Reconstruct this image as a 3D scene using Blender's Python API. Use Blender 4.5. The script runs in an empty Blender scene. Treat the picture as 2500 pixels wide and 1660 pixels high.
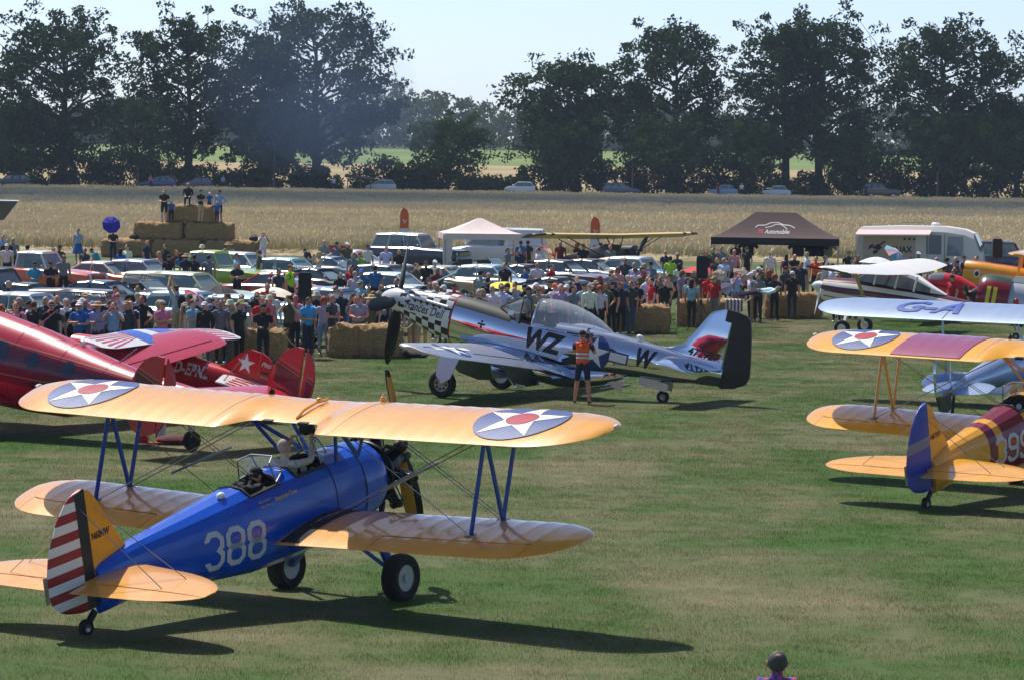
import bpy, bmesh, math, random
import numpy as np
from mathutils import Vector, Matrix
from mathutils.bvhtree import BVHTree
random.seed(7); RNG = np.random.default_rng(11)
R = math.radians
SC = bpy.context.scene
COL = SC.collection
# ---------------------------------------------------------------- camera
FPX, CAM_H, HORIZON, ROLL = 8400.0, 6.05, 362.0, R(.8)
PITCH = math.atan((830 - HORIZON) / FPX)
cam = bpy.data.cameras.new('camera'); cam_o = bpy.data.objects.new('camera', cam); COL.objects.link(cam_o)
cam.sensor_width = 36; cam.sensor_fit = 'HORIZONTAL'; cam.lens = FPX / 2500 * 36
cam.clip_start = .5; cam.clip_end = 12000
cam_o.matrix_world = Matrix.Translation((0, 0, CAM_H)) @ Matrix.Rotation(R(90) - PITCH, 4, 'X') @ Matrix.Rotation(ROLL, 4, 'Z')
SC.camera = cam_o
# ---------------------------------------------------------------- sky, sun, exposure
SUN = Vector((-.34, .52, 1.0)).normalized()
world = bpy.data.worlds.new('World'); SC.world = world; world.use_nodes = True
wn = world.node_tree; bg = wn.nodes['Background']
sky = wn.nodes.new('ShaderNodeTexSky'); sky.sky_type = 'NISHITA'; sky.sun_disc = False
sky.sun_elevation = math.asin(SUN.z); sky.sun_rotation = math.atan2(SUN.x, SUN.y)
sky.altitude = 60; sky.air_density = .42; sky.dust_density = .75; sky.ozone_density = 1.0
wn.links.new(sky.outputs[0], bg.inputs[0]); bg.inputs[1].default_value = .148
sl = bpy.data.lights.new('sun', 'SUN'); sl.energy = 4.3; sl.angle = R(.7); sl.color = (1, .955, .88)
sun_o = bpy.data.objects.new('sun', sl); COL.objects.link(sun_o)
sun_o.rotation_euler = SUN.to_track_quat('Z', 'Y').to_euler(); sun_o.location = (0, 0, 60)
SC.view_settings.view_transform = 'Standard'; SC.view_settings.look = 'None'
SC.view_settings.exposure = 0.28; SC.view_settings.gamma = 1.0; SC.view_settings.use_curve_mapping = False
SC.cycles.max_bounces = 6; SC.cycles.transparent_max_bounces = 10; SC.cycles.volume_bounces = 0; SC.cycles.use_adaptive_sampling = True; SC.cycles.adaptive_threshold = .02
# ---------------------------------------------------------------- picture measurements -> places on the ground
def ray(px, py):
    dx, dy = px - 1250, 830 - py
    c, s = math.cos(ROLL), math.sin(ROLL)
    X, Y = dx * c - dy * s, dx * s + dy * c
    cp, sp = math.cos(PITCH), math.sin(PITCH)
    return Vector((X, FPX * cp + Y * sp, -FPX * sp + Y * cp)) / (FPX * cp + Y * sp)
def gp(px, py, z=0.0):
    d = ray(px, py); return Vector((0, 0, CAM_H)) + d * ((z - CAM_H) / d.z)
def at(px, py, D): return Vector((0, 0, CAM_H)) + ray(px, py) * D
def px_at(x, D): return (x - 1250) / FPX * D      # metres to the side at distance D
# ---------------------------------------------------------------- materials
def L1(c): c /= 255.0; return c / 12.92 if c <= .04045 else ((c + .055) / 1.055) ** 2.4
def frange(a, b, n): return [a + (b - a) * i / n for i in range(n + 1)]
def C(r, g, b): return (L1(r), L1(g), L1(b), 1.0)
def newmat(name):
    m = bpy.data.materials.new(name); m.use_nodes = True
    nt = m.node_tree; return m, nt, nt.nodes['Principled BSDF']
def nd(nt, typ, **kw):
    n = nt.nodes.new(typ)
    for k, v in kw.items():
        if k.startswith('_'): n.inputs[k[1:]].default_value = v
        else: setattr(n, k, v)
    return n
def noise(nt, scale, detail=3, rough=.55, coord='Object', stretch=None):
    tc = nd(nt, 'ShaderNodeTexCoord'); n = nd(nt, 'ShaderNodeTexNoise')
    n.inputs['Scale'].default_value = scale; n.inputs['Detail'].default_value = detail; n.inputs['Roughness'].default_value = rough
    src = tc.outputs[coord]
    if stretch:
        mp = nd(nt, 'ShaderNodeMapping'); mp.inputs['Scale'].default_value = stretch
        nt.links.new(src, mp.inputs[0]); src = mp.outputs[0]
    nt.links.new(src, n.inputs['Vector']); return n
def vary(nt, bs, col, amt=.15, scale=3.0, src=None, detail=4):
    """base colour times a soft wear pattern"""
    n = noise(nt, scale, detail)
    mr = nd(nt, 'ShaderNodeMapRange'); mr.inputs['From Min'].default_value = .3; mr.inputs['From Max'].default_value = .7
    mr.inputs['To Min'].default_value = 1 - amt; mr.inputs['To Max'].default_value = 1 + amt * .6
    nt.links.new(n.outputs['Fac'], mr.inputs['Value'])
    mx = nd(nt, 'ShaderNodeVectorMath', operation='SCALE')
    if src is not None: nt.links.new(src, mx.inputs[0])
    else: mx.inputs[0].default_value = col[:3]
    nt.links.new(mr.outputs[0], mx.inputs['Scale']); nt.links.new(mx.outputs[0], bs.inputs['Base Color'])
def bump(nt, bs, scale, strength, dist=.01, detail=3, coord='Object', stretch=None):
    n = noise(nt, scale, detail, coord=coord, stretch=stretch)
    b = nd(nt, 'ShaderNodeBump'); b.inputs['Strength'].default_value = strength; b.inputs['Distance'].default_value = dist
    nt.links.new(n.outputs['Fac'], b.inputs['Height']); nt.links.new(b.outputs[0], bs.inputs['Normal'])
MC = {}
def M(name, col=None, rough=.5, metal=0.0, amt=.12, scale=2.5, bmp=None, coat=0.0, spec=.5, sub=0):
    if name in MC: return MC[name]
    m, nt, bs = newmat(name)
    bs.inputs['Base Color'].default_value = col; bs.inputs['Roughness'].default_value = rough; bs.inputs['Metallic'].default_value = metal
    bs.inputs['Coat Weight'].default_value = coat; bs.inputs['Coat Roughness'].default_value = .08
    bs.inputs['Specular IOR Level'].default_value = spec
    if amt: vary(nt, bs, col, amt, scale)
    if bmp: bump(nt, bs, *bmp)
    MC[name] = m; return m
def MA(name, prop, rough=.8, amt=.15, scale=6, coat=0.0, metal=0, bmp=None, sheen=0):
    """a material whose colour is the thing's own colour property"""
    if name in MC: return MC[name]
    m, nt, bs = newmat(name)
    a = nd(nt, 'ShaderNodeAttribute', attribute_type='OBJECT', attribute_name=prop)
    bs.inputs['Roughness'].default_value = rough; bs.inputs['Coat Weight'].default_value = coat; bs.inputs['Metallic'].default_value = metal
    bs.inputs['Coat Roughness'].default_value = .06; bs.inputs['Sheen Weight'].default_value = sheen
    vary(nt, bs, None, amt, scale, a.outputs['Color'])
    if bmp: bump(nt, bs, *bmp)
    MC[name] = m; return m
def glassmat(name, col=(.75, .85, .88, 1), rough=.03, alpha=.35):
    if name in MC: return MC[name]
    m, nt, bs = newmat(name)
    bs.inputs['Base Color'].default_value = col; bs.inputs['Roughness'].default_value = rough; bs.inputs['Alpha'].default_value = alpha
    bs.inputs['Specular IOR Level'].default_value = .8
    MC[name] = m; return m
# ---------------------------------------------------------------- mesh builder
class MB:
    def __init__(s): s.v = []; s.f = []; s.m = []
    def add(s, vs, fs, m=0):
        o = len(s.v); s.v += [tuple(v) for v in vs]
        for i, f in enumerate(fs): s.f.append(tuple(a + o for a in f)); s.m.append(m[i] if isinstance(m, (list, tuple)) else m)
        return s
    def box(s, c, d, m=0, rz=0, mat=None):
        hx, hy, hz = d[0] / 2, d[1] / 2, d[2] / 2
        vs = [Vector((x, y, z)) for x in (-hx, hx) for y in (-hy, hy) for z in (-hz, hz)]
        T = mat if mat is not None else Matrix.Rotation(rz, 4, 'Z')
        vs = [T @ v + Vector(c) for v in vs]
        return s.add(vs, [(0, 1, 3, 2), (4, 6, 7, 5), (0, 4, 5, 1), (2, 3, 7, 6), (0, 2, 6, 4), (1, 5, 7, 3)], m)
    def loft(s, rings, m=0, cap=(True, True), closed=True, mf=None):
        n = len(rings[0]); vs = [p for r in rings for p in r]; fs = []; ms = []
        for i in range(len(rings) - 1):
            for j in range(n if closed else n - 1):
                k = (j + 1) % n
                mm = mf(i, j) if mf else m
                if mm < 0: continue
                fs.append((i * n + j, i * n + k, (i + 1) * n + k, (i + 1) * n + j)); ms.append(mm)
        if cap[0]: fs.append(tuple(range(n - 1, -1, -1))); ms.append(max(0, mf(0, 0)) if mf else m)
        if cap[1]: fs.append(tuple(range((len(rings) - 1) * n, len(rings) * n))); ms.append(max(0, mf(len(rings) - 2, 0)) if mf else m)
        return s.add(vs, fs, ms)
    def tube(s, pts, rad, n=8, m=0, cap=True):
        pts = [Vector(p) for p in pts]
        if not isinstance(rad, (list, tuple)): rad = [rad] * len(pts)
        rings = []; up = None
        for i, p in enumerate(pts):
            d = (pts[min(i + 1, len(pts) - 1)] - pts[max(i - 1, 0)]).normalized()
            if up is None: up = Vector((0, 0, 1)) if abs(d.z) < .9 else Vector((1, 0, 0))
            a = d.cross(up).normalized(); b = a.cross(d).normalized(); up = b
            rr = rad[i]; ra, rb = (rr if isinstance(rr, tuple) else (rr, rr))
            rings.append([p + a * (ra * math.cos(2 * math.pi * k / n)) + b * (rb * math.sin(2 * math.pi * k / n)) for k in range(n)])
        return s.loft(rings, m, (cap, cap))
    def lathe(s, prof, origin=(0, 0, 0), axis=(0, 0, 1), n=16, m=0, cap=(False, False), mf=None):
        ax = Vector(axis).normalized(); t = Vector((0, 0, 1)) if abs(ax.z) < .9 else Vector((1, 0, 0))
        a = ax.cross(t).normalized(); b = ax.cross(a); o = Vector(origin)
        rings = [[o + ax * h + a * (r * math.cos(2 * math.pi * k / n)) + b * (r * math.sin(2 * math.pi * k / n)) for k in range(n)] for r, h in prof]
        return s.loft(rings, m, cap, mf=mf)
    def ell(s, c, r, m=0, nu=10, nv=7, T=None):
        c = Vector(c); rings = []
        for i in range(nv + 1):
            ph = math.pi * (i / nv * .98 + .01)
            ring = [Vector((r[0] * math.sin(ph) * math.cos(2 * math.pi * k / nu), r[1] * math.sin(ph) * math.sin(2 * math.pi * k / nu), -r[2] * math.cos(ph))) for k in range(nu)]
            rings.append([(T @ p if T else p) + c for p in ring])
        return s.loft(rings, m)
    def prism(s, poly, off, m=0):
        """polygon (3-D points) extruded by the vector off"""
        n = len(poly); o = Vector(off); vs = [Vector(p) for p in poly] + [Vector(p) + o for p in poly]
        fs = [tuple(range(n - 1, -1, -1)), tuple(range(n, 2 * n))] + [(i, (i + 1) % n, n + (i + 1) % n, n + i) for i in range(n)]
        return s.add(vs, fs, m)
    def xf(s, T): s.v = [tuple(T @ Vector(v)) for v in s.v]; return s
    def mesh(s, name, smooth=35):
        me = bpy.data.meshes.new(name); me.from_pydata(s.v, [], s.f)
        me.polygons.foreach_set('material_index', s.m)
        if smooth is not None:
            me.polygons.foreach_set('use_smooth', [True] * len(me.polygons))
            me.set_sharp_from_angle(angle=R(smooth))
        me.validate(); me.update(); return me
def setp(o, label=None, cat=None, group=None, kind=None):
    if label: o['label'] = label
    if cat: o['category'] = cat
    if group: o['group'] = group
    if kind: o['kind'] = kind
    return o
def mk(name, mb, mats, parent=None, smooth=35, label=None, cat=None, group=None, kind=None):
    me = mb if isinstance(mb, bpy.types.Mesh) else mb.mesh(name, smooth)
    if not isinstance(mats, (list, tuple)): mats = [mats]
    if not me.materials:
        for m in mats: me.materials.append(m)
    o = bpy.data.objects.new(name, me); COL.objects.link(o)
    if parent: o.parent = parent
    return setp(o, label, cat, group, kind)
def empty(name, loc=(0, 0, 0), rz=0.0, label=None, cat=None, group=None, mat=None):
    o = bpy.data.objects.new(name, None); COL.objects.link(o); o.empty_display_size = .3
    if mat is not None: o.matrix_world = mat
    else: o.location = loc; o.rotation_euler = (0, 0, rz)
    return setp(o, label, cat, group)
def copy_tree(o, parent=None):
    c = o.copy(); COL.objects.link(c); c.parent = parent
    for ch in o.children: copy_tree(ch, c)
    return c
# ---------------------------------------------------------------- lettering and marks (flat print laid on a surface)
TEXTS = {}
def prepare_texts(lst):
    obs = []
    for key, body, shear, off in lst:
        cu = bpy.data.curves.new('t', 'FONT'); cu.body = body; cu.shear = shear; cu.offset = off; cu.resolution_u = 3
        ob = bpy.data.objects.new('t', cu); COL.objects.link(ob); obs.append((key, ob))
    bpy.context.view_layer.update(); dg = bpy.context.evaluated_depsgraph_get()
    for key, ob in obs:
        me = bpy.data.meshes.new_from_object(ob.evaluated_get(dg))
        v = np.array([tuple(x.co) for x in me.vertices]); fs = [tuple(p.vertices) for p in me.polygons]
        v[:, 0] -= v[:, 0].min(); v[:, 1] -= v[:, 1].min()
        TEXTS[key] = (v[:, :2] / max(v[:, 0].max(), 1e-6), fs, v[:, 1].max() / v[:, 0].max()); bpy.data.meshes.remove(me)
    for key, ob in obs: cu = ob.data; bpy.data.objects.remove(ob); bpy.data.curves.remove(cu)
def textgeo(key, width, height=None):
    v, f, asp = TEXTS[key]; v = v.copy(); w = width; h = height if height else width * asp
    return np.c_[v[:, 0] * w, v[:, 1] / asp * h], f
def stroke(pts, w, closed=False):
    """mitred band along a 2-D polyline -> list of quads"""
    P = [np.array(p, float) for p in pts]; n = len(P); out = []; offs = []
    for i in range(n):
        a = P[(i - 1) % n] if (closed or i > 0) else P[i]; b = P[(i + 1) % n] if (closed or i < n - 1) else P[i]
        d1 = P[i] - a; d2 = b - P[i]
        if np.linalg.norm(d1) < 1e-9: d1 = d2
        if np.linalg.norm(d2) < 1e-9: d2 = d1
        d1 = d1 / np.linalg.norm(d1); d2 = d2 / np.linalg.norm(d2)
        n1 = np.array([-d1[1], d1[0]]); n2 = np.array([-d2[1], d2[0]]); mvec = n1 + n2; mvec /= max(np.linalg.norm(mvec), .3)
        offs.append(mvec * (w / 2) / max(mvec @ n1, .4))
    for i in range(n if closed else n - 1):
        k = (i + 1) % n; out.append([P[i] + offs[i], P[k] + offs[k], P[k] - offs[k], P[i] - offs[i]])
    return out
def star_pts(r, rot=math.pi / 2, ratio=.382):
    return [(r * (1 if i % 2 == 0 else ratio) * math.cos(rot + i * math.pi / 5), r * (1 if i % 2 == 0 else ratio) * math.sin(rot + i * math.pi / 5)) for i in range(10)]
def circle_pts(r, n=28, c=(0, 0)): return [(c[0] + r * math.cos(2 * math.pi * i / n), c[1] + r * math.sin(2 * math.pi * i / n)) for i in range(n)]
def decal(name, polys, mapf, mat, parent, cut=None, geo=None):
    """2-D polygons cut to a grid and laid on a surface by mapf(u,v)->3-D"""
    bm = bmesh.new()
    if geo is not None:
        vs = [bm.verts.new((p[0], p[1], 0)) for p in geo[0]]
        for f in geo[1]:
            try: bm.faces.new([vs[i] for i in f])
            except ValueError: pass
    for poly in (polys or []): bm.faces.new([bm.verts.new((p[0], p[1], 0)) for p in poly])
    if polys: bmesh.ops.triangulate(bm, faces=bm.faces[:])
    if cut:
        xs = [v.co.x for v in bm.verts]; ys = [v.co.y for v in bm.verts]
        for ax, lo, hi in ((0, min(xs), max(xs)), (1, min(ys), max(ys))):
            k = math.floor(lo / cut) + 1
            while k * cut < hi:
                co = [0, 0, 0]; no = [0, 0, 0]; co[ax] = k * cut; no[ax] = 1
                bmesh.ops.bisect_plane(bm, geom=bm.verts[:] + bm.edges[:] + bm.faces[:], plane_co=co, plane_no=no); k += 1
    for v in bm.verts: v.co = mapf(v.co.x, v.co.y)
    bmesh.ops.recalc_face_normals(bm, faces=bm.faces[:])
    me = bpy.data.meshes.new(name); bm.to_mesh(me); bm.free(); me.materials.append(mat)
    me.polygons.foreach_set('use_smooth', [True] * len(me.polygons))
    o = bpy.data.objects.new(name, me); COL.objects.link(o); o.parent = parent; return o
def bvh_of(mb): return BVHTree.FromPolygons([tuple(v) for v in mb.v], mb.f)
def onto(bvh, origin, eu, ev, direction, off=.004):
    """map (u,v) to the first hit of a ray from origin+u*eu+v*ev along direction"""
    origin, eu, ev, d = Vector(origin), Vector(eu), Vector(ev), Vector(direction).normalized()
    def f(u, v):
        o = origin + eu * u + ev * v; h = bvh.ray_cast(o, d, 20)
        if h[0] is None: h = bvh.find_nearest(o + d * 1.0); return h[0] - d * off
        return h[0] - d * off
    return f
def gn_scatter(name, pts, rots, scales, src, mats=None, kind='stuff'):
    """one object that repeats a clump at many points (uncountable cover)"""
    me = bpy.data.meshes.new(name); me.from_pydata([tuple(p) for p in pts], [], [])
    a = me.attributes.new('rz', 'FLOAT', 'POINT'); a.data.foreach_set('value', np.asarray(rots, np.float32))
    b = me.attributes.new('sz', 'FLOAT', 'POINT'); b.data.foreach_set('value', np.asarray(scales, np.float32))
    o = bpy.data.objects.new(name, me); COL.objects.link(o)
    ng = bpy.data.node_groups.new(name, 'GeometryNodeTree')
    ng.interface.new_socket('Geometry', in_out='INPUT', socket_type='NodeSocketGeometry')
    ng.interface.new_socket('Geometry', in_out='OUTPUT', socket_type='NodeSocketGeometry')
    N = ng.nodes.new; gi, go, ip, oi, cx = N('NodeGroupInput'), N('NodeGroupOutput'), N('GeometryNodeInstanceOnPoints'), N('GeometryNodeObjectInfo'), N('ShaderNodeCombineXYZ')
    ar, as_ = N('GeometryNodeInputNamedAttribute'), N('GeometryNodeInputNamedAttribute')
    ar.data_type = as_.data_type = 'FLOAT'; ar.inputs['Name'].default_value = 'rz'; as_.inputs['Name'].default_value = 'sz'
    oi.inputs['Object'].default_value = src; oi.transform_space = 'ORIGINAL'
    K = ng.links.new
    K(gi.outputs[0], ip.inputs['Points']); K(oi.outputs['Geometry'], ip.inputs['Instance']); K(ar.outputs['Attribute'], cx.inputs['Z'])
    K(cx.outputs[0], ip.inputs['Rotation']); K(as_.outputs['Attribute'], ip.inputs['Scale']); K(ip.outputs[0], go.inputs[0])
    md = o.modifiers.new('scatter', 'NODES'); md.node_group = ng; o['kind'] = kind; return o
prepare_texts([('N60HW', 'N60HW', .15, .03), ('N67193', 'N67193', .15, .03), ('name', 'Stearmin-Crew', .3, .02), ('Frances', 'Frances Dell', .35, .012), ('WZ', 'WZ', .2, .05), ('W', 'W', .2, .05),
    ('472927', '472927', .15, .035), ('DEPNL', 'D-EPNL', 0, .04), ('Pitts', 'Pitts', .35, .02), ('GA', 'G-A', .25, .03), ('PS', 'PS', .2, .03), ('Auto', 'Automobile', .2, .01),
    ('url', 'www.psautomobile.de', .2, .01), ('QUAX', 'QUAX', 0, .03), ('REMOVE', 'REMOVE', 0, .02), ('ESMART', 'REMOVE', 0, .0), ('BOSS', 'CLUB', 0, .05), ('crew', 'Albert Manfred', .3, .01), ('U', 'NAVY', .2, .04)])
# ---------------------------------------------------------------- figures: one continuous body per pose
SKIN = MA('skin', 'skin', .6, .08, 20); SHIRT = MA('shirt_cloth', 'shirt', .85, .22, 9, bmp=(14, .5, .02, 3)); PANTS = MA('trouser_cloth', 'pants', .9, .2, 9, bmp=(12, .5, .02, 3)); SHOE = MA('shoe_leather', 'shoe', .7, .2, 9); HAIR = MA('hair', 'hair', .7, .3, 30, bmp=(60, .8, .01, 3)); HATM = MA('hat_cloth', 'hat', .85, .15, 20)
EYE = M('eye_and_mouth', C(70, 42, 36), .6)
def fingers(add, wr, d, n, spread=.012, curl=.35, L=.085):
    """palm and five separate fingers from the wrist wr along d, palm normal n"""
    d = Vector(d).normalized(); n = Vector(n).normalized(); s = d.cross(n).normalized(); wr = Vector(wr)
    add('hand', [wr - d * .02, wr + d * .045, wr + d * .085], [(.026, .026), (.036, .021), (.034, .018)])
    for k, (o, l) in enumerate(((-1.5, .8), (-.5, .98), (.5, 1.0), (1.5, .85))):
        b = wr + d * .08 + s * (o * .0195); k1 = b + d * (L * l * .45) + s * (o * spread * .3) - n * (.01 * curl); k2 = k1 + d * (L * l * .3) * (1 - curl * .5) - n * (.03 * curl); k3 = k2 + d * (L * l * .25) * (1 - curl) - n * (.035 * curl); add('hand', [b, k1, k2, k3], [.0098, .0094, .0088, .0075])
    t = wr + d * .025 - s * .03; add('hand', [t, t + d * .035 - s * .025 - n * .01, t + d * .062 - s * .032 - n * .022], [.013, .011, .009])
def figure_parts(P):
    """P: joints of the pose -> list of (region, points, radii)"""
    out = []
    def add(reg, pts, rad): out.append((reg, [Vector(p) for p in pts], rad))
    pel, ch, nk, hd = (Vector(P[k]) for k in ('pel', 'ch', 'nk', 'hd')); up = (nk - pel).normalized()
    add('torso', [pel - up * .06, pel + up * .04, pel.lerp(ch, .5), ch, ch.lerp(nk, .55), nk - up * .055], [(.105, .150), (.115, .165), (.105, .148), (.118, .172), (.098, .165), (.055, .085)])
    add('neck', [nk - up * .05, nk.lerp(hd, .6)], [.062, .056])
    f = Vector(P.get('look', (0, -1, 0))).normalized(); r = f.cross(Vector((0, 0, 1))).normalized(); u = r.cross(f)
    out.append(('head', (hd, (.076, .094, .115), (r, -f, u)), None)); out.append(('head', (hd + f * .012 - u * .055, (.056, .070, .062), (r, -f, u)), None))
    add('head', [hd + f * .085 + u * .012, hd + f * .112 - u * .022, hd + f * .095 - u * .03], [.010, .016, .012])
    for s in (-1, 1): out.append(('head', (hd + r * (s * .078) - f * .012 - u * .008, (.012, .024, .034), (r, -f, u)), None))
    for s, k in ((-1, 'r'), (1, 'l')):
        sh, el, wr = Vector(P['sh' + k]), Vector(P['el' + k]), Vector(P['wr' + k]); add('shoulder', [ch.lerp(nk, .5) + (sh - ch.lerp(nk, .5)) * .45, sh], [.075, .062]); add('uarm', [sh, sh.lerp(el, .5), el], [.060, .052, .042]); add('farm', [el, el.lerp(wr, .35), wr], [.042, .043, .028])
        d = (wr - el); n = Vector(P.get('pn' + k, (0, 1, 0))); n = (n - d.normalized() * n.dot(d.normalized())); n = n if n.length > .1 else Vector((1, 0, 0)); fingers(add, wr, d, n)
        hp, kn, an = Vector(P['hp' + k]), Vector(P['kn' + k]), Vector(P['an' + k]); add('thigh', [hp + (pel - hp) * .2, hp.lerp(kn, .3), hp.lerp(kn, .7), kn], [.092, .086, .070, .058]); add('shin', [kn, kn.lerp(an, .35), an], [.057, .056, .038]); t = Vector(P.get('to' + k, (an.x * 1.06, an.y - .16, an.z - .045))); fd = (t - an); add('shoe', [an + Vector((0, .035, -.045)), an.lerp(t, .45) + Vector((0, 0, -.01)), t], [(.042, .038), (.044, .035), (.036, .024)])
    return out
def std(**k):
    P = dict(pel=(0, 0, .96), ch=(0, .0, 1.28), nk=(0, .005, 1.475), hd=(0, -.02, 1.622), shr=(-.195, 0, 1.415), shl=(.195, 0, 1.415), elr=(-.245, .03, 1.13), ell=(.245, .03, 1.13), wrr=(-.25, -.05, .89), wrl=(.25, -.05, .89), hpr=(-.092, 0, .93), hpl=(.092, 0, .93), knr=(-.10, -.015, .50), knl=(.10, -.015, .50), anr=(-.105, .02, .09), anl=(.105, .02, .09), pnr=(1, 0, 0), pnl=(-1, 0, 0)); P.update(k); return P
POSES = {
 'stand': std(), 'crossed': std(elr=(-.27, -.06, 1.17), ell=(.27, -.06, 1.17), wrr=(-.02, -.21, 1.20), wrl=(.03, -.19, 1.14), pnr=(0, 1, 0), pnl=(0, 1, 0)),
 'photo': std(elr=(-.27, -.17, 1.24), ell=(.27, -.17, 1.24), wrr=(-.09, -.20, 1.52), wrl=(.09, -.20, 1.52), pnr=(1, 0, 0), pnl=(-1, 0, 0)), 'phone': std(elr=(-.25, .0, 1.14), ell=(.25, .0, 1.14), wrr=(-.08, -.26, 1.12), wrl=(.08, -.26, 1.10), pnr=(0, 0, -1), pnl=(0, 0, -1), hd=(0, -.035, 1.615), look=(0, -1, -.25)),
 'hip': std(ell=(.36, .07, 1.16), wrl=(.20, -.03, 1.02), anl=(.15, .0, .09), knl=(.13, -.03, .5)), 'shade': std(ell=(.30, -.12, 1.36), wrl=(.13, -.15, 1.60), pnl=(0, 0, 1)), 'overhead': std(elr=(-.24, -.12, 1.66), ell=(.24, -.12, 1.66), wrr=(-.10, -.16, 1.90), wrl=(.10, -.16, 1.90), look=(0, -1, .1)),
 'walk': std(knr=(-.09, -.13, .52), anr=(-.09, .0, .10), knl=(.09, .05, .49), anl=(.09, .22, .13), elr=(-.25, .09, 1.14), wrr=(-.25, .08, .90), ell=(.25, -.03, 1.13), wrl=(.25, -.19, .94)),
 'sit': std(knr=(-.12, -.42, .92), knl=(.12, -.42, .92), anr=(-.12, -.46, .50), anl=(.12, -.44, .50), elr=(-.25, -.05, 1.14), ell=(.25, -.05, 1.14), wrr=(-.14, -.28, 1.05), wrl=(.14, -.28, 1.05), pnr=(0, 0, 1), pnl=(0, 0, 1)),
 'video': std(elr=(-.27, -.10, 1.20), ell=(.27, -.20, 1.24), wrr=(-.14, -.22, 1.50), wrl=(.05, -.32, 1.44), anr=(-.19, .06, .09), knr=(-.14, .0, .5), anl=(.19, -.04, .09), knl=(.14, -.04, .5), hd=(.02, -.03, 1.62)),
 'reach': std(knr=(-.12, -.42, .92), knl=(.12, -.42, .92), anr=(-.12, -.46, .50), anl=(.12, -.44, .50), elr=(-.27, -.22, 1.42), ell=(.24, -.24, 1.40), wrr=(-.14, -.42, 1.62), wrl=(.10, -.24, 1.60), look=(.25, -1, .05)),
 'ground': std(knr=(-.16, -.40, 1.12), knl=(.16, -.40, 1.12), anr=(-.15, -.70, .96), anl=(.15, -.70, .96), wrr=(-.22, -.30, 1.12), wrl=(.22, -.30, 1.12)),
 'stoop': std(pel=(0, .02, .96), ch=(0, -.12, 1.24), nk=(0, -.20, 1.38), hd=(0, -.30, 1.45), shr=(-.195, -.17, 1.34), shl=(.195, -.17, 1.34), elr=(-.25, -.22, 1.08), ell=(.25, -.22, 1.08), wrr=(-.12, -.36, 1.0), wrl=(.12, -.36, 1.0), look=(0, -.8, -.6), knr=(-.12, -.42, .92), knl=(.12, -.42, .92), anr=(-.12, -.46, .50), anl=(.12, -.44, .50))}
BODY = {}
def build_bodies():
    obs = []
    for key, P in POSES.items():
        parts = figure_parts(P); mb = MB(); caps = []
        for reg, g, rad in parts:
            if rad is None:
                c, r_, ax = g; T = Matrix((ax[0], ax[1], ax[2])).transposed(); mb.ell(c, r_, 0, 14, 9, T); caps.append((reg, c - ax[2] * r_[2] * .4, c + ax[2] * r_[2] * .4, min(r_[0], r_[1])))
            else:
                mb.tube(g, rad, 10); rr = rad if isinstance(rad, list) else [rad] * len(g)
                for a, b, ra, rb in zip(g, g[1:], rr, rr[1:]): ra = sum(ra) / 2 if isinstance(ra, tuple) else ra; rb = sum(rb) / 2 if isinstance(rb, tuple) else rb; caps.append((reg, a, b, (ra + rb) / 2))
        me = mb.mesh('b', None); o = bpy.data.objects.new('b', me); COL.objects.link(o)
        m = o.modifiers.new('r', 'REMESH'); m.mode = 'VOXEL'; m.voxel_size = .0105; s = o.modifiers.new('s', 'SMOOTH'); s.factor = .5; s.iterations = 3; d = o.modifiers.new('d', 'DECIMATE'); d.ratio = .16; obs.append((key, o, caps, P))
    bpy.context.view_layer.update(); dg = bpy.context.evaluated_depsgraph_get()
    for key, o, caps, P in obs:
        me = bpy.data.meshes.new_from_object(o.evaluated_get(dg)); n = len(me.polygons); cen = np.empty(n * 3); me.polygons.foreach_get('center', cen); cen = cen.reshape(-1, 3)
        best = np.full(n, 1e9); reg = np.zeros(n, int); tt = np.zeros(n); names = ['torso', 'neck', 'head', 'shoulder', 'uarm', 'farm', 'hand', 'thigh', 'shin', 'shoe']
        for rg_, a, b, r in caps:
            a = np.array(a); b = np.array(b); ab = b - a; t = np.clip(((cen - a) @ ab) / max(ab @ ab, 1e-9), 0, 1); dd = np.linalg.norm(cen - a - t[:, None] * ab, axis=1) - r; w = dd < best; best[w] = dd[w]; reg[w] = names.index(rg_)
        BODY[key] = (me, cen, reg, P)
    for key, o, caps, P in obs: m_ = o.data; bpy.data.objects.remove(o); bpy.data.meshes.remove(m_)
BVAR = {}
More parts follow.
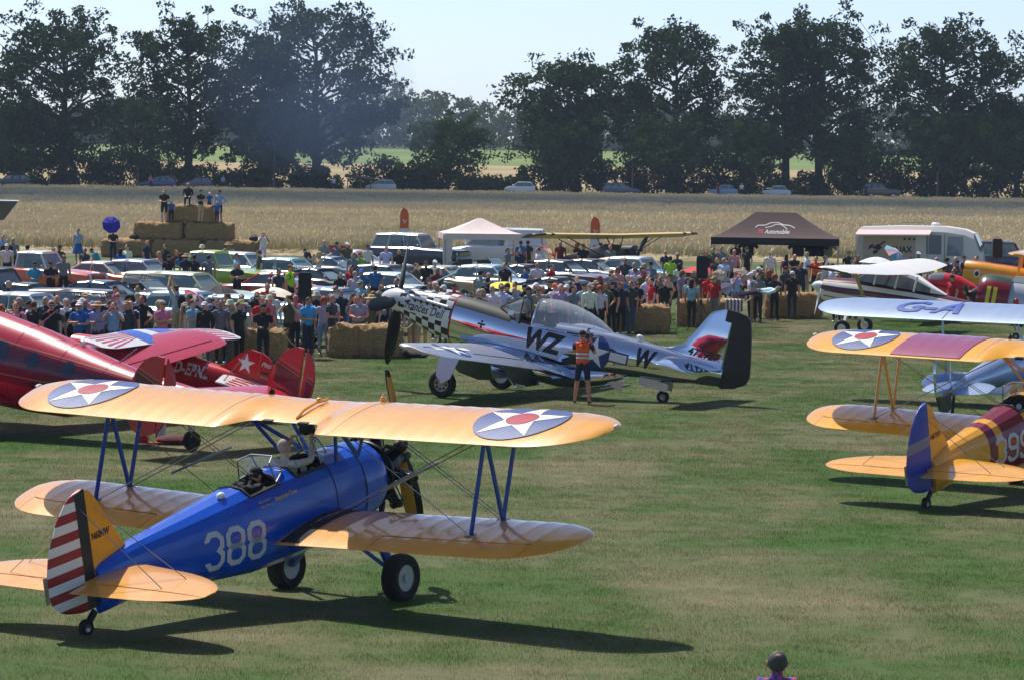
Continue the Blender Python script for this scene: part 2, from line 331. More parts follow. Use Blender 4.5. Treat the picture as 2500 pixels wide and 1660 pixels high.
def body_mesh(pose, shorts, longs, skirt=False):
    k = (pose, shorts, longs, skirt)
    if k in BVAR: return BVAR[k]
    me0, cen, reg, P = BODY[pose]; me = me0.copy(); idx = np.zeros(len(reg), np.int32); pel = np.array(P['pel']); ch = np.array(P['ch'])
    idx[(reg == 0) | (reg == 3)] = 1; up = (ch - pel) / np.linalg.norm(ch - pel); idx[(reg == 0) & (((cen - pel) @ up) < -.0)] = 2; idx[reg == 4] = 1; idx[reg == 7] = 2; idx[reg == 8] = 2; idx[reg == 9] = 3
    for s in 'rl':
        sh, el, kn, an, hp = (np.array(P[a + s]) for a in ('sh', 'el', 'kn', 'an', 'hp')); side = (cen[:, 0] < 0) if s == 'r' else (cen[:, 0] >= 0)
        t = ((cen - sh) @ (el - sh)) / ((el - sh) @ (el - sh))
        if not longs: idx[(reg == 4) & side & (t > .62)] = 0
        else: idx[(reg == 5) & side] = 1
        if shorts: t2 = ((cen - hp) @ (kn - hp)) / ((kn - hp) @ (kn - hp)); idx[(reg == 7) & side & (t2 > .88)] = 0; idx[(reg == 8) & side] = 0
    hd = np.array(P['hd']); f = np.array(Vector(P.get('look', (0, -1, 0))).normalized())
    r = np.cross(f, [0, 0, 1.]); r /= np.linalg.norm(r); u = np.cross(r, f)
    for s in (-1, 1): idx[(reg == 2) & (np.linalg.norm(cen - (hd + r * s * .03 + f * .085 + u * .012), axis=1) < .014)] = 4
    idx[(reg == 2) & (np.abs((cen - hd) @ r) < .022) & (np.abs((cen - hd) @ u + .062) < .008) & ((cen - hd) @ f > .05)] = 4
    me.materials.clear()
    for m in (SKIN, SHIRT, PANTS, SHOE, EYE): me.materials.append(m)
    me.polygons.foreach_set('material_index', idx); me.polygons.foreach_set('use_smooth', [True] * len(idx))
    me.update(); BVAR[k] = me; return me
build_bodies()
def head_mesh(kind):
    q = MB()
    if kind in ('short', 'long', 'pony', 'curly'):
        k = 1.0 if kind != 'curly' else 1.35; q.ell((0, .024, .030), (.084 * k, .092 * k, .100 * k), 0, 14, 9)
        if kind == 'long': q.tube([(0, .05, .03), (0, .075, -.10), (0, .085, -.25)], [(.06, .085), (.045, .095), (.02, .07)], 10)
        if kind == 'pony': q.tube([(0, .10, .03), (0, .15, -.03), (0, .13, -.18)], [.03, .032, .012], 8)
        if kind == 'curly': q.ell((0, .06, -.05), (.115, .08, .12), 0, 12, 8)
    elif kind == 'fringe': q.ell((0, .03, -.005), (.083, .083, .062), 0, 14, 8)
    elif kind == 'cap':
        q.ell((0, .010, .045), (.087, .104, .085), 0, 14, 8); q.prism([(-.068, -.07, .055), (.068, -.07, .055), (.055, -.16, .035), (0, -.175, .032), (-.055, -.16, .035)], (0, 0, .008)); q.ell((0, .04, -.01), (.081, .072, .05), 1, 12, 6)
    elif kind == 'hat':
        q.lathe([(.20, .030), (.185, .045), (.10, .052), (.095, .11), (.075, .135), (.001, .14)], (0, .008, 0), (0, 0, 1), 20); q.lathe([(.20, .030), (.10, .040)], (0, .008, 0), (0, 0, 1), 20); q.ell((0, .03, .0), (.082, .082, .06), 1, 12, 6)
    elif kind == 'bucket':
        q.lathe([(.145, .0), (.10, .05), (.092, .12), (.07, .135), (.001, .135)], (0, .008, 0), (0, 0, 1), 18); q.lathe([(.145, .0), (.096, .045)], (0, .008, 0), (0, 0, 1), 18); q.ell((0, .03, -.01), (.081, .08, .055), 1, 12, 6)
    me = q.mesh('head_' + kind, 60)
    for m in ((HAIR,) if kind in ('short', 'long', 'pony', 'curly', 'fringe') else (HATM, HAIR)): me.materials.append(m)
    return me
HEADS = {k: head_mesh(k) for k in ('short', 'long', 'pony', 'curly', 'fringe', 'cap', 'hat', 'bucket')}
def simple(name, mb, mat): me = mb.mesh(name, 40); me.materials.append(mat); return me
q = MB(); q.box((0, -.094, .012), (.14, .012, .034)); q.box((.073, -.04, .015), (.006, .11, .01)); q.box((-.073, -.04, .015), (.006, .11, .01)); GLASSES = simple('sunglasses', q, M('dark_lens', C(20, 20, 24), .15))
q = MB(); q.ell((0, .19, 1.24), (.15, .10, .22), 0, 12, 8); q.tube([(-.12, .12, 1.4), (-.13, -.03, 1.45), (-.13, -.115, 1.3), (-.12, .05, 1.1)], .018, 5); q.tube([(.12, .12, 1.4), (.13, -.03, 1.45), (.13, -.115, 1.3), (.12, .05, 1.1)], .018, 5); BACKPACK = simple('backpack', q, M('backpack_cloth', C(30, 32, 40), .85, 0, .2, 9))
q = MB(); q.lathe([(.30, .50), (.24, .75), (.165, .97), (.16, 1.0)], (0, .0, 0), (0, 0, 1), 20); SKIRT = q.mesh('skirt', 60); SKIRT.materials.append(PANTS)
q = MB(); q.box((0, 0, 0), (.15, .08, .10)); q.lathe([(.04, .0), (.045, .08), (.05, .10), (.001, .10)], (0, -.03, 0), (0, -1, 0), 12); q.box((0, .0, .06), (.06, .06, .03)); CAMERA = simple('camera', q, M('camera_black', C(22, 22, 24), .5))
q = MB(); q.box((0, 0, 0), (.075, .008, .145)); PHONE = simple('phone', q, M('phone_black', C(18, 18, 22), .2))
# ================================================================ ground
def grass_colour(nt):
    """dry, olive and green patches in world coordinates"""
    g = nd(nt, 'ShaderNodeNewGeometry'); mp = nd(nt, 'ShaderNodeMapping'); mp.inputs['Scale'].default_value = (.24, .12, 1)
    nt.links.new(g.outputs['Position'], mp.inputs[0])
    n1 = nd(nt, 'ShaderNodeTexNoise'); n1.inputs['Scale'].default_value = 1.0; n1.inputs['Detail'].default_value = 7; n1.inputs['Roughness'].default_value = .62; nt.links.new(mp.outputs[0], n1.inputs['Vector'])
    cr = nd(nt, 'ShaderNodeValToRGB'); e = cr.color_ramp.elements
    e[0].position = .38; e[0].color = (.048, .098, .018, 1); e[1].position = .62; e[1].color = (.165, .150, .082, 1)
    for p, c in ((.455, (.064, .100, .027, 1)), (.50, (.094, .112, .043, 1)), (.545, (.122, .124, .058, 1))):
        el = cr.color_ramp.elements.new(p); el.color = c
    ms = nd(nt, 'ShaderNodeMapping'); ms.inputs['Scale'].default_value = (.05, .75, 1); nt.links.new(g.outputs['Position'], ms.inputs[0])   # faint mowing streaks
    n3 = nd(nt, 'ShaderNodeTexNoise'); n3.inputs['Scale'].default_value = 1.0; n3.inputs['Detail'].default_value = 4; nt.links.new(ms.outputs[0], n3.inputs['Vector'])
    mixn = nd(nt, 'ShaderNodeMix', data_type='FLOAT'); mixn.inputs[0].default_value = .26; nt.links.new(n1.outputs['Fac'], mixn.inputs[2]); nt.links.new(n3.outputs['Fac'], mixn.inputs[3])
    nt.links.new(mixn.outputs[0], cr.inputs[0])
    n2 = nd(nt, 'ShaderNodeTexNoise'); n2.inputs['Scale'].default_value = 16; n2.inputs['Detail'].default_value = 5; n2.inputs['Roughness'].default_value = .7; nt.links.new(g.outputs['Position'], n2.inputs['Vector'])
    mr = nd(nt, 'ShaderNodeMapRange'); mr.inputs['From Min'].default_value = .25; mr.inputs['From Max'].default_value = .75; mr.inputs['To Min'].default_value = .86; mr.inputs['To Max'].default_value = 1.14
    nt.links.new(n2.outputs['Fac'], mr.inputs['Value'])
    sc = nd(nt, 'ShaderNodeVectorMath', operation='SCALE'); nt.links.new(cr.outputs[0], sc.inputs[0]); nt.links.new(mr.outputs[0], sc.inputs['Scale'])
    return sc.outputs[0]
m, nt, bs = newmat('mown_grass'); nt.links.new(grass_colour(nt), bs.inputs['Base Color']); bs.inputs['Roughness'].default_value = .9; bs.inputs['Specular IOR Level'].default_value = .15
bump(nt, bs, 30, .18, .02, 4); GRASS = m
m, nt, bs = newmat('grass_blades'); bs.inputs['Roughness'].default_value = .6; bs.inputs['Specular IOR Level'].default_value = .25
oi = nd(nt, 'ShaderNodeNewGeometry'); mr = nd(nt, 'ShaderNodeMapRange'); mr.inputs['To Min'].default_value = .95; mr.inputs['To Max'].default_value = 2.1
nt.links.new(oi.outputs['Random Per Island'], mr.inputs['Value']); sc = nd(nt, 'ShaderNodeVectorMath', operation='SCALE')
nt.links.new(grass_colour(nt), sc.inputs[0]); nt.links.new(mr.outputs[0], sc.inputs['Scale']); d_ = nd(nt, 'ShaderNodeBsdfDiffuse'); t_ = nd(nt, 'ShaderNodeBsdfTranslucent'); mx_ = nd(nt, 'ShaderNodeMixShader'); mx_.inputs[0].default_value = .5; nt.links.new(sc.outputs[0], d_.inputs[0]); nt.links.new(sc.outputs[0], t_.inputs[0]); nt.links.new(d_.outputs[0], mx_.inputs[1]); nt.links.new(t_.outputs[0], mx_.inputs[2]); nt.links.new(mx_.outputs[0], nt.nodes['Material Output'].inputs[0]); BLADES = m
mb = MB(); xs = [-1500, -600, -120, -60, -30, 0, 30, 60, 120, 600, 1500]; ys = [-60, 0, 30, 60, 100, 140, 200, 460, 700, 1000, 1400, 1480]
def terrain(x, y): return 0.0 if y < 460 else (min(y, 1400) - 460) * .0102
mb.add([(x, y, terrain(x, y)) for y in ys for x in xs], [(i * 11 + j, i * 11 + j + 1, (i + 1) * 11 + j + 1, (i + 1) * 11 + j) for i in range(len(ys) - 1) for j in range(10)])
mk('ground', mb, GRASS, kind='structure', smooth=None)
def blade_patch(name, n, size, hmin, hmax, w, seed):
    rg = np.random.default_rng(seed); b = MB()
    for _ in range(n):
        x, y = rg.uniform(-size / 2, size / 2, 2); h = rg.uniform(hmin, hmax); a = rg.uniform(0, 6.28); l = rg.normal(0, .45, 2) * h; dx, dy = math.cos(a) * w / 2, math.sin(a) * w / 2
        b.add([(x - dx, y - dy, -.005), (x + dx, y + dy, -.005), (x + l[0], y + l[1], h)], [(0, 1, 2)])
    me = b.mesh(name, None); me.materials.append(BLADES); o = bpy.data.objects.new(name, me); return o
src = [blade_patch('grass_clump', 900, 1.3, .012, .045, .0055, s) for s in range(3)]
P = [[], [], []]
for D in np.arange(36, 128, 1.0):
    hw = 1250 / FPX * D + 1.2
    for x in np.arange(-hw, hw, 1.0): P[random.randrange(3)].append((x + random.uniform(-.3, .3), D + random.uniform(-.3, .3), 0.0))
for k in range(3):
    n = len(P[k]); o = gn_scatter('short_grass', P[k], RNG.uniform(0, 6.28, n), RNG.uniform(.8, 1.25, n), src[k]); setp(o, ('mown olive grass blades covering the airfield', 'sun-dried grass blades mixed into the airfield turf', 'fine green grass blades spread over the airfield')[k], 'grass')
# ---------------------------------------------------------------- fields behind the car park
def fieldmat(name, c1, c2, scale=.05, bmp=None):
    m, nt, bs = newmat(name); n = noise(nt, scale, 6, .65); cr = nd(nt, 'ShaderNodeValToRGB'); e = cr.color_ramp.elements; e[0].position = .35; e[0].color = c1; e[1].position = .65; e[1].color = c2
    nt.links.new(n.outputs['Fac'], cr.inputs[0]); nt.links.new(cr.outputs[0], bs.inputs['Base Color']); bs.inputs['Roughness'].default_value = .95; bs.inputs['Specular IOR Level'].default_value = .1
    if bmp: bump(nt, bs, *bmp)
    return m
def strip(name, y0, y1, mat, off):
    q = MB(); q.add([(x, y, terrain(0, y) + off) for y in (y0, y1) for x in (-900, 900)], [(0, 1, 3, 2)]); return mk(name, q, mat, kind='structure', smooth=None)
strip('stubble_field', 464, 698, fieldmat('pale_stubble', (.30, .23, .12, 1), (.42, .34, .19, 1), .03), .02)
strip('green_field', 702, 985, fieldmat('green_crop', (.13, .20, .06, 1), (.22, .27, .10, 1), .02), .02)
q = MB(); q.loft([[Vector((x, yy, zz)) for yy, zz in ((428.5, -.02), (430.5, .35), (436, .35), (438, -.02))] for x in (-400, 400)]); mk('gravel_road', q, M('road_gravel', C(120, 116, 105), .95, 0, .2, 1), kind='structure', smooth=None)
WHEATB = fieldmat('wheat_under', (.34, .29, .18, 1), (.46, .40, .26, 1), .6)
def near_edge(x): return max(187.5, 183 + x * .28)
q = MB(); xs_ = frange(-90, 90, 18); q.add([(x, near_edge(x) + .5, .0) for x in xs_] + [(x, near_edge(x) + 7, .40) for x in xs_] + [(x, 427.5, .42) for x in xs_] + [(x, 427.5, 0) for x in xs_], [(k * 19 + i, k * 19 + i + 1, (k + 1) * 19 + i + 1, (k + 1) * 19 + i) for k in range(3) for i in range(18)])
mk('wheat_field', q, WHEATB, kind='structure', smooth=None)
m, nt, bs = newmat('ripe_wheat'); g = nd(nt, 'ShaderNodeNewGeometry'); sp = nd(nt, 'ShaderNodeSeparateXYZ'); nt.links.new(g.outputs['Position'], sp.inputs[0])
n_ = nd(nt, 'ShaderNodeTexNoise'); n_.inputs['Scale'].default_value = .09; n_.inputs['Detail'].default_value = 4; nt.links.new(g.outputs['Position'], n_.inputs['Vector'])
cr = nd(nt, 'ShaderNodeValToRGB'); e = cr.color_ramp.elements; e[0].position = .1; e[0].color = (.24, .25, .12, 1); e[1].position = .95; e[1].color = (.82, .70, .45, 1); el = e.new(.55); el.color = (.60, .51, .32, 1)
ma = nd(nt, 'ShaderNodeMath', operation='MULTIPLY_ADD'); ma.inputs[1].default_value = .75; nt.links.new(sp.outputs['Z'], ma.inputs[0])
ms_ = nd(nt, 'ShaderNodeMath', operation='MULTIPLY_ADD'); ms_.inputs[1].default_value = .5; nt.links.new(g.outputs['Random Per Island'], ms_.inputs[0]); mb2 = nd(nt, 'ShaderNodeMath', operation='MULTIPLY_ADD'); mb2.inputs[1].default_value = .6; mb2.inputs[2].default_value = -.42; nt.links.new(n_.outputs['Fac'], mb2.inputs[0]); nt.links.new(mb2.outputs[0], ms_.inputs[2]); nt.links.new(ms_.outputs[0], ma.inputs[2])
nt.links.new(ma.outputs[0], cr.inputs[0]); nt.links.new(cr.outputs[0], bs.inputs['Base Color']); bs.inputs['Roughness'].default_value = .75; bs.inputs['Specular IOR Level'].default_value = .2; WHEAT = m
def wheat_patch(seed, n, size):
    rg = np.random.default_rng(seed); b = MB()
    for _ in range(n):
        x, y = rg.uniform(-size / 2, size / 2, 2); h = rg.uniform(.68, .98); a = rg.uniform(0, 3.14); lx, ly = rg.normal(0, .10, 2); dx, dy = math.cos(a), math.sin(a); w = .016; e_ = .034
        b.add([(x - dx * w, y - dy * w, .3), (x + dx * w, y + dy * w, .3), (x + lx - dx * e_, y + ly - dy * e_, h - .14), (x + lx * 1.5, y + ly * 1.5, h), (x + lx + dx * e_, y + ly + dy * e_, h - .12)], [(0, 1, 4, 2), (2, 4, 3)])
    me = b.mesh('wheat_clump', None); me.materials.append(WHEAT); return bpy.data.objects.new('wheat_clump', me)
P = [[], []]; S = [[], []]
y = 170.0
while y < 426.5:
    stp = 1.9 if y < 260 else 2.6; hw = 1250 / FPX * y + 9; x = -hw
    while x < hw:
        if y > near_edge(x): k = random.randrange(2); P[k].append((x + random.uniform(-.5, .5), min(426.5, y + random.uniform(-.5, .5)), random.uniform(-.06, .06))); S[k].append(random.uniform(.92, 1.08) * (1 if y < 260 else (1.12 if y < 330 else .85)))
        x += stp
    y += stp
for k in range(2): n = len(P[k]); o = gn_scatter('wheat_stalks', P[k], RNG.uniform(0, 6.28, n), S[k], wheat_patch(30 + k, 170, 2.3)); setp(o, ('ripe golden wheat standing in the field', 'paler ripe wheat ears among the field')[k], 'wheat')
# ---------------------------------------------------------------- cloud outside the picture that shades the far half of the wheat and the trees
q = MB(); rg = np.random.default_rng(5); off = Vector((SUN.x / SUN.z, SUN.y / SUN.z, 1)) * 520
q.ell(Vector((0, 386, 0)) + off, (420, 104, 22), 0, 40, 14)
for _ in range(26): a = rg.uniform(0, 6.28); r = rg.uniform(0, .75); q.ell(Vector((math.cos(a) * r * 380, 386 + math.sin(a) * r * 85, 16)) + off, (rg.uniform(30, 70), rg.uniform(16, 34), rg.uniform(14, 30)), 0, 14, 9)
CLD = M('cloud_white', (.85, .86, .88, 1), 1, 0, .05, .01); CLD.node_tree.nodes['Principled BSDF'].inputs['Alpha'].default_value = .28; mk('cloud', q, CLD, kind='structure')
# ---------------------------------------------------------------- trees
def leafmat(name, c, c2, tr=.35):
    m, nt, bs = newmat(name); out = nt.nodes['Material Output']; nt.nodes.remove(bs)
    g = nd(nt, 'ShaderNodeNewGeometry'); mx = nd(nt, 'ShaderNodeMix', data_type='RGBA'); mx.inputs[6].default_value = c; mx.inputs[7].default_value = c2; nt.links.new(g.outputs['Random Per Island'], mx.inputs[0])
    d = nd(nt, 'ShaderNodeBsdfDiffuse'); t = nd(nt, 'ShaderNodeBsdfTranslucent'); ms = nd(nt, 'ShaderNodeMixShader'); ms.inputs[0].default_value = tr
    nt.links.new(mx.outputs[2], d.inputs[0]); nt.links.new(mx.outputs[2], t.inputs[0]); nt.links.new(d.outputs[0], ms.inputs[1]); nt.links.new(t.outputs[0], ms.inputs[2]); nt.links.new(ms.outputs[0], out.inputs[0]); return m
OAK = leafmat('oak_leaves', (.032, .064, .018, 1), (.070, .118, .032, 1)); ASH = leafmat('ash_leaves', (.048, .094, .026, 1), (.085, .14, .04, 1)); FARL = leafmat('distant_leaves', (.04, .075, .03, 1), (.09, .12, .04, 1)); BUSHL = leafmat('hedge_leaves', (.024, .046, .015, 1), (.052, .085, .026, 1))
BARK = M('bark', C(58, 50, 42), .95, 0, .3, 3, (6, .6, .05))
def np_mesh(name, V, F4, mat):
    me = bpy.data.meshes.new(name); nv, nf = len(V), len(F4); me.vertices.add(nv); me.vertices.foreach_set('co', V.astype(np.float32).ravel()); me.loops.add(nf * 4); me.loops.foreach_set('vertex_index', F4.astype(np.int32).ravel()); me.polygons.add(nf)
    me.polygons.foreach_set('loop_start', np.arange(0, nf * 4, 4, dtype=np.int32)); me.polygons.foreach_set('loop_total', np.full(nf, 4, np.int32)); me.update(calc_edges=True); me.materials.append(mat); return me
def leaves(centres, radii, per, size, rg):
    """small leaf-spray quads spread through clumps"""
    c = np.repeat(centres, per, 0); r = np.repeat(radii, per)[:, None]; n = len(c)
    d = rg.normal(size=(n, 3)); d /= np.linalg.norm(d, axis=1)[:, None]; p = c + d * r * rg.uniform(.25, 1, (n, 1)) ** .6 * np.array([1, 1, .75])
    a = rg.normal(size=(n, 3)); a /= np.linalg.norm(a, axis=1)[:, None]; b = np.cross(a, rg.normal(size=(n, 3))); b /= np.linalg.norm(b, axis=1)[:, None]
    s = size * rg.uniform(.6, 1.3, (n, 1)); V = np.stack([p - a * s * .9, p - b * s * .45, p + a * s * .9, p + b * s * .45], 1).reshape(-1, 3); return V, np.arange(n * 4).reshape(-1, 4)
def tree(name, x, D, h, wl, wr, low, seed, mat, label, group, trunk=.45, dens=1.0, lean=0.0, fork=False, z0=0.0, clump=1.25, leaf=.34, nl=9, flat=1.0):
    """trunk with limbs towards the crown; clumps of leaves at the limb ends. wl, wr: crown reach left/right; low: crown base height"""
    rg = np.random.default_rng(seed); root = empty(name, (x, D, z0), 0, label, 'tree', group); tb = MB(); top = h * .8
    P0 = [Vector((0, 0, -.2))]; RR = [trunk * 1.35]; fk = low * .75
    for t in frange(.12, 1, 7): P0.append(Vector((lean * t * h * .15 + rg.normal(0, .12), rg.normal(0, .12), top * t))); RR.append(trunk * (1.0 - .82 * t))
    tb.tube(P0, RR, 9); ends = []; cen = (wr - wl) / 2; 
    def on_trunk(z):
        for a, b in zip(P0, P0[1:]):
            if a.z <= z <= b.z: return a.lerp(b, (z - a.z) / (b.z - a.z))
        return P0[-1]
    nb = int(nl * 3.3 * dens); ch = (h - low) / 2
    for i in range(nb):
        u = (i + .5) / nb; zt = low + (h - low) * (u ** .85) ; az = i * 2.4 + rg.uniform(-.5, .5); cz = (zt - low - ch) / ch
        prof = math.sqrt(max(.05, 1 - abs(cz) ** 3.2)) * (1.0 if cz > -.3 else .85 + .15 * (cz + 1)); rx = (wr if math.cos(az) > 0 else wl) * prof * rg.uniform(.78, 1.02); ry = (wl + wr) / 2 * .8 * prof * rg.uniform(.7, 1)
        zs = max(fk, zt - rg.uniform(.25, .5) * max(abs(rx), 1.5) - .5); s = on_trunk(min(zs, top * .97)); e_ = Vector((math.cos(az) * rx, math.sin(az) * ry, zt))
        m1 = s.lerp(e_, .45) + Vector((rg.normal(0, .3), rg.normal(0, .3), rg.uniform(-.2, .9))); r0 = trunk * .34 * (1 - .6 * u) + .04; tb.tube([s, m1, s.lerp(e_, .78) + Vector((rg.normal(0, .3), rg.normal(0, .3), rg.normal(0, .3))), e_], [r0, r0 * .7, r0 * .45, .03], 5)
        L_ = (e_ - s).length; k = max(4, int(L_ * 1.15))
        for j in range(k):
            t = rg.uniform(.42, 1.04); p = s.lerp(e_, t) if t > .5 else m1.lerp(e_, rg.uniform(0, .5)); o_ = Vector(rg.normal(0, 1, 3)) * (.75 + .09 * L_); o_.z *= .8; q_ = p + o_; ends.append(q_)
            if j % 2 == 0: tb.tube([p, q_], [.05, .02], 4, cap=False)
    for i in range(int(9 * dens)): ends.append(P0[-1] + Vector((rg.normal(0, wr * .15), rg.normal(0, wr * .15), rg.uniform(.0, h - top - 1.2))))
    mk('trunk', tb, BARK, root); E = np.array([tuple(v) for v in ends]); V, F_ = leaves(E, rg.uniform(.65, 1.25, len(E)) * clump, max(8, int(44 * flat)), leaf, rg)
    o = bpy.data.objects.new('crown', np_mesh('crown', V, F_, mat)); COL.objects.link(o); o.parent = root; return root
DT = 441.0; SPX = FPX / DT
def hgt(py, px, D=DT): return at(px, py, D).z
TREES = [  # trunk px, top py, crown left px, right px, crown base py, name words, kind
    (150, -8, -75, 292, 345, 'tall oak at the left edge of the tree line', 0, .75), (455, 6, 296, 570, 330, 'oak with forked trunk above the blue estate car', 1, .62), (765, -28, 545, 985, 330, 'tallest oak left of the open sky gap', 2, .7), (634, 60, 520, 720, 350, 'oak standing close behind the tallest oak', 3, .5),
    (1402, 104, 1240, 1505, 340, 'broad oak right of the open sky gap', 4, .6), (1640, 22, 1475, 1765, 335, 'oak with leaning limbs above the dark estate car', 5, .65), (1910, 12, 1765, 2010, 330, 'left oak of the pair framing the pale field', 6, .62), (1992, 6, 1900, 2165, 330, 'right oak of the pair framing the pale field', 7, .62), (2292, 14, 2140, 2495, 330, 'ragged oak standing alone near the right edge', 8, .66), (2475, 212, 2380, 2600, 330, 'lower oak at the right edge of the picture', 9, .5)]
for px, ty, l, r_, by, lab, sd, tr in TREES:
    D = DT + (sd % 3) * 2.5; s_ = FPX / D; xx = px_at(px, D); tree('oak_tree', xx, D, hgt(ty, px, D) - 2.0, (px - l) / s_, (r_ - px) / s_, hgt(by + 45, px, D), 100 + sd, OAK, lab, 'big oaks of the tree line', tr, 1.5)
SM = [(38, 245, -20, 110, 400, 'young ash at the left edge before the oaks'), (330, 242, 262, 408, 395, 'bushy ash left of the forked oak'), (655, 268, 590, 735, 395, 'hazy ash between the two left oaks'), (1090, 292, 1010, 1180, 400, 'bushy tree below the open sky gap'), (1372, 305, 1290, 1430, 395, 'small tree under the broad oak'), (1600, 300, 1540, 1700, 400, 'small tree below the leaning oak limbs'), (1828, 300, 1745, 1900, 405, 'leafy young tree above the pale blue car'), (2070, 330, 2010, 2150, 405, 'small tree right of the oak pair'), (2288, 278, 2215, 2370, 400, 'young ash before the ragged oak'), (2430, 300, 2360, 2500, 400, 'young tree below the lower oak')]
for i, (px, ty, l, r_, by, lab) in enumerate(SM):
    D = DT - 3.0 - (i % 2); s_ = FPX / D; tree('ash_tree', px_at(px, D), D, hgt(ty, px, D), 1.15 * (px - l) / s_, 1.15 * (r_ - px) / s_, hgt(by + 15, px, D), 200 + i, ASH, lab, 'young trees along the road', .16, 1.25, clump=1.0, leaf=.27, nl=8)
BU = [(60, 170, 372), (190, 150, 380), (300, 130, 385), (400, 90, 395), (505, 110, 400), (590, 90, 405), (690, 130, 385), (765, 90, 405), (930, 110, 380), (1000, 100, 395), (1075, 120, 395), (1165, 80, 425), (1240, 90, 420), (1330, 110, 400), (1420, 110, 395), (1495, 100, 405), (1580, 100, 392), (1670, 120, 390), (1760, 110, 395), (1850, 90, 408), (1955, 80, 415), (2040, 110, 400), (2130, 110, 385), (2220, 120, 380), (2310, 120, 385), (2400, 130, 375), (2480, 120, 370)]
def bush(i, px, w, ty):
    D = DT + (i % 2) * 2; rg = np.random.default_rng(300 + i); s_ = FPX / D; h = hgt(ty - (26 if (px < 420 or 1280 < px < 1780 or px > 2040) else 4), px, D); n = int(72 * w / 100); hw = w / s_ * .68
    root = empty('hedge_bush', (px_at(px, D), D, 0), 0, BUSHLAB[i], 'bush', 'hedge along the road'); ex = rg.uniform(-hw, hw, n); E = np.c_[ex, rg.normal(0, .8, n), rg.uniform(.12, 1, n) * (h - .5) * np.sqrt(np.clip(1 - (ex / hw / 1.1) ** 2, .15, 1))]
    V, F_ = leaves(E, rg.uniform(.6, 1.1, n), 40, .26, rg); o = bpy.data.objects.new('foliage', np_mesh('foliage', V, F_, BUSHL)); COL.objects.link(o); o.parent = root
    for k in range(3):
        tb = MB(); e_ = Vector(E[rg.integers(n)]); tb.tube([(e_.x * .3, 0, 0), e_ * .6 + Vector((0, 0, .1)), e_], [.06, .04, .015], 4)
        mk('stem', tb, BARK, root)
BW = ['at the far left edge', 'right of the leftmost one', 'left of the bushy ash', 'under the bushy ash', 'at the foot of the forked oak', 'right of the forked oak', 'between the hazy ash and the tallest oak', 'at the foot of the tallest oak', 'beside the roadside shelter', 'right of the roadside shelter', 'under the tree in the sky gap', 'thin one left of the white hatchback', 'behind the white hatchback', 'right of the white hatchback', 'at the foot of the broad oak', 'behind the dark estate car', 'left of the leaning oak trunk', 'right of the leaning oak trunk', 'behind the pale blue car', 'left of the oak pair', 'between the oak pair', 'right of the oak pair', 'left of the brown jeep', 'behind the brown jeep', 'under the ragged oak', 'right of the ragged oak', 'at the far right edge']
BUSHLAB = ['dark roadside bush ' + w for w in BW]
for i, b in enumerate(BU): bush(i, *b)
# far wood: reads as one mass
rg = np.random.default_rng(9); cs = []; rs = []
for _ in range(470):
    px = rg.uniform(-650, 3150); D = rg.uniform(992, 1060); g = terrain(0, D); x = px_at(px, D)
    ty = 262 + 22 * math.sin(px * .011 + 1) + rg.normal(0, 10) - (28 if 880 < px < 1300 else 0) - (D - 1000) * .12; h = max(7, hgt(ty, px, D) - g); w = rg.uniform(3.0, 5.0)
    for _k in range(20): u = rg.uniform(.04, 1); a = rg.uniform(0, 6.28); r = w * math.sqrt(max(.06, 1 - abs(2 * u - .95) ** 2.4)) * rg.uniform(.3, 1); cs.append((x + math.cos(a) * r, D + math.sin(a) * r, g + u * (h - 1))); rs.append(rg.uniform(1.2, 2.1))
V, F_ = leaves(np.array(cs), np.array(rs), 15, .75, rg); o = bpy.data.objects.new('distant_wood', np_mesh('distant_wood', V, F_, FARL)); COL.objects.link(o); setp(o, 'hazy wood beyond the far fields', 'wood', None, 'stuff')
q = MB(); q.tube([(px_at(664, 437), 437, 0), (px_at(664, 437), 437, 7.6)], [.14, .1], 8); pole = mk('utility_pole', q, M('grey_wood', C(110, 104, 96), .9), label='grey wooden utility pole left of the tallest oak', cat='pole')
for lab, px, hh in (('thin wooden stake left of the forked oak', 332, 3.2), ('slim wooden post right of the white hatchback', 1538, 4.6), ('pale tree stake left of the ragged oak', 2282, 3.8)): q = MB(); q.tube([(px_at(px, 436), 436, 0), (px_at(px, 436), 436, hh)], [.12, .1], 8); mk('wooden_post', q, M('stake_wood', C(128, 104, 80), .9), label=lab, cat='post', group='posts along the road')
# ---------------------------------------------------------------- summer haze
q = MB(); q.box((0, 700, 15.5), (3040, 1600, 33)); hz = mk('haze', q, M('haze_air', (1, 1, 1, 1)), smooth=None, kind='stuff', label='thin blue summer haze in the air', cat='haze')
m = bpy.data.materials.new('summer_haze'); m.use_nodes = True; nt = m.node_tree; nt.nodes.remove(nt.nodes['Principled BSDF']); pv = nd(nt, 'ShaderNodeVolumePrincipled'); pv.inputs['Color'].default_value = (.62, .76, .95, 1); pv.inputs['Density'].default_value = .00016; pv.inputs['Anisotropy'].default_value = .25
nt.links.new(pv.outputs[0], nt.nodes['Material Output'].inputs['Volume']); hz.data.materials.clear(); hz.data.materials.append(m)
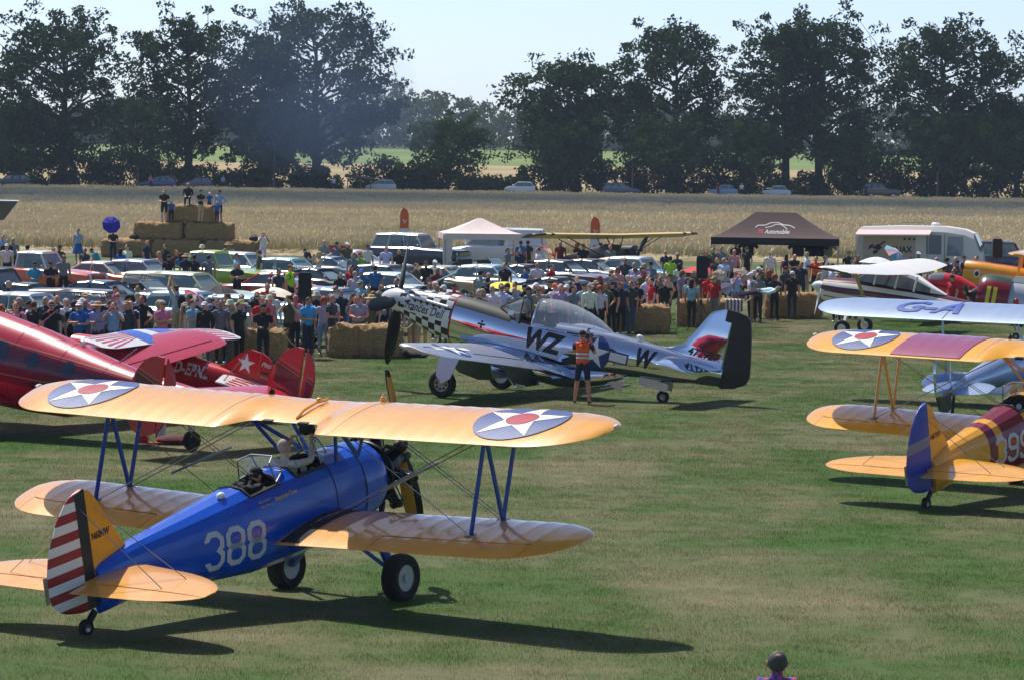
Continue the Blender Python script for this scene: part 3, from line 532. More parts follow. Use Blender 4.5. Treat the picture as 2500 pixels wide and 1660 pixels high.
# drifting engine smoke in front of the tallest oak
SMK = bpy.data.materials.new('engine_smoke'); SMK.use_nodes = True; nt = SMK.node_tree; nt.nodes.remove(nt.nodes['Principled BSDF']); pv = nd(nt, 'ShaderNodeVolumePrincipled'); pv.inputs['Color'].default_value = (.55, .72, 1, 1); pv.inputs['Density'].default_value = .0075; pv.inputs['Anisotropy'].default_value = .3; nt.links.new(pv.outputs[0], nt.nodes['Material Output'].inputs['Volume'])
for i, (px, py, rx, rz, ry) in enumerate(((755, 215, 10.5, 8.5, 12), (850, 300, 9.0, 5.0, 10))):
    q = MB(); p = at(px, py, 330.0); q.ell(p, (rx, ry, min(rz, p.z - 1.2)), 0, 24, 14); mk('engine_smoke', q, SMK, kind='stuff', label=('blue engine smoke drifting before the tallest oak', 'smoke thinning out beside the sky gap')[i], cat='smoke')
# ================================================================ aircraft: shared pieces
STEEL = M('bare_steel', C(150, 152, 155), .3, 1.0, .1)
RUBBER = M('tyre_rubber', C(34, 34, 35), .85, 0, .25, 9)
DARK = M('dark_metal', C(28, 28, 30), .45, .5, .3, 8)
BLACK = M('black_paint', C(22, 23, 27), .45, 0, .15, 4)
COCKPIT = M('cockpit_lining', C(60, 62, 60), .8, 0, .3, 9)
LEATHER = M('black_leather', C(30, 28, 27), .6, 0, .3, 12)
GLASS = glassmat('clear_glass', (.8, .88, .9, 1), .03, .22)
WHITE = M('white_paint', C(235, 235, 232), .4, 0, .06, 3)
NAVY = M('insignia_blue', C(24, 62, 128), .5, 0, .1, 3)
RED = M('insignia_red', C(168, 40, 52), .4, 0, .1, 3)
def foil(c, t, camber=.03):
    yt = 5 * t * (.2969 * math.sqrt(max(c, 0)) - .126 * c - .3516 * c * c + .2843 * c ** 3 - .1015 * c ** 4)
    return yt, camber * 4 * c * (1 - c)
class Wing:
    """le(y), te(y), zb(y) give the plan form; surface sags between the ribs"""
    def __init__(s, le, te, zb, thick=.11, camber=.03, rib=.0, sag=.0, inc=0.0): s.le, s.te, s.zb, s.t, s.cb, s.rib, s.sag, s.inc = le, te, zb, thick, camber, rib, sag, inc
    def pt(s, y, c, up):
        le, te = s.le(abs(y)), s.te(abs(y)); ch = le - te; yt, yc = foil(c, s.t, s.cb)
        g = 1.0
        if s.rib: g = 1 - s.sag * min(1, abs((y / s.rib + .5) % 1 - .5) * 2) ** .55 * math.sin(math.pi * min(1, c * 1.02)) ** .4
        return Vector((le - c * ch, y, s.zb(abs(y)) + (yc + (yt * g + .004 / max(ch, .1) if up else -yt * g)) * ch - c * ch * s.inc))
    def top(s, x, y, off=.004):
        le, te = s.le(abs(y)), s.te(abs(y)); c = min(max((le - x) / max(le - te, .05), 0.004), 1); p = s.pt(y, c, True); return Vector((x, y, p.z + off))
    def bot(s, x, y, off=.004):
        le, te = s.le(abs(y)), s.te(abs(y)); c = min(max((le - x) / max(le - te, .05), 0.004), 1); p = s.pt(y, c, False); return Vector((x, y, p.z - off))
    def section(s, mb, ys, c0=0.0, c1=1.0, nc=13, m=0, mf=None):
        cs = [c0 + (c1 - c0) * (.5 - .5 * math.cos(math.pi * i / (nc - 1))) if c0 == 0 else c0 + (c1 - c0) * i / (nc - 1) for i in range(nc)]
        rings = [[s.pt(y, c, True) for c in reversed(cs)] + [s.pt(y, c, False) for c in (cs[1:] if c0 == 0 else cs)] for y in ys]
        return mb.loft(rings, m, mf=mf)
def tipf(y, y0, y1): return 0 if y <= y0 else 1 - math.sqrt(max(0, 1 - ((y - y0) / (y1 - y0)) ** 2))
def ring(x, zc, w, up, dn, n=20, e=2.0, ph=.5):
    out = []
    for k in range(n):
        t = 2 * math.pi * (k + ph) / n; c, s = math.cos(t), math.sin(t)
        out.append(Vector((x, w * math.copysign(abs(c) ** (2 / e), c), zc + (up if s > 0 else dn) * math.copysign(abs(s) ** (2 / e), s))))
    return out
def lerp_st(st, x):
    for a, b in zip(st, st[1:]):
        if a[0] >= x >= b[0]:
            t = (a[0] - x) / (a[0] - b[0]); return [a[i] + (b[i] - a[i]) * t for i in range(len(a))]
    return list(st[0] if x > st[0][0] else st[-1])
def wheel(parent, c, r, w, ax=(0, 1, 0), hub=None, hubr=.55, name='wheel', spokes=0):
    mb = MB(); prof = [(r * .55, -w * .4), (r * .8, -w * .5), (r * .95, -w * .38), (r, -w * .15), (r, w * .15), (r * .95, w * .38), (r * .8, w * .5), (r * .55, w * .4)]
    mb.lathe(prof, c, ax, 28); o = mk(name, mb, RUBBER, parent)
    hb = MB(); hb.lathe([(.001, -w * .3), (r * hubr, -w * .36), (r * hubr * 1.04, -w * .42), (r * hubr * 1.04, w * .42), (r * hubr, w * .36), (r * hubr * .3, w * .33), (r * hubr * .28, w * .45), (.001, w * .45)], c, ax, 24)
    mk('hub', hb, hub or STEEL, o)
    if spokes:
        a = Vector(ax); t = a.cross(Vector((0, 0, 1))).normalized(); b = a.cross(t)
        for k in range(spokes):
            th = 2 * math.pi * k / spokes; d = t * math.cos(th) + b * math.sin(th); sb = MB()
            sb.ell(Vector(c) + d * r * hubr * .66 + a * w * .37, (r * .09,) * 3, 0, 8, 4); mk('hub_hole', sb, BLACK, o)
    return o
def strut(mb, a, b, r=.03, flat=.45, n=8, m=0):
    a, b = Vector(a), Vector(b); d = (b - a).normalized(); f = Vector((1, 0, 0)); s = d.cross(f).normalized(); f2 = s.cross(d).normalized()
    rings = [[p + f2 * (r * math.cos(2 * math.pi * k / n)) + s * (r * flat * math.sin(2 * math.pi * k / n)) for k in range(n)] for p in (a, b)]
    return mb.loft(rings, m)
def roundel(W, cx, cy, r, parent, cutn=.16, red=True, top=True):
    f = lambda off: (lambda u, v: W.top(cx + u, cy + v, off))
    decal('insignia_disc', [circle_pts(r, 40)], f(.012), NAVY, parent, cutn)
    decal('insignia_star', [[(x, y) for x, y in star_pts(r * .985, 0)][i:i + 2] + [star_pts(r * .985, 0)[i - 1]] for i in range(0, 10, 2)] + [[star_pts(r * .985, 0)[i] for i in (1, 3, 5, 7, 9)]], f(.017), WHITE, parent, cutn)
    if red: decal('insignia_centre', [circle_pts(r * .34, 24)], f(.022), RED, parent, cutn)
DIG = {'3': ([(0, .80), (.0, .84), (.16, 1), (.44, 1), (.6, .84), (.6, .62), (.47, .5), (.6, .38), (.6, .16), (.44, 0), (.16, 0), (0, .16), (0, .2)], False)}
def digit_polys(ch, w):
    if ch == '3': return stroke(DIG['3'][0], w)
    o1 = [(.13, .5), (.0, .62), (.0, .86), (.16, 1), (.44, 1), (.6, .86), (.6, .62), (.47, .5)]
    o2 = [(.13, .5), (.0, .38), (.0, .14), (.16, 0), (.44, 0), (.6, .14), (.6, .38), (.47, .5)]
    if ch == '8': return stroke(o1, w, True) + stroke(o2, w, True)
    return stroke(o1, w, True) + stroke([(.6, .6), (.6, .14), (.44, 0), (.16, 0), (0, .14), (0, .2)], w)   # 9
def digits(txt, h):
    out = []; x = 0
    for ch in txt:
        out += [[(x + p[0] * h, p[1] * h) for p in q] for q in digit_polys(ch, .165)]; x += .6 * h + .26 * h
    return out
# ================================================================ the two training biplanes
def stearman(pose, label, body, fin_c, rud, strut_c, wingm, number, reg, band):
    root = empty('training_biplane', mat=pose, label=label, cat='biplane', group='open cockpit training biplanes')
    st = [(.22, 1.48, .475, .55, .585), (.0, 1.48, .47, .56, .60), (-.45, 1.48, .465, .60, .62), (-1.05, 1.48, .46, .61, .63), (-1.4, 1.48, .455, .61, .62), (-2.0, 1.48, .44, .59, .58), (-2.6, 1.5, .385, .53, .51), (-3.2, 1.53, .325, .46, .44), (-4.1, 1.60, .21, .33, .37), (-4.6, 1.62, .115, .22, .42), (-4.72, 1.62, .085, .16, .42)]
    xs = [.22, .1, 0, -.225, -.45, -.75, -1.05, -1.22, -1.4, -1.7, -2.0, -2.3, -2.6, -2.75, -2.95, -3.2, -3.6, -4.1, -4.4, -4.6, -4.72]
    n = 18; rings = []
    for x in xs:
        s_ = lerp_st(st, x); rings.append(ring(x, s_[1], s_[2], s_[3], s_[4], n, 2.35))
    def mf(i, j):
        xm = (xs[i] + xs[i + 1]) / 2
        if 2 <= j <= 5 and (-1.05 < xm < -.45 or -2.0 < xm < -1.4): return -1
        if band: return 1 if (-2.0 > xm > -3.2 and not (-2.75 > xm > -2.95)) else 0
        return 0
    fb = MB(); fb.loft(rings, 0, mf=mf); bv = bvh_of(fb)
    fus = mk('fuselage', fb, [body] + ([band] if band else []), root, 14)
    cw = MB()      # smooth metal engine cowl with a panel seam
    cst = [(.21, 1.48, .482, .557, .59), (.24, 1.48, .478, .552, .575), (.42, 1.48, .478, .54, .55), (.58, 1.48, .468, .51, .52), (.68, 1.48, .45, .48, .48), (.73, 1.48, .42, .44, .44), (.66, 1.48, .36, .36, .36)]
    cw.loft([ring(a[0], a[1], a[2], a[3], a[4], 32, 2.2) for a in cst], cap=(False, True)); mk('engine_cowl', cw, body, root)
    sm = MB(); sm.loft([ring(x, 1.48, .486, .562, .595, 32, 2.2) for x in (.205, .19)], cap=(False, False)); sm.loft([ring(x, 1.48, .4695, .606, .626, 18, 2.35) for x in (-.42, -.436)], cap=(False, False)); mk('panel_seam', sm, DARK, fus)
    for x0, x1 in ((-.45, -1.05), (-1.4, -2.0)):   # cockpits: lined tub, padded rim, seat, instrument panel, windscreen
        tb = MB(); zt = 1.95
        tb.loft([[Vector((x, y, z)) for x, y in ((x0 + .02, -.33), (x0 + .02, .33), (x1 - .02, .33), (x1 - .02, -.33))] for z in (zt - .1, 1.3)], cap=(False, True)); tub = mk('cockpit_tub', tb, COCKPIT, root, None)
        rm = MB(); r0 = rings[xs.index(x0)]; r1 = rings[xs.index(x1)]; path = [r0[k] for k in range(2, 7)]
        for x in xs:
            if x0 > x > x1: path.append(rings[xs.index(x)][6])
        path += [r1[k] for k in range(6, 1, -1)]
        for x in reversed(xs):
            if x0 > x > x1: path.append(rings[xs.index(x)][2])
        path.append(r0[2]); rm.tube(path, .026, 6); mk('padded_rim', rm, LEATHER, tub)
        se = MB(); se.box((x1 + .14, 0, 1.62), (.1, .5, .5)); se.box((x1 + .3, 0, 1.42), (.36, .5, .1)); mk('seat', se, LEATHER, tub)
        ip = MB(); ip.box((x0 - .03, 0, 1.83), (.03, .56, .32)); pn = mk('instrument_panel', ip, BLACK, tub)
        gb = MB()
        for yy, zz in ((-.16, 1.88), (0, 1.9), (.16, 1.88), (-.08, 1.77), (.09, 1.77)): gb.lathe([(.055, 0), (.055, -.012), (.001, -.012)], (x0 - .046, yy, zz), (1, 0, 0), 12)
        mk('dials', gb, WHITE, pn)
        xw = x0 + .1; B = [(xw + .12, -.27, 2.055), (xw, -.3, 2.04), (xw - .16, -.31, 2.02)]; T = [(xw - .02, -.2, 2.31), (xw - .02, -.21, 2.31), (xw - .2, -.26, 2.28)]
        B = [(xw - .16, -.31, 2.0), (xw + .12, -.2, 2.07), (xw + .12, .2, 2.07), (xw - .16, .31, 2.0)]; T = [(xw - .2, -.27, 2.27), (xw - .02, -.18, 2.31), (xw - .02, .18, 2.31), (xw - .2, .27, 2.27)]
        fr = MB()
        for i in range(4): fr.tube([B[i], T[i]], .010, 6)
        fr.tube(B, .011, 6); fr.tube(T, .010, 6); ws = mk('windscreen_frame', fr, STEEL, root)
        for i in range(3):
            g = MB(); g.add([B[i], B[i + 1], T[i + 1], T[i]], [(0, 1, 2, 3)]); mk('windscreen_pane', g, GLASS, ws, None)
    # radial engine
    en = MB(); en.lathe([(.001, 1.62), (.07, 1.62), (.09, 1.5), (.16, 1.36), (.24, 1.25), (.26, 1.0), (.26, .62), (.001, .62)], (0, 0, 1.48), (1, 0, 0), 20); eng = mk('engine_crankcase', en, DARK, root)
    for k in range(7):
        th = math.pi / 2 + 2 * math.pi * k / 7; d = Vector((0, math.cos(th), math.sin(th))); cb = MB(); prof = []
        for i in range(11): prof += [(.085, .22 + i * .026), (.085, .23 + i * .026), (.066, .231 + i * .026), (.066, .245 + i * .026)]
        prof += [(.095, .51), (.1, .55), (.07, .6), (.001, .6)]; cb.lathe(prof, (1.08, 0, 1.48), d, 12)
        s = d.cross(Vector((1, 0, 0)))
        for q in (-.035, .035): cb.tube([Vector((1.2, 0, 1.48)) + d * .22 + s * q, Vector((1.17, 0, 1.48)) + d * .56 + s * q * 1.6], .011, 6)
        cb.ell(Vector((1.14, 0, 1.48)) + d * .57, (.07, .05, .05), 0, 8, 5); cb.tube([Vector((1.0, 0, 1.48)) + d * .52, Vector((.9, 0, 1.48)) + d * .48 + s * .1, Vector((.86, 0, 1.48)) + d * .42 + s * .1], .03, 7)
        mk('cylinder', cb, DARK, eng)
    ex = MB(); ex.tube([(.84, .42 * math.cos(a), 1.48 + .42 * math.sin(a)) for a in frange(0, 2 * math.pi, 24)], .035, 8); ex.tube([(.84, -.2, 1.08), (.7, -.24, .9), (.3, -.25, .8)], .045, 8); mk('exhaust_collector', ex, DARK, eng)
    PROP = M('propeller_wood', C(196, 140, 52), .35, 0, .1); pr = MB()
    for sg in (1, -1):
        ax = Vector((0, .10 * sg, sg)).normalized(); rr = []
        for q in frange(.06, 1.24, 12):
            t = q / 1.24; wd = .05 + .085 * math.sin(math.pi * min(1, t * 1.02)) ** .7 if t < .97 else .045; tw = .9 - .65 * t; th = .035 * (1 - t) + .012
            cdir = Vector((math.sin(tw), math.cos(tw) * sg, 0)); nn = cdir.cross(ax)
            rr.append([Vector((1.66, 0, 1.48)) + ax * q + cdir * (wd * math.cos(2 * math.pi * k / 10)) + nn * (th * math.sin(2 * math.pi * k / 10)) for k in range(10)])
        pr.loft(rr, mf=lambda i, j: 1 if j in (0, 1, 8, 9) or i > 10 else 0)
    pr.lathe([(.001, .12), (.05, .11), (.08, .03), (.08, -.06), (.001, -.06)], (1.66, 0, 1.48), (1, 0, 0), 14, 1); mk('propeller', pr, [PROP, DARK], root)
    # wings
    dih = lambda y: y * .012
    def u_te(y):
        base = -1.22 + .95 * tipf(y, 3.95, 4.9)
        if y < .9: t = max(0, (y - .5) / .4); return base + .46 * (1 - t * t * (3 - 2 * t))
        return base
    U = Wing(lambda y: .30 - .52 * tipf(y, 4.1, 4.9), u_te, lambda y: 2.60 + dih(y), .125, .035, .30, .10)
    ysU = sorted(set([round(k * .3 + d, 4) for k in range(-16, 17) for d in (-.09, -.03, 0, .03, .09, .15) if -4.83 < k * .3 + d < 4.83] + [-.5, .5, -.55, .55, .65, -.65, .75, -.75, .85, -.85, .9, -.9, 4.86, -4.86, 4.893, -4.893, 4.84, -4.84]))
    ub = MB(); U.section(ub, ysU, nc=15); up = mk('upper_wing', ub, wingm, root, 40)
    for s in (-1, 1):
        roundel(U, -.46, s * 3.64, .64, up)
        if band: decal('maroon_band', [[(-1.16, 1.3), (.27, 1.3), (.27, 2.75), (-1.16, 2.75)]], lambda u, v, s=s: U.top(u, s * v, .012), M('band_plum', C(150, 62, 104), .25, 0, .06, 2, None, .6), up, .1)
    for s in (-1, 1):
        tp = MB()
        for x0_, x1_ in ((.28, -1.2),):
            prev = [U.top(x, s * 1.02, .004) for x in frange(x0_, x1_, 14)]; prev2 = [U.top(x, s * 1.05, .004) for x in frange(x0_, x1_, 14)]
            tp.add(prev + prev2, [(i, i + 1, 15 + i + 1, 15 + i) for i in range(14)])
        mk('wing_joint_tape', tp, M('joint_tape', C(205, 150, 70), .5), up)
    hd = MB(); hd.tube([U.top(.02, -.12, .03), U.top(-.2, -.12, .05), U.top(-.5, -.12, .045), U.top(-.66, -.12, .01)], .022, 7); hd.ell(U.top(-.16, -.12, .06), (.05, .04, .04)); mk('fuel_gauge_bar', hd, wingm, up)
    for s in (-1, 1):
        cb = MB(); cb.ell(U.top(.16, s * .95, .03), (.06, .03, .05)); cb.tube([U.top(.16, s * .95, .02), U.top(.16, s * .95, .1)], .012, 6); mk('filler_cap', cb, DARK if s > 0 else wingm, up)
        hb = MB(); g = [U.top(-.70, s * y, .006) for y in (.22, .36)] + [U.bot(-.7, s * y, .0) for y in (.36, .22)]
        hb.box((u_te(.3) + .012, s * .3, U.top(u_te(.3) + .02, .3).z - .02), (.07, .16, .05)); mk('hand_grip', hb, BLACK, up)
        lb = MB(); lb.ell((-.22, s * 4.9, 2.66 + .05), (.06, .035, .025)); mk('tip_light', lb, M('lamp_glass', C(215, 220, 222), .1), up)
    Lw = Wing(lambda y: -.25 - .5 * tipf(y, 3.9, 4.7), lambda y: -1.77 + .95 * tipf(y, 3.75, 4.7), lambda y: 1.25 + y * .026, .115, .03, .30, .10)
    lo_t = ('starboard', 'port')
    for s in (-1, 1):
        lb = MB(); Y = lambda a, b, n: [s * v for v in frange(a, b, n)]
        RB = lambda a, b: [s * v for v in sorted(set([a, b] + [round(k * .3 + d, 4) for k in range(0, 17) for d in (-.09, -.03, 0, .03, .09, .15) if a < k * .3 + d < b]))]; secs = [(RB(.30, 1.9), 0, 1), (RB(1.9, 4.2), 0, .735), (RB(4.2, 4.6) + [s * v for v in (4.65, 4.68, 4.695)], 0, 1)]
        for ys, c0, c1 in secs: Lw.section(lb, ys if s > 0 else ys, c0, c1)
        lw = mk('lower_wing', lb, wingm, root, 40)
        ab = MB(); Lw.section(ab, RB(1.915, 4.19), .752, 1, 7); mk('aileron', ab, wingm, lw, 40)
        gb = MB(); gb.tube([Lw.pt(s * 1.9, .743, True) - Vector((0, 0, .012)), Lw.pt(s * 4.19, .743, True) - Vector((0, 0, .012))], .012, 6); mk('aileron_hinge', gb, BLACK, lw)
        if s < 0 or True:
            wk = MB(); a = [Lw.top(x, s * .47, .005) for x in frange(-.28, -1.72, 12)]; b = [Lw.top(x, s * .80, .005) for x in frange(-.28, -1.72, 12)]
            wk.add(a + b, [(i, i + 1, 13 + i + 1, 13 + i) for i in range(12)]); mk('wing_walk', wk, M('walkway_grit', C(38, 40, 46), .95, 0, .3, 40, (300, .6, .004)), lw, None)
        sb = MB(); fu = U.bot(.05, s * 3.18); ru = U.bot(-.66, s * 3.18); fl = Lw.top(-.48, s * 3.18, -.02); rl = Lw.top(-1.19, s * 3.18, -.02)
        sb2 = None
        for a, b in ((fl, fu), (fl, ru), (rl, ru)):
            q = MB(); strut(q, a, b, .042); mk('interplane_strut', q, strut_c, root)
        for p in (fl, rl):
            q = MB(); q.lathe([(.085, 0), (.085, .012), (.03, .02), (.001, .02)], p + Vector((0, 0, .018)), (0, 0, 1), 14); mk('strut_plate', q, STEEL, lw)
        fx = MB()
        for a, b in (((.15, s * .42, 1.93), U.bot(.1, s * .72)), ((-.32, s * .42, 1.97), U.bot(-.62, s * .72)), ((.15, s * .42, 1.93), U.bot(-.62, s * .72))): strut(fx, a, b, .036)
        mk('cabane_strut', fx, strut_c, root)
        wr = MB()
        for dx in (0, .07): wr.tube([(-.35 + dx, s * .5, 1.3), fu + Vector((dx, 0, 0))], .0065, 5); wr.tube([(.0 + dx, s * .75, 2.56), fl + Vector((dx, 0, 0))], .0065, 5)
        wr.tube([(-1.1, s * .5, 1.3), ru], .0065, 5); wr.tube([(-.62, s * .75, 2.56), rl], .0065, 5)
        mk('bracing_wire', wr, STEEL, root)
        jv = MB(); pm = [(Vector((-.3, s * .5, 1.3)).lerp(fu, .47)), Vector((-1.1, s * .5, 1.3)).lerp(ru, .47)]; jv.tube([pm[0] + Vector((.25, 0, .02)), pm[1] - Vector((.25, 0, .02))], .018, 7); mk('wire_spreader', jv, STEEL, root)
        # landing gear
        ax = .31 * .203; gl = MB(); strut(gl, (.32, s * .34, 1.05), (ax, s * .88, .32), .085, .55); strut(gl, (-.25, s * .34, .95), (ax - .02, s * .8, .42), .04); mk('gear_leg', gl, strut_c if not band else wingm, root)
        w_ = wheel(root, (ax, s * .98, .304), .325, .25, (0, s, 0), M('wheel_disc', C(176, 178, 180), .5, .2, .1, 9), .62)
    # tail: fin, rudder (striped slices), tailplane, elevators, wires, tailwheel
    fo = [(-4.10, 1.90), (-4.16, 1.98), (-4.43, 2.43), (-4.57, 2.68), (-4.66, 2.77), (-4.73, 2.80), (-4.73, 1.70)]
    fbm = MB(); fbm.prism([(x, -.02, z) for x, z in fo], (0, .04, 0)); fn = mk('fin', fbm, fin_c, root)
    bvf = bvh_of(fbm); w, = (.37,)
    decal('registration', None, onto(bvf, (-4.71, -1, 2.14), (1, 0, .0), (0, 0, 1), (0, 1, 0)), BLACK, fn, None, textgeo(reg, .34, .10))
    ro = [(1.31, -5.05), (1.36, -5.28), (1.42, -5.40), (1.54, -5.52), (1.73, -5.57), (1.92, -5.545), (2.14, -5.48), (2.34, -5.38), (2.54, -5.25), (2.70, -5.09), (2.78, -4.96), (2.81, -4.86), (2.82, -4.8)]
    def rte(z):
        for (za, xa), (zb_, xb) in zip(ro, ro[1:]):
            if za <= z <= zb_: return xa + (xb - xa) * (z - za) / (zb_ - za)
        return ro[-1][1]
    zs = frange(1.31, 2.82, 13 * 4); zs = [v for v in zs]
    rb = MB(); rings_ = []
    xh = -4.74
    for z in zs:
        te = min(rte(z), xh - .03); t = .032; xb = xh - min(.19, (xh - te) * .8); rr = []
        rings_.append([Vector((xh, -.022, z)), Vector((xb, -t, z - .055 * 0)), Vector(((xb + te) / 2, -t * .75, z)), Vector((te, -.006, z)), Vector((te, .006, z)), Vector(((xb + te) / 2, t * .75, z)), Vector((xb, t, z)), Vector((xh, .022, z))])
    if rud == 'stripes': rb.loft(rings_, mf=lambda i, j: 2 if j in (0, 6, 7) else (1 if (i // 4) % 2 == 0 else 0)); rmats = [WHITE, M('rudder_red', C(158, 30, 36), .4), BLACK]
    else: rb.loft(rings_, mf=lambda i, j: 1 if 26 <= i < 32 else 0); rmats = [rud, M('rudder_band', C(120, 122, 150), .4)]
    rd = mk('rudder', rb, rmats, root); tr = MB(); tr.box((-5.585, 0, 1.75), (.06, .014, .34)); mk('trim_tab', tr, STEEL, rd)
    TS = Wing(lambda y: -4.02 - .16 * y - .5 * tipf(y, 1.0, 1.98), lambda y: -5.34 + .42 * tipf(y, 1.0, 1.98) + .02 * y, lambda y: 1.66, .06, 0.0)
    for s in (-1, 1):
        sb = MB()
        hing = lambda y: (TS.le(y) + 4.97) / (TS.le(y) - TS.te(y))
        ysT = [.05, .3, .6, .9, 1.15, 1.35, 1.5, 1.65, 1.77, 1.87, 1.93, 1.965]
        for part, (f0, f1) in (('tailplane', (lambda y: 0, lambda y: max(.35, hing(y) - .012))), ('elevator', (lambda y: max(.36, hing(y) + .012), lambda y: 1))):
            q = MB(); rr = []
            for y in ysT:
                if part == 'elevator' and y < .1: y = .12
                cs = [f0(y) + (f1(y) - f0(y)) * i / 6 for i in range(7)]
                rr.append([TS.pt(s * y, c, True) for c in reversed(cs)] + [TS.pt(s * y, c, False) for c in cs])
            q.loft(rr); mk(part, q, wingm, root, 40)
        q = MB(); q.tube([(-4.96, s * .1, 1.66), (-4.96, s * 1.7, 1.66)], .012, 6); mk('elevator_hinge', q, BLACK, root)
        q = MB(); q.tube([(-4.6, 0, 2.55), TS.top(-4.5, s * 1.3)], .006, 5); q.tube([(-4.85, 0, 2.6), TS.top(-4.9, s * 1.25)], .006, 5); q.tube([(-4.5, s * .12, 1.45), TS.bot(-4.5, s * 1.3)], .006, 5); mk('tail_wire', q, STEEL, root)
    tw = MB(); strut(tw, (-4.80, 0, 1.26), (-4.95, 0, 1.15), .055, .7); mk('tailwheel_fork', tw, DARK, root)
    wheel(root, (-4.99, 0, 1.105), .105, .1, (0, 1, 0), STEEL, .5, 'tail_wheel')
    # number and names
    gm = onto(bv, (-3.0, -2, 1.27), (1, 0, -.08), (.05, 0, 1), (0, 1, 0), .006); decal('fuselage_number', digits(number, .44), gm, M('number_grey', C(205, 208, 212), .5, 0, .1), fus, .1)
    for s in (1,):
        gm2 = onto(bv, (3.0 - 6.0 + 1.0, 2, 1.27), (-1, 0, 0), (0, 0, 1), (0, -1, 0), .006); decal('fuselage_number', digits(number, .44), gm2, MC['number_grey'], fus, .1)
    if not band:
        yl = M('gold_lettering', C(214, 190, 60), .5)
        decal('lettering', None, onto(bv, (-1.62, -2, 1.8), (1, 0, .0), (0, 0, 1), (0, 1, 0), .006), yl, fus, None, textgeo('name', .46))
        for i in range(2): decal('lettering', None, onto(bv, (-1.92, -2, 1.84 - i * .06), (1, 0, 0), (0, 0, 1), (0, 1, 0), .006), yl, fus, None, textgeo('crew', .24))
        q = MB(); q.ell((-2.35, -.12, 2.06), (.07, .05, .045)); mk('dome_antenna', q, WHITE, fus)
        q = MB(); q.box((.15, -.5, 1.02), (.35, .03, .22)); q.box((.15, -.517, 1.03), (.16, .01, .12), 1); mk('oil_cooler_scoop', q, [body, BLACK], root)
    return root
def pose_plane(x, y, yaw, pitch, dz=0.0): return Matrix.Translation((x, y, dz)) @ Matrix.Rotation(R(yaw), 4, 'Z') @ Matrix.Rotation(-R(pitch), 4, 'Y')
BLUE = M('blue_dope', C(6, 84, 200), .22, 0, .14, 2.5, (3.5, .10, .02, 3), .35)
YELLOW = M('yellow_dope', C(238, 168, 66), .3, 0, .10, 2.2, (3.0, .08, .02, 3), .9)
STRUTB = M('blue_strut_paint', C(16, 66, 160), .3, 0, .06)
MAROON = M('maroon_dope', C(120, 24, 52), .25, 0, .08, 2, None, .3)
YELLOW2 = M('chrome_yellow_dope', C(240, 168, 30), .25, 0, .10, 2.2, (3.0, .08, .02, 3), .8)
POSE_A = pose_plane(-2.243, 46.28, 54.7, 11.5)
stearman(POSE_A, 'blue biplane with yellow wings and number 388, nearest the camera', BLUE, YELLOW2, 'stripes', STRUTB, YELLOW, '388', 'N60HW', None)
POSE_B = pose_plane(10.14, 62.8, 53.9, 11.5)
yb = stearman(POSE_B, 'yellow biplane with maroon bands and blue rudder, cut by the right edge', YELLOW2, YELLOW2, M('rudder_blue', C(28, 62, 170), .35), YELLOW2, YELLOW2, '399', 'N67193', MAROON)
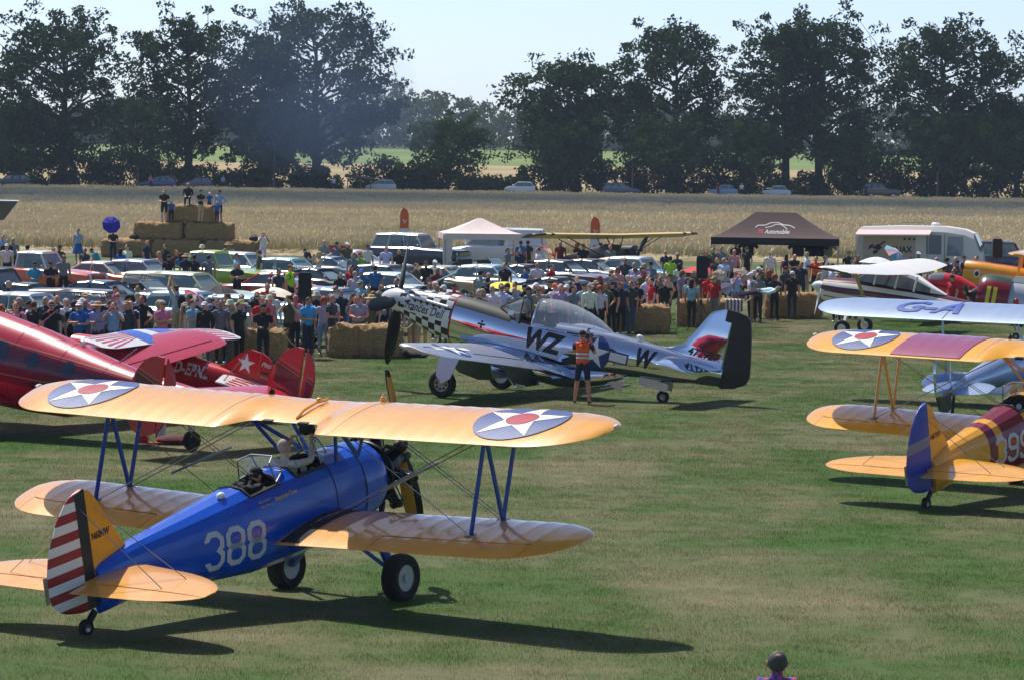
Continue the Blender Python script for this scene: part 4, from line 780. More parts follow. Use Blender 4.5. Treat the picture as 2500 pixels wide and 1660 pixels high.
# ================================================================ the polished fighter
m, nt, bs = newmat('polished_aluminium'); bs.inputs['Base Color'].default_value = C(212, 219, 232); bs.inputs['Metallic'].default_value = 1; bs.inputs['Roughness'].default_value = .045
bump(nt, bs, 2.2, .07, .02, 2); CHROME = m
m, nt, bs = newmat('brushed_aluminium'); bs.inputs['Base Color'].default_value = C(205, 208, 214); bs.inputs['Metallic'].default_value = .9; bs.inputs['Roughness'].default_value = .32; bump(nt, bs, 3, .08, .02, 2); BRUSH = m
OLIVE = M('olive_antiglare', C(52, 55, 50), .55, 0, .12, 3)
WHITEG = M('gloss_white', C(228, 228, 226), .2, 0, .05, 3, None, .3)
BLKG = M('gloss_black', C(20, 20, 23), .3, 0, .1, 3)
REDG = M('gloss_red', C(150, 16, 24), .25, 0, .06, 3, None, .3)
def fighter():
    pose = pose_plane(-.955, 84.78, 156.66, 12.0)
    root = empty('fighter_plane', mat=pose, label='polished silver fighter with black and white checkered nose', cat='fighter plane')
    st = [(2.33, 1.77, .31, .31, .31, 2), (2.0, 1.75, .37, .40, .42, 2.1), (1.5, 1.72, .42, .48, .53, 2.2), (1.0, 1.70, .455, .57, .57, 2.3), (.4, 1.68, .47, .60, .60, 2.3), (-.3, 1.66, .47, .60, .62, 2.3), (-.9, 1.65, .475, .57, .64, 2.3), (-1.6, 1.66, .465, .57, .66, 2.2), (-2.5, 1.72, .43, .60, .62, 2.1), (-3.3, 1.80, .38, .56, .54, 2), (-4.2, 1.89, .31, .46, .45, 2), (-5.05, 1.97, .235, .34, .43, 2), (-5.9, 2.04, .14, .22, .33, 2), (-6.25, 2.05, .07, .16, .29, 2)]
    n = 32; cxs = frange(2.33, .83, 8)
    nb = MB(); rr = []
    for x in cxs: a = lerp_st(st, x); rr.append(ring(x, a[1], a[2], a[3], a[4], n, a[5], 0))
    def chk(i, j):
        if 4 <= i <= 7 and j in (14, 15, 16, 17) or (1 <= i < 4 and j in (15, 16, 17)): return 0
        return (i + j // 2) % 2
    nb.loft(rr, mf=chk); bn = bvh_of(nb); nose = mk('checkered_cowl', nb, [WHITEG, BLKG], root)
    xs = [.83, .78, .6, .4, 0, -.3, -.6, -.75, -.9, -1.2, -1.6, -1.9, -2.2, -2.5, -2.9, -3.3, -3.75, -4.2, -4.65, -5.05, -5.5, -5.9, -6.25]
    rr = []
    for x in xs: a = lerp_st(st, x); rr.append(ring(x, a[1], a[2], a[3], a[4], n, a[5], 0))
    def fm(i, j):
        xm = (xs[i] + xs[i + 1]) / 2
        if xm > .78: return 2
        if 4 <= j <= 11 and -1.95 < xm < -.72: return -1
        if 3 <= j <= 12 and xm > -.75: return 1
        return 0
    fb = MB(); fb.loft(rr, mf=fm); fus = mk('fuselage', fb, [CHROME, OLIVE, REDG], root, 40); bv = bvh_of(fb)
    tb = MB(); tb.loft([[Vector((x, y, z)) for x, y in ((-.72, -.36), (-.72, .36), (-1.95, .36), (-1.95, -.36))] for z in (2.13, 1.5)], cap=(False, True)); tb.box((-1.62, 0, 2.05), (.12, .46, .8)); tb.box((-.8, 0, 2.08), (.08, .62, .3)); mk('cockpit', tb, BLKG, root, None)
    # spinner and propeller
    sp = MB(); sp.lathe([(.31, 2.33), (.30, 2.45), (.265, 2.6), (.2, 2.75), (.11, 2.87), (.04, 2.925), (.001, 2.935)], (0, 0, 1.77), (1, 0, 0), 28); spn = mk('spinner', sp, WHITEG, root)
    for k in range(4):
        th = R(4) + k * math.pi / 2; ax = Vector((0, math.sin(th), math.cos(th))); side = Vector((0, math.cos(th), -math.sin(th))); pb = MB(); rg = []
        for q in frange(.2, 1.66, 14):
            t = q / 1.66; wd = (.07 + .10 * min(1, (q - .2) / .35)) * (1 - max(0, t - .8) * 2.6) if t < .99 else .045; tw = 1.0 - .72 * t; th_ = .05 * (1 - t) + .012
            cd = Vector((-math.sin(tw), 0, 0)) + side * math.cos(tw); nn = cd.cross(ax)
            rg.append([Vector((2.47, 0, 1.77)) + ax * q + cd * (wd * math.cos(2 * math.pi * a / 10)) + nn * (th_ * math.sin(2 * math.pi * a / 10)) for a in range(10)])
        pb.loft(rg); mk('propeller_blade', pb, BLKG, root)
    # exhaust shroud, carburettor intake
    for s in (-1, 1):
        eb = MB(); strut(eb, (2.0, s * .40, 1.99), (.92, s * .455, 1.97), .045, 1.0); mk('exhaust_shroud', eb, BRUSH, root)
        pb = MB()
        for i in range(6): pb.tube([(1.0 + i * .17, s * .44, 1.93), (.95 + i * .17, s * .5, 1.91)], .03, 6)
        mk('exhaust_stacks', pb, DARK, root)
    # belly scoop
    sc = MB(); ss = [(-1.55, 1.02, .30, .16, .26), (-1.75, .98, .33, .2, .25), (-2.2, 1.0, .35, .3, .26), (-2.8, 1.1, .33, .3, .25), (-3.4, 1.28, .27, .25, .2), (-3.85, 1.45, .18, .2, .12)]
    sc.loft([ring(a[0], a[1], a[2], a[3], a[4], 20, 2.8) for a in ss], mf=lambda i, j: 0); sc.loft([ring(-1.545, 1.02, .25, .12, .21, 20, 2.8), ring(-1.549, 1.02, .001, .001, .001, 20)], m=1); mk('belly_scoop', sc, [CHROME, BLKG], root)
    fl = MB(); fl.box((-3.62, 0, 1.1), (.62, .42, .02), mat=Matrix.Rotation(R(22), 4, 'Y')); fl.add([(-3.4, .2, 1.2), (-3.9, .2, 1.3), (-3.9, .2, 1.0)], [(0, 1, 2)]); mk('scoop_exit_flap', fl, BRUSH, root)
    # windscreen and sliding bubble canopy
    B = [(-.98, -.40, 2.06), (-.33, -.16, 2.27), (-.33, .16, 2.27), (-.98, .40, 2.06)]; T = [(-.93, -.27, 2.55), (-.86, -.15, 2.64), (-.86, .15, 2.64), (-.93, .27, 2.55)]
    fr = MB()
    for i in range(4): fr.tube([B[i], T[i]], .018, 6)
    fr.tube(T, .02, 6); fr.tube(B, .02, 6); ws = mk('windscreen_frame', fr, OLIVE, root)
    for i in range(3): g = MB(); g.add([B[i], B[i + 1], T[i + 1], T[i]], [(0, 1, 2, 3)]); mk('windscreen_pane', g, GLASS, ws, None)
    pp = MB(); pp.box((-.7, .34, 2.22), (.16, .01, .1), mat=Matrix.Rotation(R(20), 4, 'Y')); mk('paper_note', pp, WHITE, ws)
    cs = [(-1.33, .40, .62), (-1.5, .42, .67), (-1.8, .42, .68), (-2.2, .40, .63), (-2.6, .35, .52), (-2.95, .27, .37), (-3.25, .14, .19), (-3.36, .05, .1)]
    def arc(x, w, h, n=14):
        zb = 2.08 + (x + 1.33) * -.065; return [Vector((x, w * math.cos(math.pi * k / n) * (1 if k not in (0, n) else 1), zb + h * math.sin(math.pi * k / n) ** .8)) for k in range(n + 1)]
    cn = MB(); cn.loft([arc(*a) for a in cs], closed=False, cap=(False, False)); cno = mk('canopy_glass', cn, glassmat('canopy_perspex', (.72, .78, .86, 1), .02, .3), root)
    fm_ = MB(); fm_.tube(arc(*cs[0]), .028, 7); 
    for k in (0, 14): fm_.tube([arc(*a)[k] for a in cs], .045, 7)
    mk('canopy_frame', fm_, CHROME, cno)
    # wings
    W = Wing(lambda y: .42 - .115 * y - .25 * tipf(y, 5.3, 5.66), lambda y: -2.2 + .155 * y + .5 * tipf(y, 5.3, 5.66), lambda y: 1.10 + max(0, y - .3) * .087, .14, .015)
    for s in (-1, 1):
        wb = MB(); ys = [s * v for v in [.25, .5, .9, 1.4, 2, 2.6, 3.2, 3.8, 4.4, 5, 5.3, 5.45, 5.55, 5.62, 5.655]]; W.section(wb, ys, nc=15); w = mk('wing', wb, BRUSH, root, 40)
        rt = MB(); rt.loft([[Vector((x, s * yy, zz)) for x, yy, zz in ((.55 - q * 3.5, .40 + .12 * math.sin(math.pi * min(1, q * 1.1)), 1.2 + .22 * math.sin(math.pi * q)), (.55 - q * 3.5, .62 + .25 * math.sin(math.pi * min(1, q * 1.1)), W.top(min(.3, max(-1.9, .55 - q * 3.5)), .7).z - .01 - max(0, q - .7) * .25), (.55 - q * 3.5, .3, 1.0))] for q in frange(0, 1, 12)]); mk('wing_root_fillet', rt, CHROME, root)
        f = lambda off: (lambda u, v: W.top(W.le(3.9) - .85 + u, s * 3.9 + v, off))
        if s > 0:
            decal('insignia_disc', [circle_pts(.5, 32)], f(.004), NAVY, w, .2); decal('insignia_star', [star_pts(.49, 0)[i:i + 2] + [star_pts(.49, 0)[i - 1]] for i in range(0, 10, 2)] + [[star_pts(.49, 0)[i] for i in (1, 3, 5, 7, 9)]], f(.008), WHITE, w, .2)
            for d in (-1, 1): decal('insignia_bar', [[(-.08, d * .52), (.12, d * .52), (.12, d * 1.0), (-.08, d * 1.0)]], f(.006), WHITE, w, .2)
        gp_ = MB(); gp_.tube([W.top(-1.62 + .145 * y, s * y, .002) for y in frange(.9, 3.2, 6)], .01, 5); gp_.tube([W.top(-1.30 + .10 * y, s * y, .002) for y in frange(3.25, 5.3, 6)], .01, 5); mk('flap_gap', gp_, DARK, w)
        # gear
        r = .345; ax = Vector((.0718, s * 1.805, .3375)); gl = MB(); gl.tube([(.02, s * 1.75, 1.22), (.05, s * 1.74, .75)], .06, 10); gl.tube([(.05, s * 1.74, .75), ax - Vector((0, s * .12, 0))], .04, 10); gl.tube([(.16, s * 1.74, .8), (.2, s * 1.74, .62), (.1, s * 1.74, .5)], .015, 6); lg = mk('gear_leg', gl, BRUSH, root)
        db = MB(); db.prism([(.26, s * 1.86, 1.2), (-.30, s * 1.86, 1.2), (-.16, s * 1.95, .52), (.02, s * 1.97, .36), (.22, s * 1.95, .52)], (0, s * .02, 0)); mk('gear_door', db, BRUSH, root)
        wheel(root, ax, r, .23, (0, s, 0), STEEL, .56, 'wheel', 8)
        dn = MB(); pts = [(.55, s * .62, 1.08), (-.55, s * .62, 1.02), (-.62, s * .40, .52), (-.2, s * .32, .42), (.35, s * .34, .48), (.58, s * .45, .7)]; dn.prism(pts, (0, s * .025, .0)); mk('wheel_well_door', dn, CHROME, root)
        flp = MB(); flp.box((-1.75, s * 1.45, .98), (.62, 1.55, .03), mat=Matrix.Rotation(R(-42), 4, 'Y')); mk('lowered_flap', flp, CHROME, root)
    # tail
    fo = [(-4.2, 2.30), (-4.75, 2.36), (-5.1, 2.52), (-5.35, 2.9), (-5.62, 3.4), (-5.75, 3.53), (-5.95, 3.585), (-6.1, 3.585), (-6.2, 3.46), (-6.2, 1.9), (-5.6, 1.95)]
    def slab(outl, t, te):  # fin with rounded front
        q = MB(); zs = sorted(set(frange(2.0, 3.585, 14) + [2.3, 2.36, 2.52])); rg = []
        for z in zs:
            xsn = [outl[i][0] + (outl[i + 1][0] - outl[i][0]) * ((z - outl[i][1]) / (outl[i + 1][1] - outl[i][1])) for i in range(6) if outl[i][1] <= z <= outl[i + 1][1] and outl[i + 1][1] > outl[i][1]]
            x0 = max(xsn) if xsn else -4.4; x0 = min(x0, te + -.0 + 10); th = t * min(1, (3.65 - z) * 1.5)
            rg.append([Vector((x0 + (te - x0) * c, sg * th * (.1 + .9 * math.sin(math.pi * min(.5, c * .5 + .02)) ** .6) * (1 if c > 0 else 0), z)) for sg, cc in ((1, (0, .06, .2, .5, 1)), (-1, (1, .5, .2, .06))) for c in cc])
        return q.loft(rg)
    fn = mk('fin', slab(fo, .07, -6.2), CHROME, root); bf = bvh_of(slab(fo, .07, -6.2))
    ro = [(-6.22, 3.3), (-6.04, 3.32), (-6.04, 3.6), (-6.3, 3.6), (-6.55, 3.56), (-6.66, 3.48), (-6.74, 3.2), (-6.88, 2.5), (-6.93, 2.15), (-6.86, 1.95), (-6.6, 1.8), (-6.3, 1.72), (-6.22, 1.75)]
    rb = MB(); rb.prism([(x, -.035, z) for x, z in ro], (0, .07, 0)); mk('rudder', rb, BLKG, root)
    TS = Wing(lambda y: -4.72 - .21 * y - .2 * tipf(y, 1.7, 1.98), lambda y: -6.22 + .06 * y + .25 * tipf(y, 1.7, 1.98), lambda y: 2.16, .09, 0)
    for s in (-1, 1): q = MB(); TS.section(q, [s * v for v in (.05, .3, .7, 1.1, 1.5, 1.7, 1.82, 1.9, 1.95, 1.975)], nc=9); t_ = mk('tailplane', q, CHROME, root, 40)
    # tailwheel with doors
    q = MB(); q.tube([(-4.75, 0, 1.6), (-4.82, 0, 1.3), (-4.88, .0, 1.2)], .035, 8); mk('tailwheel_leg', q, DARK, root); wheel(root, (-4.89, 0, 1.165), .155, .12, (0, 1, 0), STEEL, .45, 'tail_wheel')
    for s in (-1, 1): q = MB(); q.box((-4.65, s * .17, 1.42), (.75, .02, .2)); mk('tailwheel_door', q, BRUSH, root)
    an = MB(); an.ell((-4.0, .02, 2.42), (.09, .06, .06)); mk('beacon', an, WHITE, root)
    # writing on the port side
    def side(o, eu=(-1, 0, 0), ev=(0, 0, 1), b=bv): return onto(b, o, eu, ev, (0, -1, 0), .006)
    wp = MB(); wp.add([], [])
    pan = lambda u, v: onto(bn, (2.12, 2, 1.62), (-1, 0, -.02), (0, 0, 1), (0, -1, 0), .004)(u, v)
    decal('name_panel', [[(-.14, -.02), (1.27, -.02), (1.27, .30), (-.14, .30)]], pan, WHITEG, nose, .13)
    decal('name_lettering', None, onto(bn, (2.12, 2, 1.66), (-1, 0, -.02), (0, 0, 1), (0, -1, 0), .009), BLKG, nose, None, textgeo('Frances', 1.14, .22))
    decal('code_letters', None, side((-1.25, 2, 1.52)), BLKG, fus, .12, textgeo('WZ', 1.02, .5))
    decal('code_letter', None, side((-4.1, 2, 1.75)), BLKG, fus, .12, textgeo('W', .5, .46))
    sd = side((-3.05, 2, 1.82)); k = .42
    decal('insignia_disc', [circle_pts(k, 36)], sd, NAVY, fus, .1); f2 = onto(bv, (-3.05, 2, 1.82), (-1, 0, 0), (0, 0, 1), (0, -1, 0), .010)
    decal('insignia_star', [star_pts(k * .97)[i:i + 2] + [star_pts(k * .97)[i - 1]] for i in range(0, 10, 2)] + [[star_pts(k * .97)[i] for i in (1, 3, 5, 7, 9)]], f2, WHITE, fus, .1)
    decal('insignia_bar_edge', [[(k * .9, -.12), (k + .46, -.12), (k + .46, .16), (k * .9, .16)]], sd, NAVY, fus, .1); decal('insignia_bar', [[(k * .98, -.08), (k + .42, -.08), (k + .42, .12), (k * .98, .12)]], f2, WHITE, fus, .1)
    decal('serial_number', None, onto(bf, (-5.28, 2, 2.32), (-1, 0, 0), (0, 0, 1), (0, -1, 0), .006), BLKG, fn, None, textgeo('472927', .84, .2))
    cr = stroke([(0, -.1), (0, .1)], .05) + stroke([(-.1, 0), (.1, 0)], .05); decal('victory_cross', cr, side((-.05, 2, 1.78)), BLKG, fus, None)
fighter()
# ================================================================ the other aircraft
CRIM = M('crimson_gloss', C(196, 22, 44), .28, 0, .06, 1.2, None, .4)
CRIMT = M('rose_red_gloss', C(184, 26, 62), .3, 0, .06, 1.2, None, .4)  # transport's rose tint paints in sky reflection; plain decking paint on yellow biplane
MARN = M('dark_maroon_gloss', C(92, 16, 38), .22, 0, .06, 2, None, .3)
PRED = M('aerobatic_red', C(206, 20, 34), .25, 0, .06, 2, None, .3)
GOLD = M('gold_pinstripe', C(176, 130, 84), .4)
SILVER = M('silver_dope', C(176, 194, 224), .24, .55, .07, 1.5, (3, .12, .02))
CREAM = M('cream_white', C(236, 232, 222), .3, 0, .05, 2)
WIND = glassmat('tinted_window', (.10, .13, .15, 1), .05, .8)
def ppm(name, label, cat, pose, st, n, mats, mf=None, e=2.0, smooth=35, group='aircraft parked on the grass'):
    root = empty(name, mat=pose, label=label, cat=cat, group=group); fb = MB()
    fb.loft([ring(a[0], a[1], a[2], a[3], a[4], n, e) for a in st], mf=mf); f = mk('fuselage', fb, mats, root, smooth); return root, f, bvh_of(fb)
def surf(root, name, W, ys, mat, s, nc=11, mf=None): q = MB(); W.section(q, [s * y for y in ys], nc=nc, mf=mf); return mk(name, q, mat, root, 40)
def vfin(root, name, outline, y, t, mat, smooth=35): q = MB(); q.prism([(x, y - t / 2, z) for x, z in outline], (0, t, 0)); b = bvh_of(q); return mk(name, q, mat, root, smooth), b
def oval(cx, cz, rx, rz, n=22, p=2.2, lean=0): return [(cx + rx * math.copysign(abs(math.cos(t)) ** (2 / p), math.cos(t)) + lean * rz * math.sin(t), cz + rz * math.copysign(abs(math.sin(t)) ** (2 / p), math.sin(t))) for t in [2 * math.pi * i / n for i in range(n)]]
def propeller(root, c, r, mat, blades=2, th0=0.2, spin=None, spinr=.15, spinl=.3, w=.09):
    c = Vector(c); pr = MB()
    for k in range(blades):
        th = th0 + 2 * math.pi * k / blades; ax = Vector((0, math.sin(th), math.cos(th))); sd = Vector((0, math.cos(th), -math.sin(th))); rg = []
        for q in frange(.05, r, 9):
            t = q / r; wd = w * (.5 + .8 * math.sin(math.pi * min(1, t * .98))) * (1 if t < .97 else .5); tw = .9 - .6 * t; cd = Vector((math.sin(tw), 0, 0)) + sd * math.cos(tw); nn = cd.cross(ax); rg.append([c + ax * q + cd * (wd * math.cos(2 * math.pi * a / 8)) + nn * ((.03 * (1 - t) + .01) * math.sin(2 * math.pi * a / 8)) for a in range(8)])
        pr.loft(rg)
    mk('propeller', pr, mat, root)
    if spin: q = MB(); q.lathe([(spinr, -.05), (spinr * .95, spinl * .3), (spinr * .6, spinl * .75), (.001, spinl)], c, (1, 0, 0), 18, cap=(True, False)); mk('spinner', q, spin, root)
# ---- red twin-tail transport, tail towards the middle of the picture
pose = pose_plane(-5.74, 67.5, 145, 11)
st = [(10.2, .22, .05, .06, .06), (9.8, .25, .3, .35, .35), (8.7, .35, .6, .7, .8), (7.5, .4, .72, .98, .95), (6, .42, .72, .93, .95), (5, .48, .69, .83, .92), (4, .55, .62, .68, .85), (3, .67, .52, .46, .66), (2.3, .75, .42, .33, .5), (1.5, .83, .31, .26, .36), (.8, .9, .2, .2, .25), (-.2, .95, .06, .1, .1)]
def bm_(i, j):  # top rose for painted-in sky reflection, maroon band, bright red belly
    return 1 if j in (0, 1, 13, 14, 27, 12) or j == 26 else (0 if 2 <= j <= 11 else 2)
bee, bf, bb = ppm('twin_tail_transport', 'red twin-tail transport plane with maroon cheat line at the left edge', 'transport plane', pose, st, 28, [CRIMT, MARN, CRIM], bm_)
for z0, z1, w_ in ((.93, 1.02, .02), (.28, .62, .02)):
    lf = onto(bb, (7.4, 3, 0), (-1, 0, 0), (0, 0, 1), (0, -1, 0), .005)
    decal('gold_pinstripe', stroke([(0, z0 + .05), (2.0, z0 + .03), (3.6, (z0 + z1) / 2), (5.2, z1 - .06), (6.6, z1 + .0)], w_), lf, GOLD, bf, .25)
wf = onto(bb, (0, 3, 0), (1, 0, 0), (0, 0, 1), (0, -1, 0), .006)
wmat = M('dark_blue_window', C(46, 52, 78), .08, 0, 0); 
decal('round_window', [circle_pts(.155, 20, (3.72, .80))], wf, wmat, bf, .1); decal('round_window', [circle_pts(.165, 20, (4.63, .77))], wf, wmat, bf, .1)
decal('cabin_window', [oval(5.65, .74, .36, .21, 24, 5)], wf, wmat, bf, .12); decal('cabin_window', [oval(6.7, .72, .36, .21, 24, 5)], wf, wmat, bf, .12)
for a in (1.2, 2.9, 4.0, 5.2): q = MB(); q.loft([ring(x, *[v + (.004 if k else 0) for k, v in enumerate(lerp_st(st, x)[1:5])], 28) for x in (a, a - .012)], cap=(False, False)); mk('panel_seam', q, MARN, bf)
W = Wing(lambda y: 7.9 - .1 * y - .4 * tipf(y, 6.7, 7.26), lambda y: 5.0 + .12 * y + .3 * tipf(y, 6.7, 7.26), lambda y: -.25 + max(0, y - .7) * .115, .13, .02)
for s in (-1, 1): wg = surf(bee, 'wing', W, [.4, 1.5, 3, 4.5, 6, 6.7, 7.0, 7.15, 7.24], CRIMT, s); q = MB(); q.tube([W.top(5.45 + .1 * y, s * y, .003) for y in frange(3.6, 6.8, 8)], .012, 5); q.tube([W.top(x, s * 3.5, .003) for x in frange(7.1, 5.5, 6)], .01, 5); mk('aileron_gap', q, MARN, wg)
TP = Wing(lambda y: 1.05 - .08 * y, lambda y: -.35, lambda y: 1.02, .09, 0)
for s in (-1, 1):
    surf(bee, 'tailplane', TP, [.03, .6, 1.2, 1.8, 2.1], CRIM, s, 9)
    zc = 1.22; out = oval(.14, zc + .0, .55, .80, 26, 2.1, -.12)
    fn, fbv = vfin(bee, 'fin', [p for p in out if p[0] > -.12] , s * 2.14, .07, CRIM)
    rd, rbv = vfin(bee, 'rudder', [p for p in out if p[0] <= -.12] if False else [(min(x, -.135), z) for x, z in out if x <= .1], s * 2.14, .055, CRIM)
    # two-tone flash with gold lines on the side that faces the field
    for nm, b, o_, xr in (('fin', fbv, fn, (-.11, .66)), ('rudder', rbv, rd, (-.5, -.15))):
        mp = onto(b, (0, 5, 0), (1, 0, 0), (0, 0, 1), (0, -1, 0), .004); x0, x1 = xr; x0 += .02; x1 -= .08
        z_ = lambda x: zc + .12 - .22 * (x - .1) * 0 + .28 * (x)
        decal('maroon_flash', [[(x0, zc + .02 + .25 * x0 - .13), (x1, zc + .02 + .25 * x1 - .16), (x1, zc + .30 + .25 * x1), (x0, zc + .30 + .25 * x0)]], mp, MARN, o_)
        mp2 = onto(b, (0, 5, 0), (1, 0, 0), (0, 0, 1), (0, -1, 0), .007)
        for dz in (.36, .26, -.18): decal('gold_pinstripe', stroke([(x0, zc + dz + .25 * x0), (x1, zc + dz + .25 * x1)], .022), mp2, GOLD, o_)
    q = MB(); q.lathe([(.62, -1.3), (.68, -.9), (.6, .4), (.35, 1.1), (.05, 1.8)], (7.9, s * 2.2, .05), (-1, 0, 0), 20, cap=(True, True)); mk('engine_nacelle', q, CRIM, bee)
    q = MB(); q.tube([(9.2, s * 2.2, -.4), (9.2, s * 2.2, -1.5)], .07, 8); mk('gear_leg', q, STEEL, bee); wheel(bee, (9.2, s * 2.2, -1.42), .40, .25, (0, s, 0))
q = MB(); q.tube([(.9, 0, .72), (.75, 0, .2)], .06, 8); mk('tailwheel_leg', q, STEEL, bee); wheel(bee, (.72, 0, .05), .2, .14, (0, 1, 0), DARK, .4, 'tail_wheel')
for a, h in ((5.2, .5), (2.9, .42)): zt = lerp_st(st, a); q = MB(); q.tube([(a, 0, zt[1] + zt[3] - .02), (a - h, 0, zt[1] + zt[3] + h * .9)], .014, 6); mk('whip_aerial', q, STEEL, bee)
q = MB(); zt = lerp_st(st, 2.0); q.lathe([(.07, 0), (.07, .16), (.05, .2), (.001, .2)], (2.0, 0, zt[1] + zt[3] - .02), (0, 0, 1), 12); mk('beacon', q, M('beacon_red', C(150, 10, 16), .2), bee)
q = MB(); q.lathe([(.05, 0), (.05, .1), (.001, .14)], (3.9, 0, lerp_st(st, 3.9)[1] + lerp_st(st, 3.9)[3] - .02), (0, 0, 1), 10); mk('tail_lamp', q, CREAM, bee)
# ---- red aerobatic biplane with a starburst wing
pose = pose_plane(-5.65, 75.2, 152, 11)
st = [(5.1, .42, .1, .1, .1), (4.95, .44, .38, .38, .42), (4.3, .46, .42, .44, .5), (3.2, .52, .42, .52, .52), (2.2, .62, .37, .45, .46), (1.2, .70, .27, .31, .36), (.4, .76, .13, .2, .25), (-.1, .78, .04, .12, .18)]
pit, pf, pb = ppm('aerobatic_biplane', 'small red aerobatic biplane with white star on its fin', 'biplane', pose, st, 24, [PRED])
W = Wing(lambda y: 3.5 - .14 * y - .25 * tipf(y, 2.3, 2.75), lambda y: 2.45 - .1 * y + .3 * tipf(y, 2.3, 2.75), lambda y: 1.22, .11, .01)
STW = [WHITEG, PRED, M('starburst_blue', C(44, 92, 190), .3)]
for s in (-1, 1):
    ys = frange(.0, 2.3, 14) + [2.45, 2.58, 2.68, 2.74]
    wg = surf(pit, 'upper_wing', W, ys, STW[0], s, 11)
    for k in range(7):   # rays widening from the centre to the tips
        y0, y1 = .2, .2 + .0
        a0, a1 = (k - 3.5) * .15, (k - 3.1) * .15
        pts = [(3.0 + .02 * (k - 3), .35), (3.05 + (k - 3.35) * .17, 2.5), (3.05 + (k - 2.9) * .17, 2.5)]
        if k % 1 == 0: decal('starburst_ray', [[(a, b) for a, b in pts]], lambda u, v, s=s: W.top(min(max(u - .14 * (v - .4), W.te(v) + .03), W.le(v) - .03), s * v, .006), STW[1], wg, .3)
    decal('blue_panel', [[(2.5, .25), (3.45, .25), (3.4, .95), (2.4, .95)]], lambda u, v, s=s: W.top(min(max(u - .05, W.te(v) + .03), W.le(v) - .02), s * v, .009), STW[2], wg, .25)
    surf(pit, 'lower_wing', Wing(lambda y: 3.15 - .1 * y - .2 * tipf(y, 2.3, 2.7), lambda y: 2.15 - .08 * y + .3 * tipf(y, 2.3, 2.7), lambda y: .2 + y * .04, .1, .01), [.3, 1, 1.7, 2.3, 2.5, 2.62, 2.69], PRED, s)
    q = MB(); strut(q, (2.8, s * 2.0, .3), (3.0, s * 2.0, 1.2), .06); mk('interplane_strut', q, WHITEG, pit)
    q = MB(); strut(q, (3.1, s * .35, .95), (3.1, s * .4, 1.24), .03); mk('cabane_strut', q, WHITEG, pit)
    TPp = Wing(lambda y: .95 - .45 * y, lambda y: -.12 + .05 * y, lambda y: .85, .06, 0); t = surf(pit, 'tailplane', TPp, frange(.04, 1.15, 8), WHITEG, s, 9)
    for k in range(4): decal('stripe', [[(-.05, .25 + k * .24), (.55 - .3 * (.25 + k * .24), .25 + k * .24), (.5 - .3 * (.25 + k * .24), .37 + k * .24), (-.05, .37 + k * .24)]], lambda u, v, s=s: TPp.top(max(u, TPp.te(v) + .02), s * v, .005), PRED, t, .2)
    q = MB(); q.tube([(.45, s * .05, 1.4), (.4, s * .85, .87)], .012, 5); mk('tail_wire', q, STEEL, pit)
    q = MB(); strut(q, (3.6, s * .3, .1), (3.7, s * .75, -.4), .07); mk('gear_leg', q, PRED, pit); wheel(pit, (3.7, s * .8, -.47), .22, .13, (0, s, 0))
fo = [(1.15, .98), (.95, 1.05), (.6, 1.4), (.35, 1.53), (.1, 1.52), (.08, .8)]; fn, fbv = vfin(pit, 'fin', fo, 0, .05, PRED)
rd, rbv = vfin(pit, 'rudder', [(.06, 1.52), (-.15, 1.44), (-.3, 1.25), (-.35, .95), (-.3, .7), (.06, .62)], 0, .045, PRED)
decal('star', [star_pts(.24)[i:i + 2] + [star_pts(.24)[i - 1]] for i in range(0, 10, 2)] + [[star_pts(.24)[i] for i in (1, 3, 5, 7, 9)]], onto(fbv, (.42, 2, 1.2), (-1, 0, 0), (0, 0, 1), (0, -1, 0), .004), WHITEG, fn)
decal('maker_script', None, onto(rbv, (.02, 2, 1.24), (-1, 0, 0), (0, 0, 1), (0, -1, 0), .004), WHITEG, rd, None, textgeo('Pitts', .26)); 
for z_, m_ in ((1.08, BLKG), (1.03, PRED), (.98, GOLD)): decal('flag_bar', [[(.02, z_), (-.2, z_), (-.2, z_ + .05), (.02, z_ + .05)]], onto(rbv, (0, 2, 0), (1, 0, 0), (0, 0, 1), (0, -1, 0), .004), m_, rd)
decal('registration', None, onto(pb, (2.02, 2, .66), (-1, 0, .02), (0, 0, 1), (0, -1, 0), .016), WHITEG, pf, None, textgeo('DEPNL', .84, .26))
q = MB(); q.tube([(.1, 0, .55), (-.1, 0, .22)], .03, 6); mk('tailwheel_leg', q, STEEL, pit); wheel(pit, (-.12, 0, .12), .1, .07, (0, 1, 0), None, .5, 'tail_wheel')
propeller(pit, (5.15, 0, .42), .95, DARK, 2, 1.57, PRED, .2, .4)
q = MB(); cs = [(3.6, .1, .05), (3.4, .3, .25), (3.0, .34, .36), (2.5, .3, .3), (2.0, .2, .12)]; q.loft([[Vector((x, w * math.cos(math.pi * k / 10), lerp_st(st, x)[1] + lerp_st(st, x)[3] - .12 + h * math.sin(math.pi * k / 10))) for k in range(11)] for x, w, h in cs], closed=False, cap=(False, False)); mk('canopy', q, GLASS, pit)
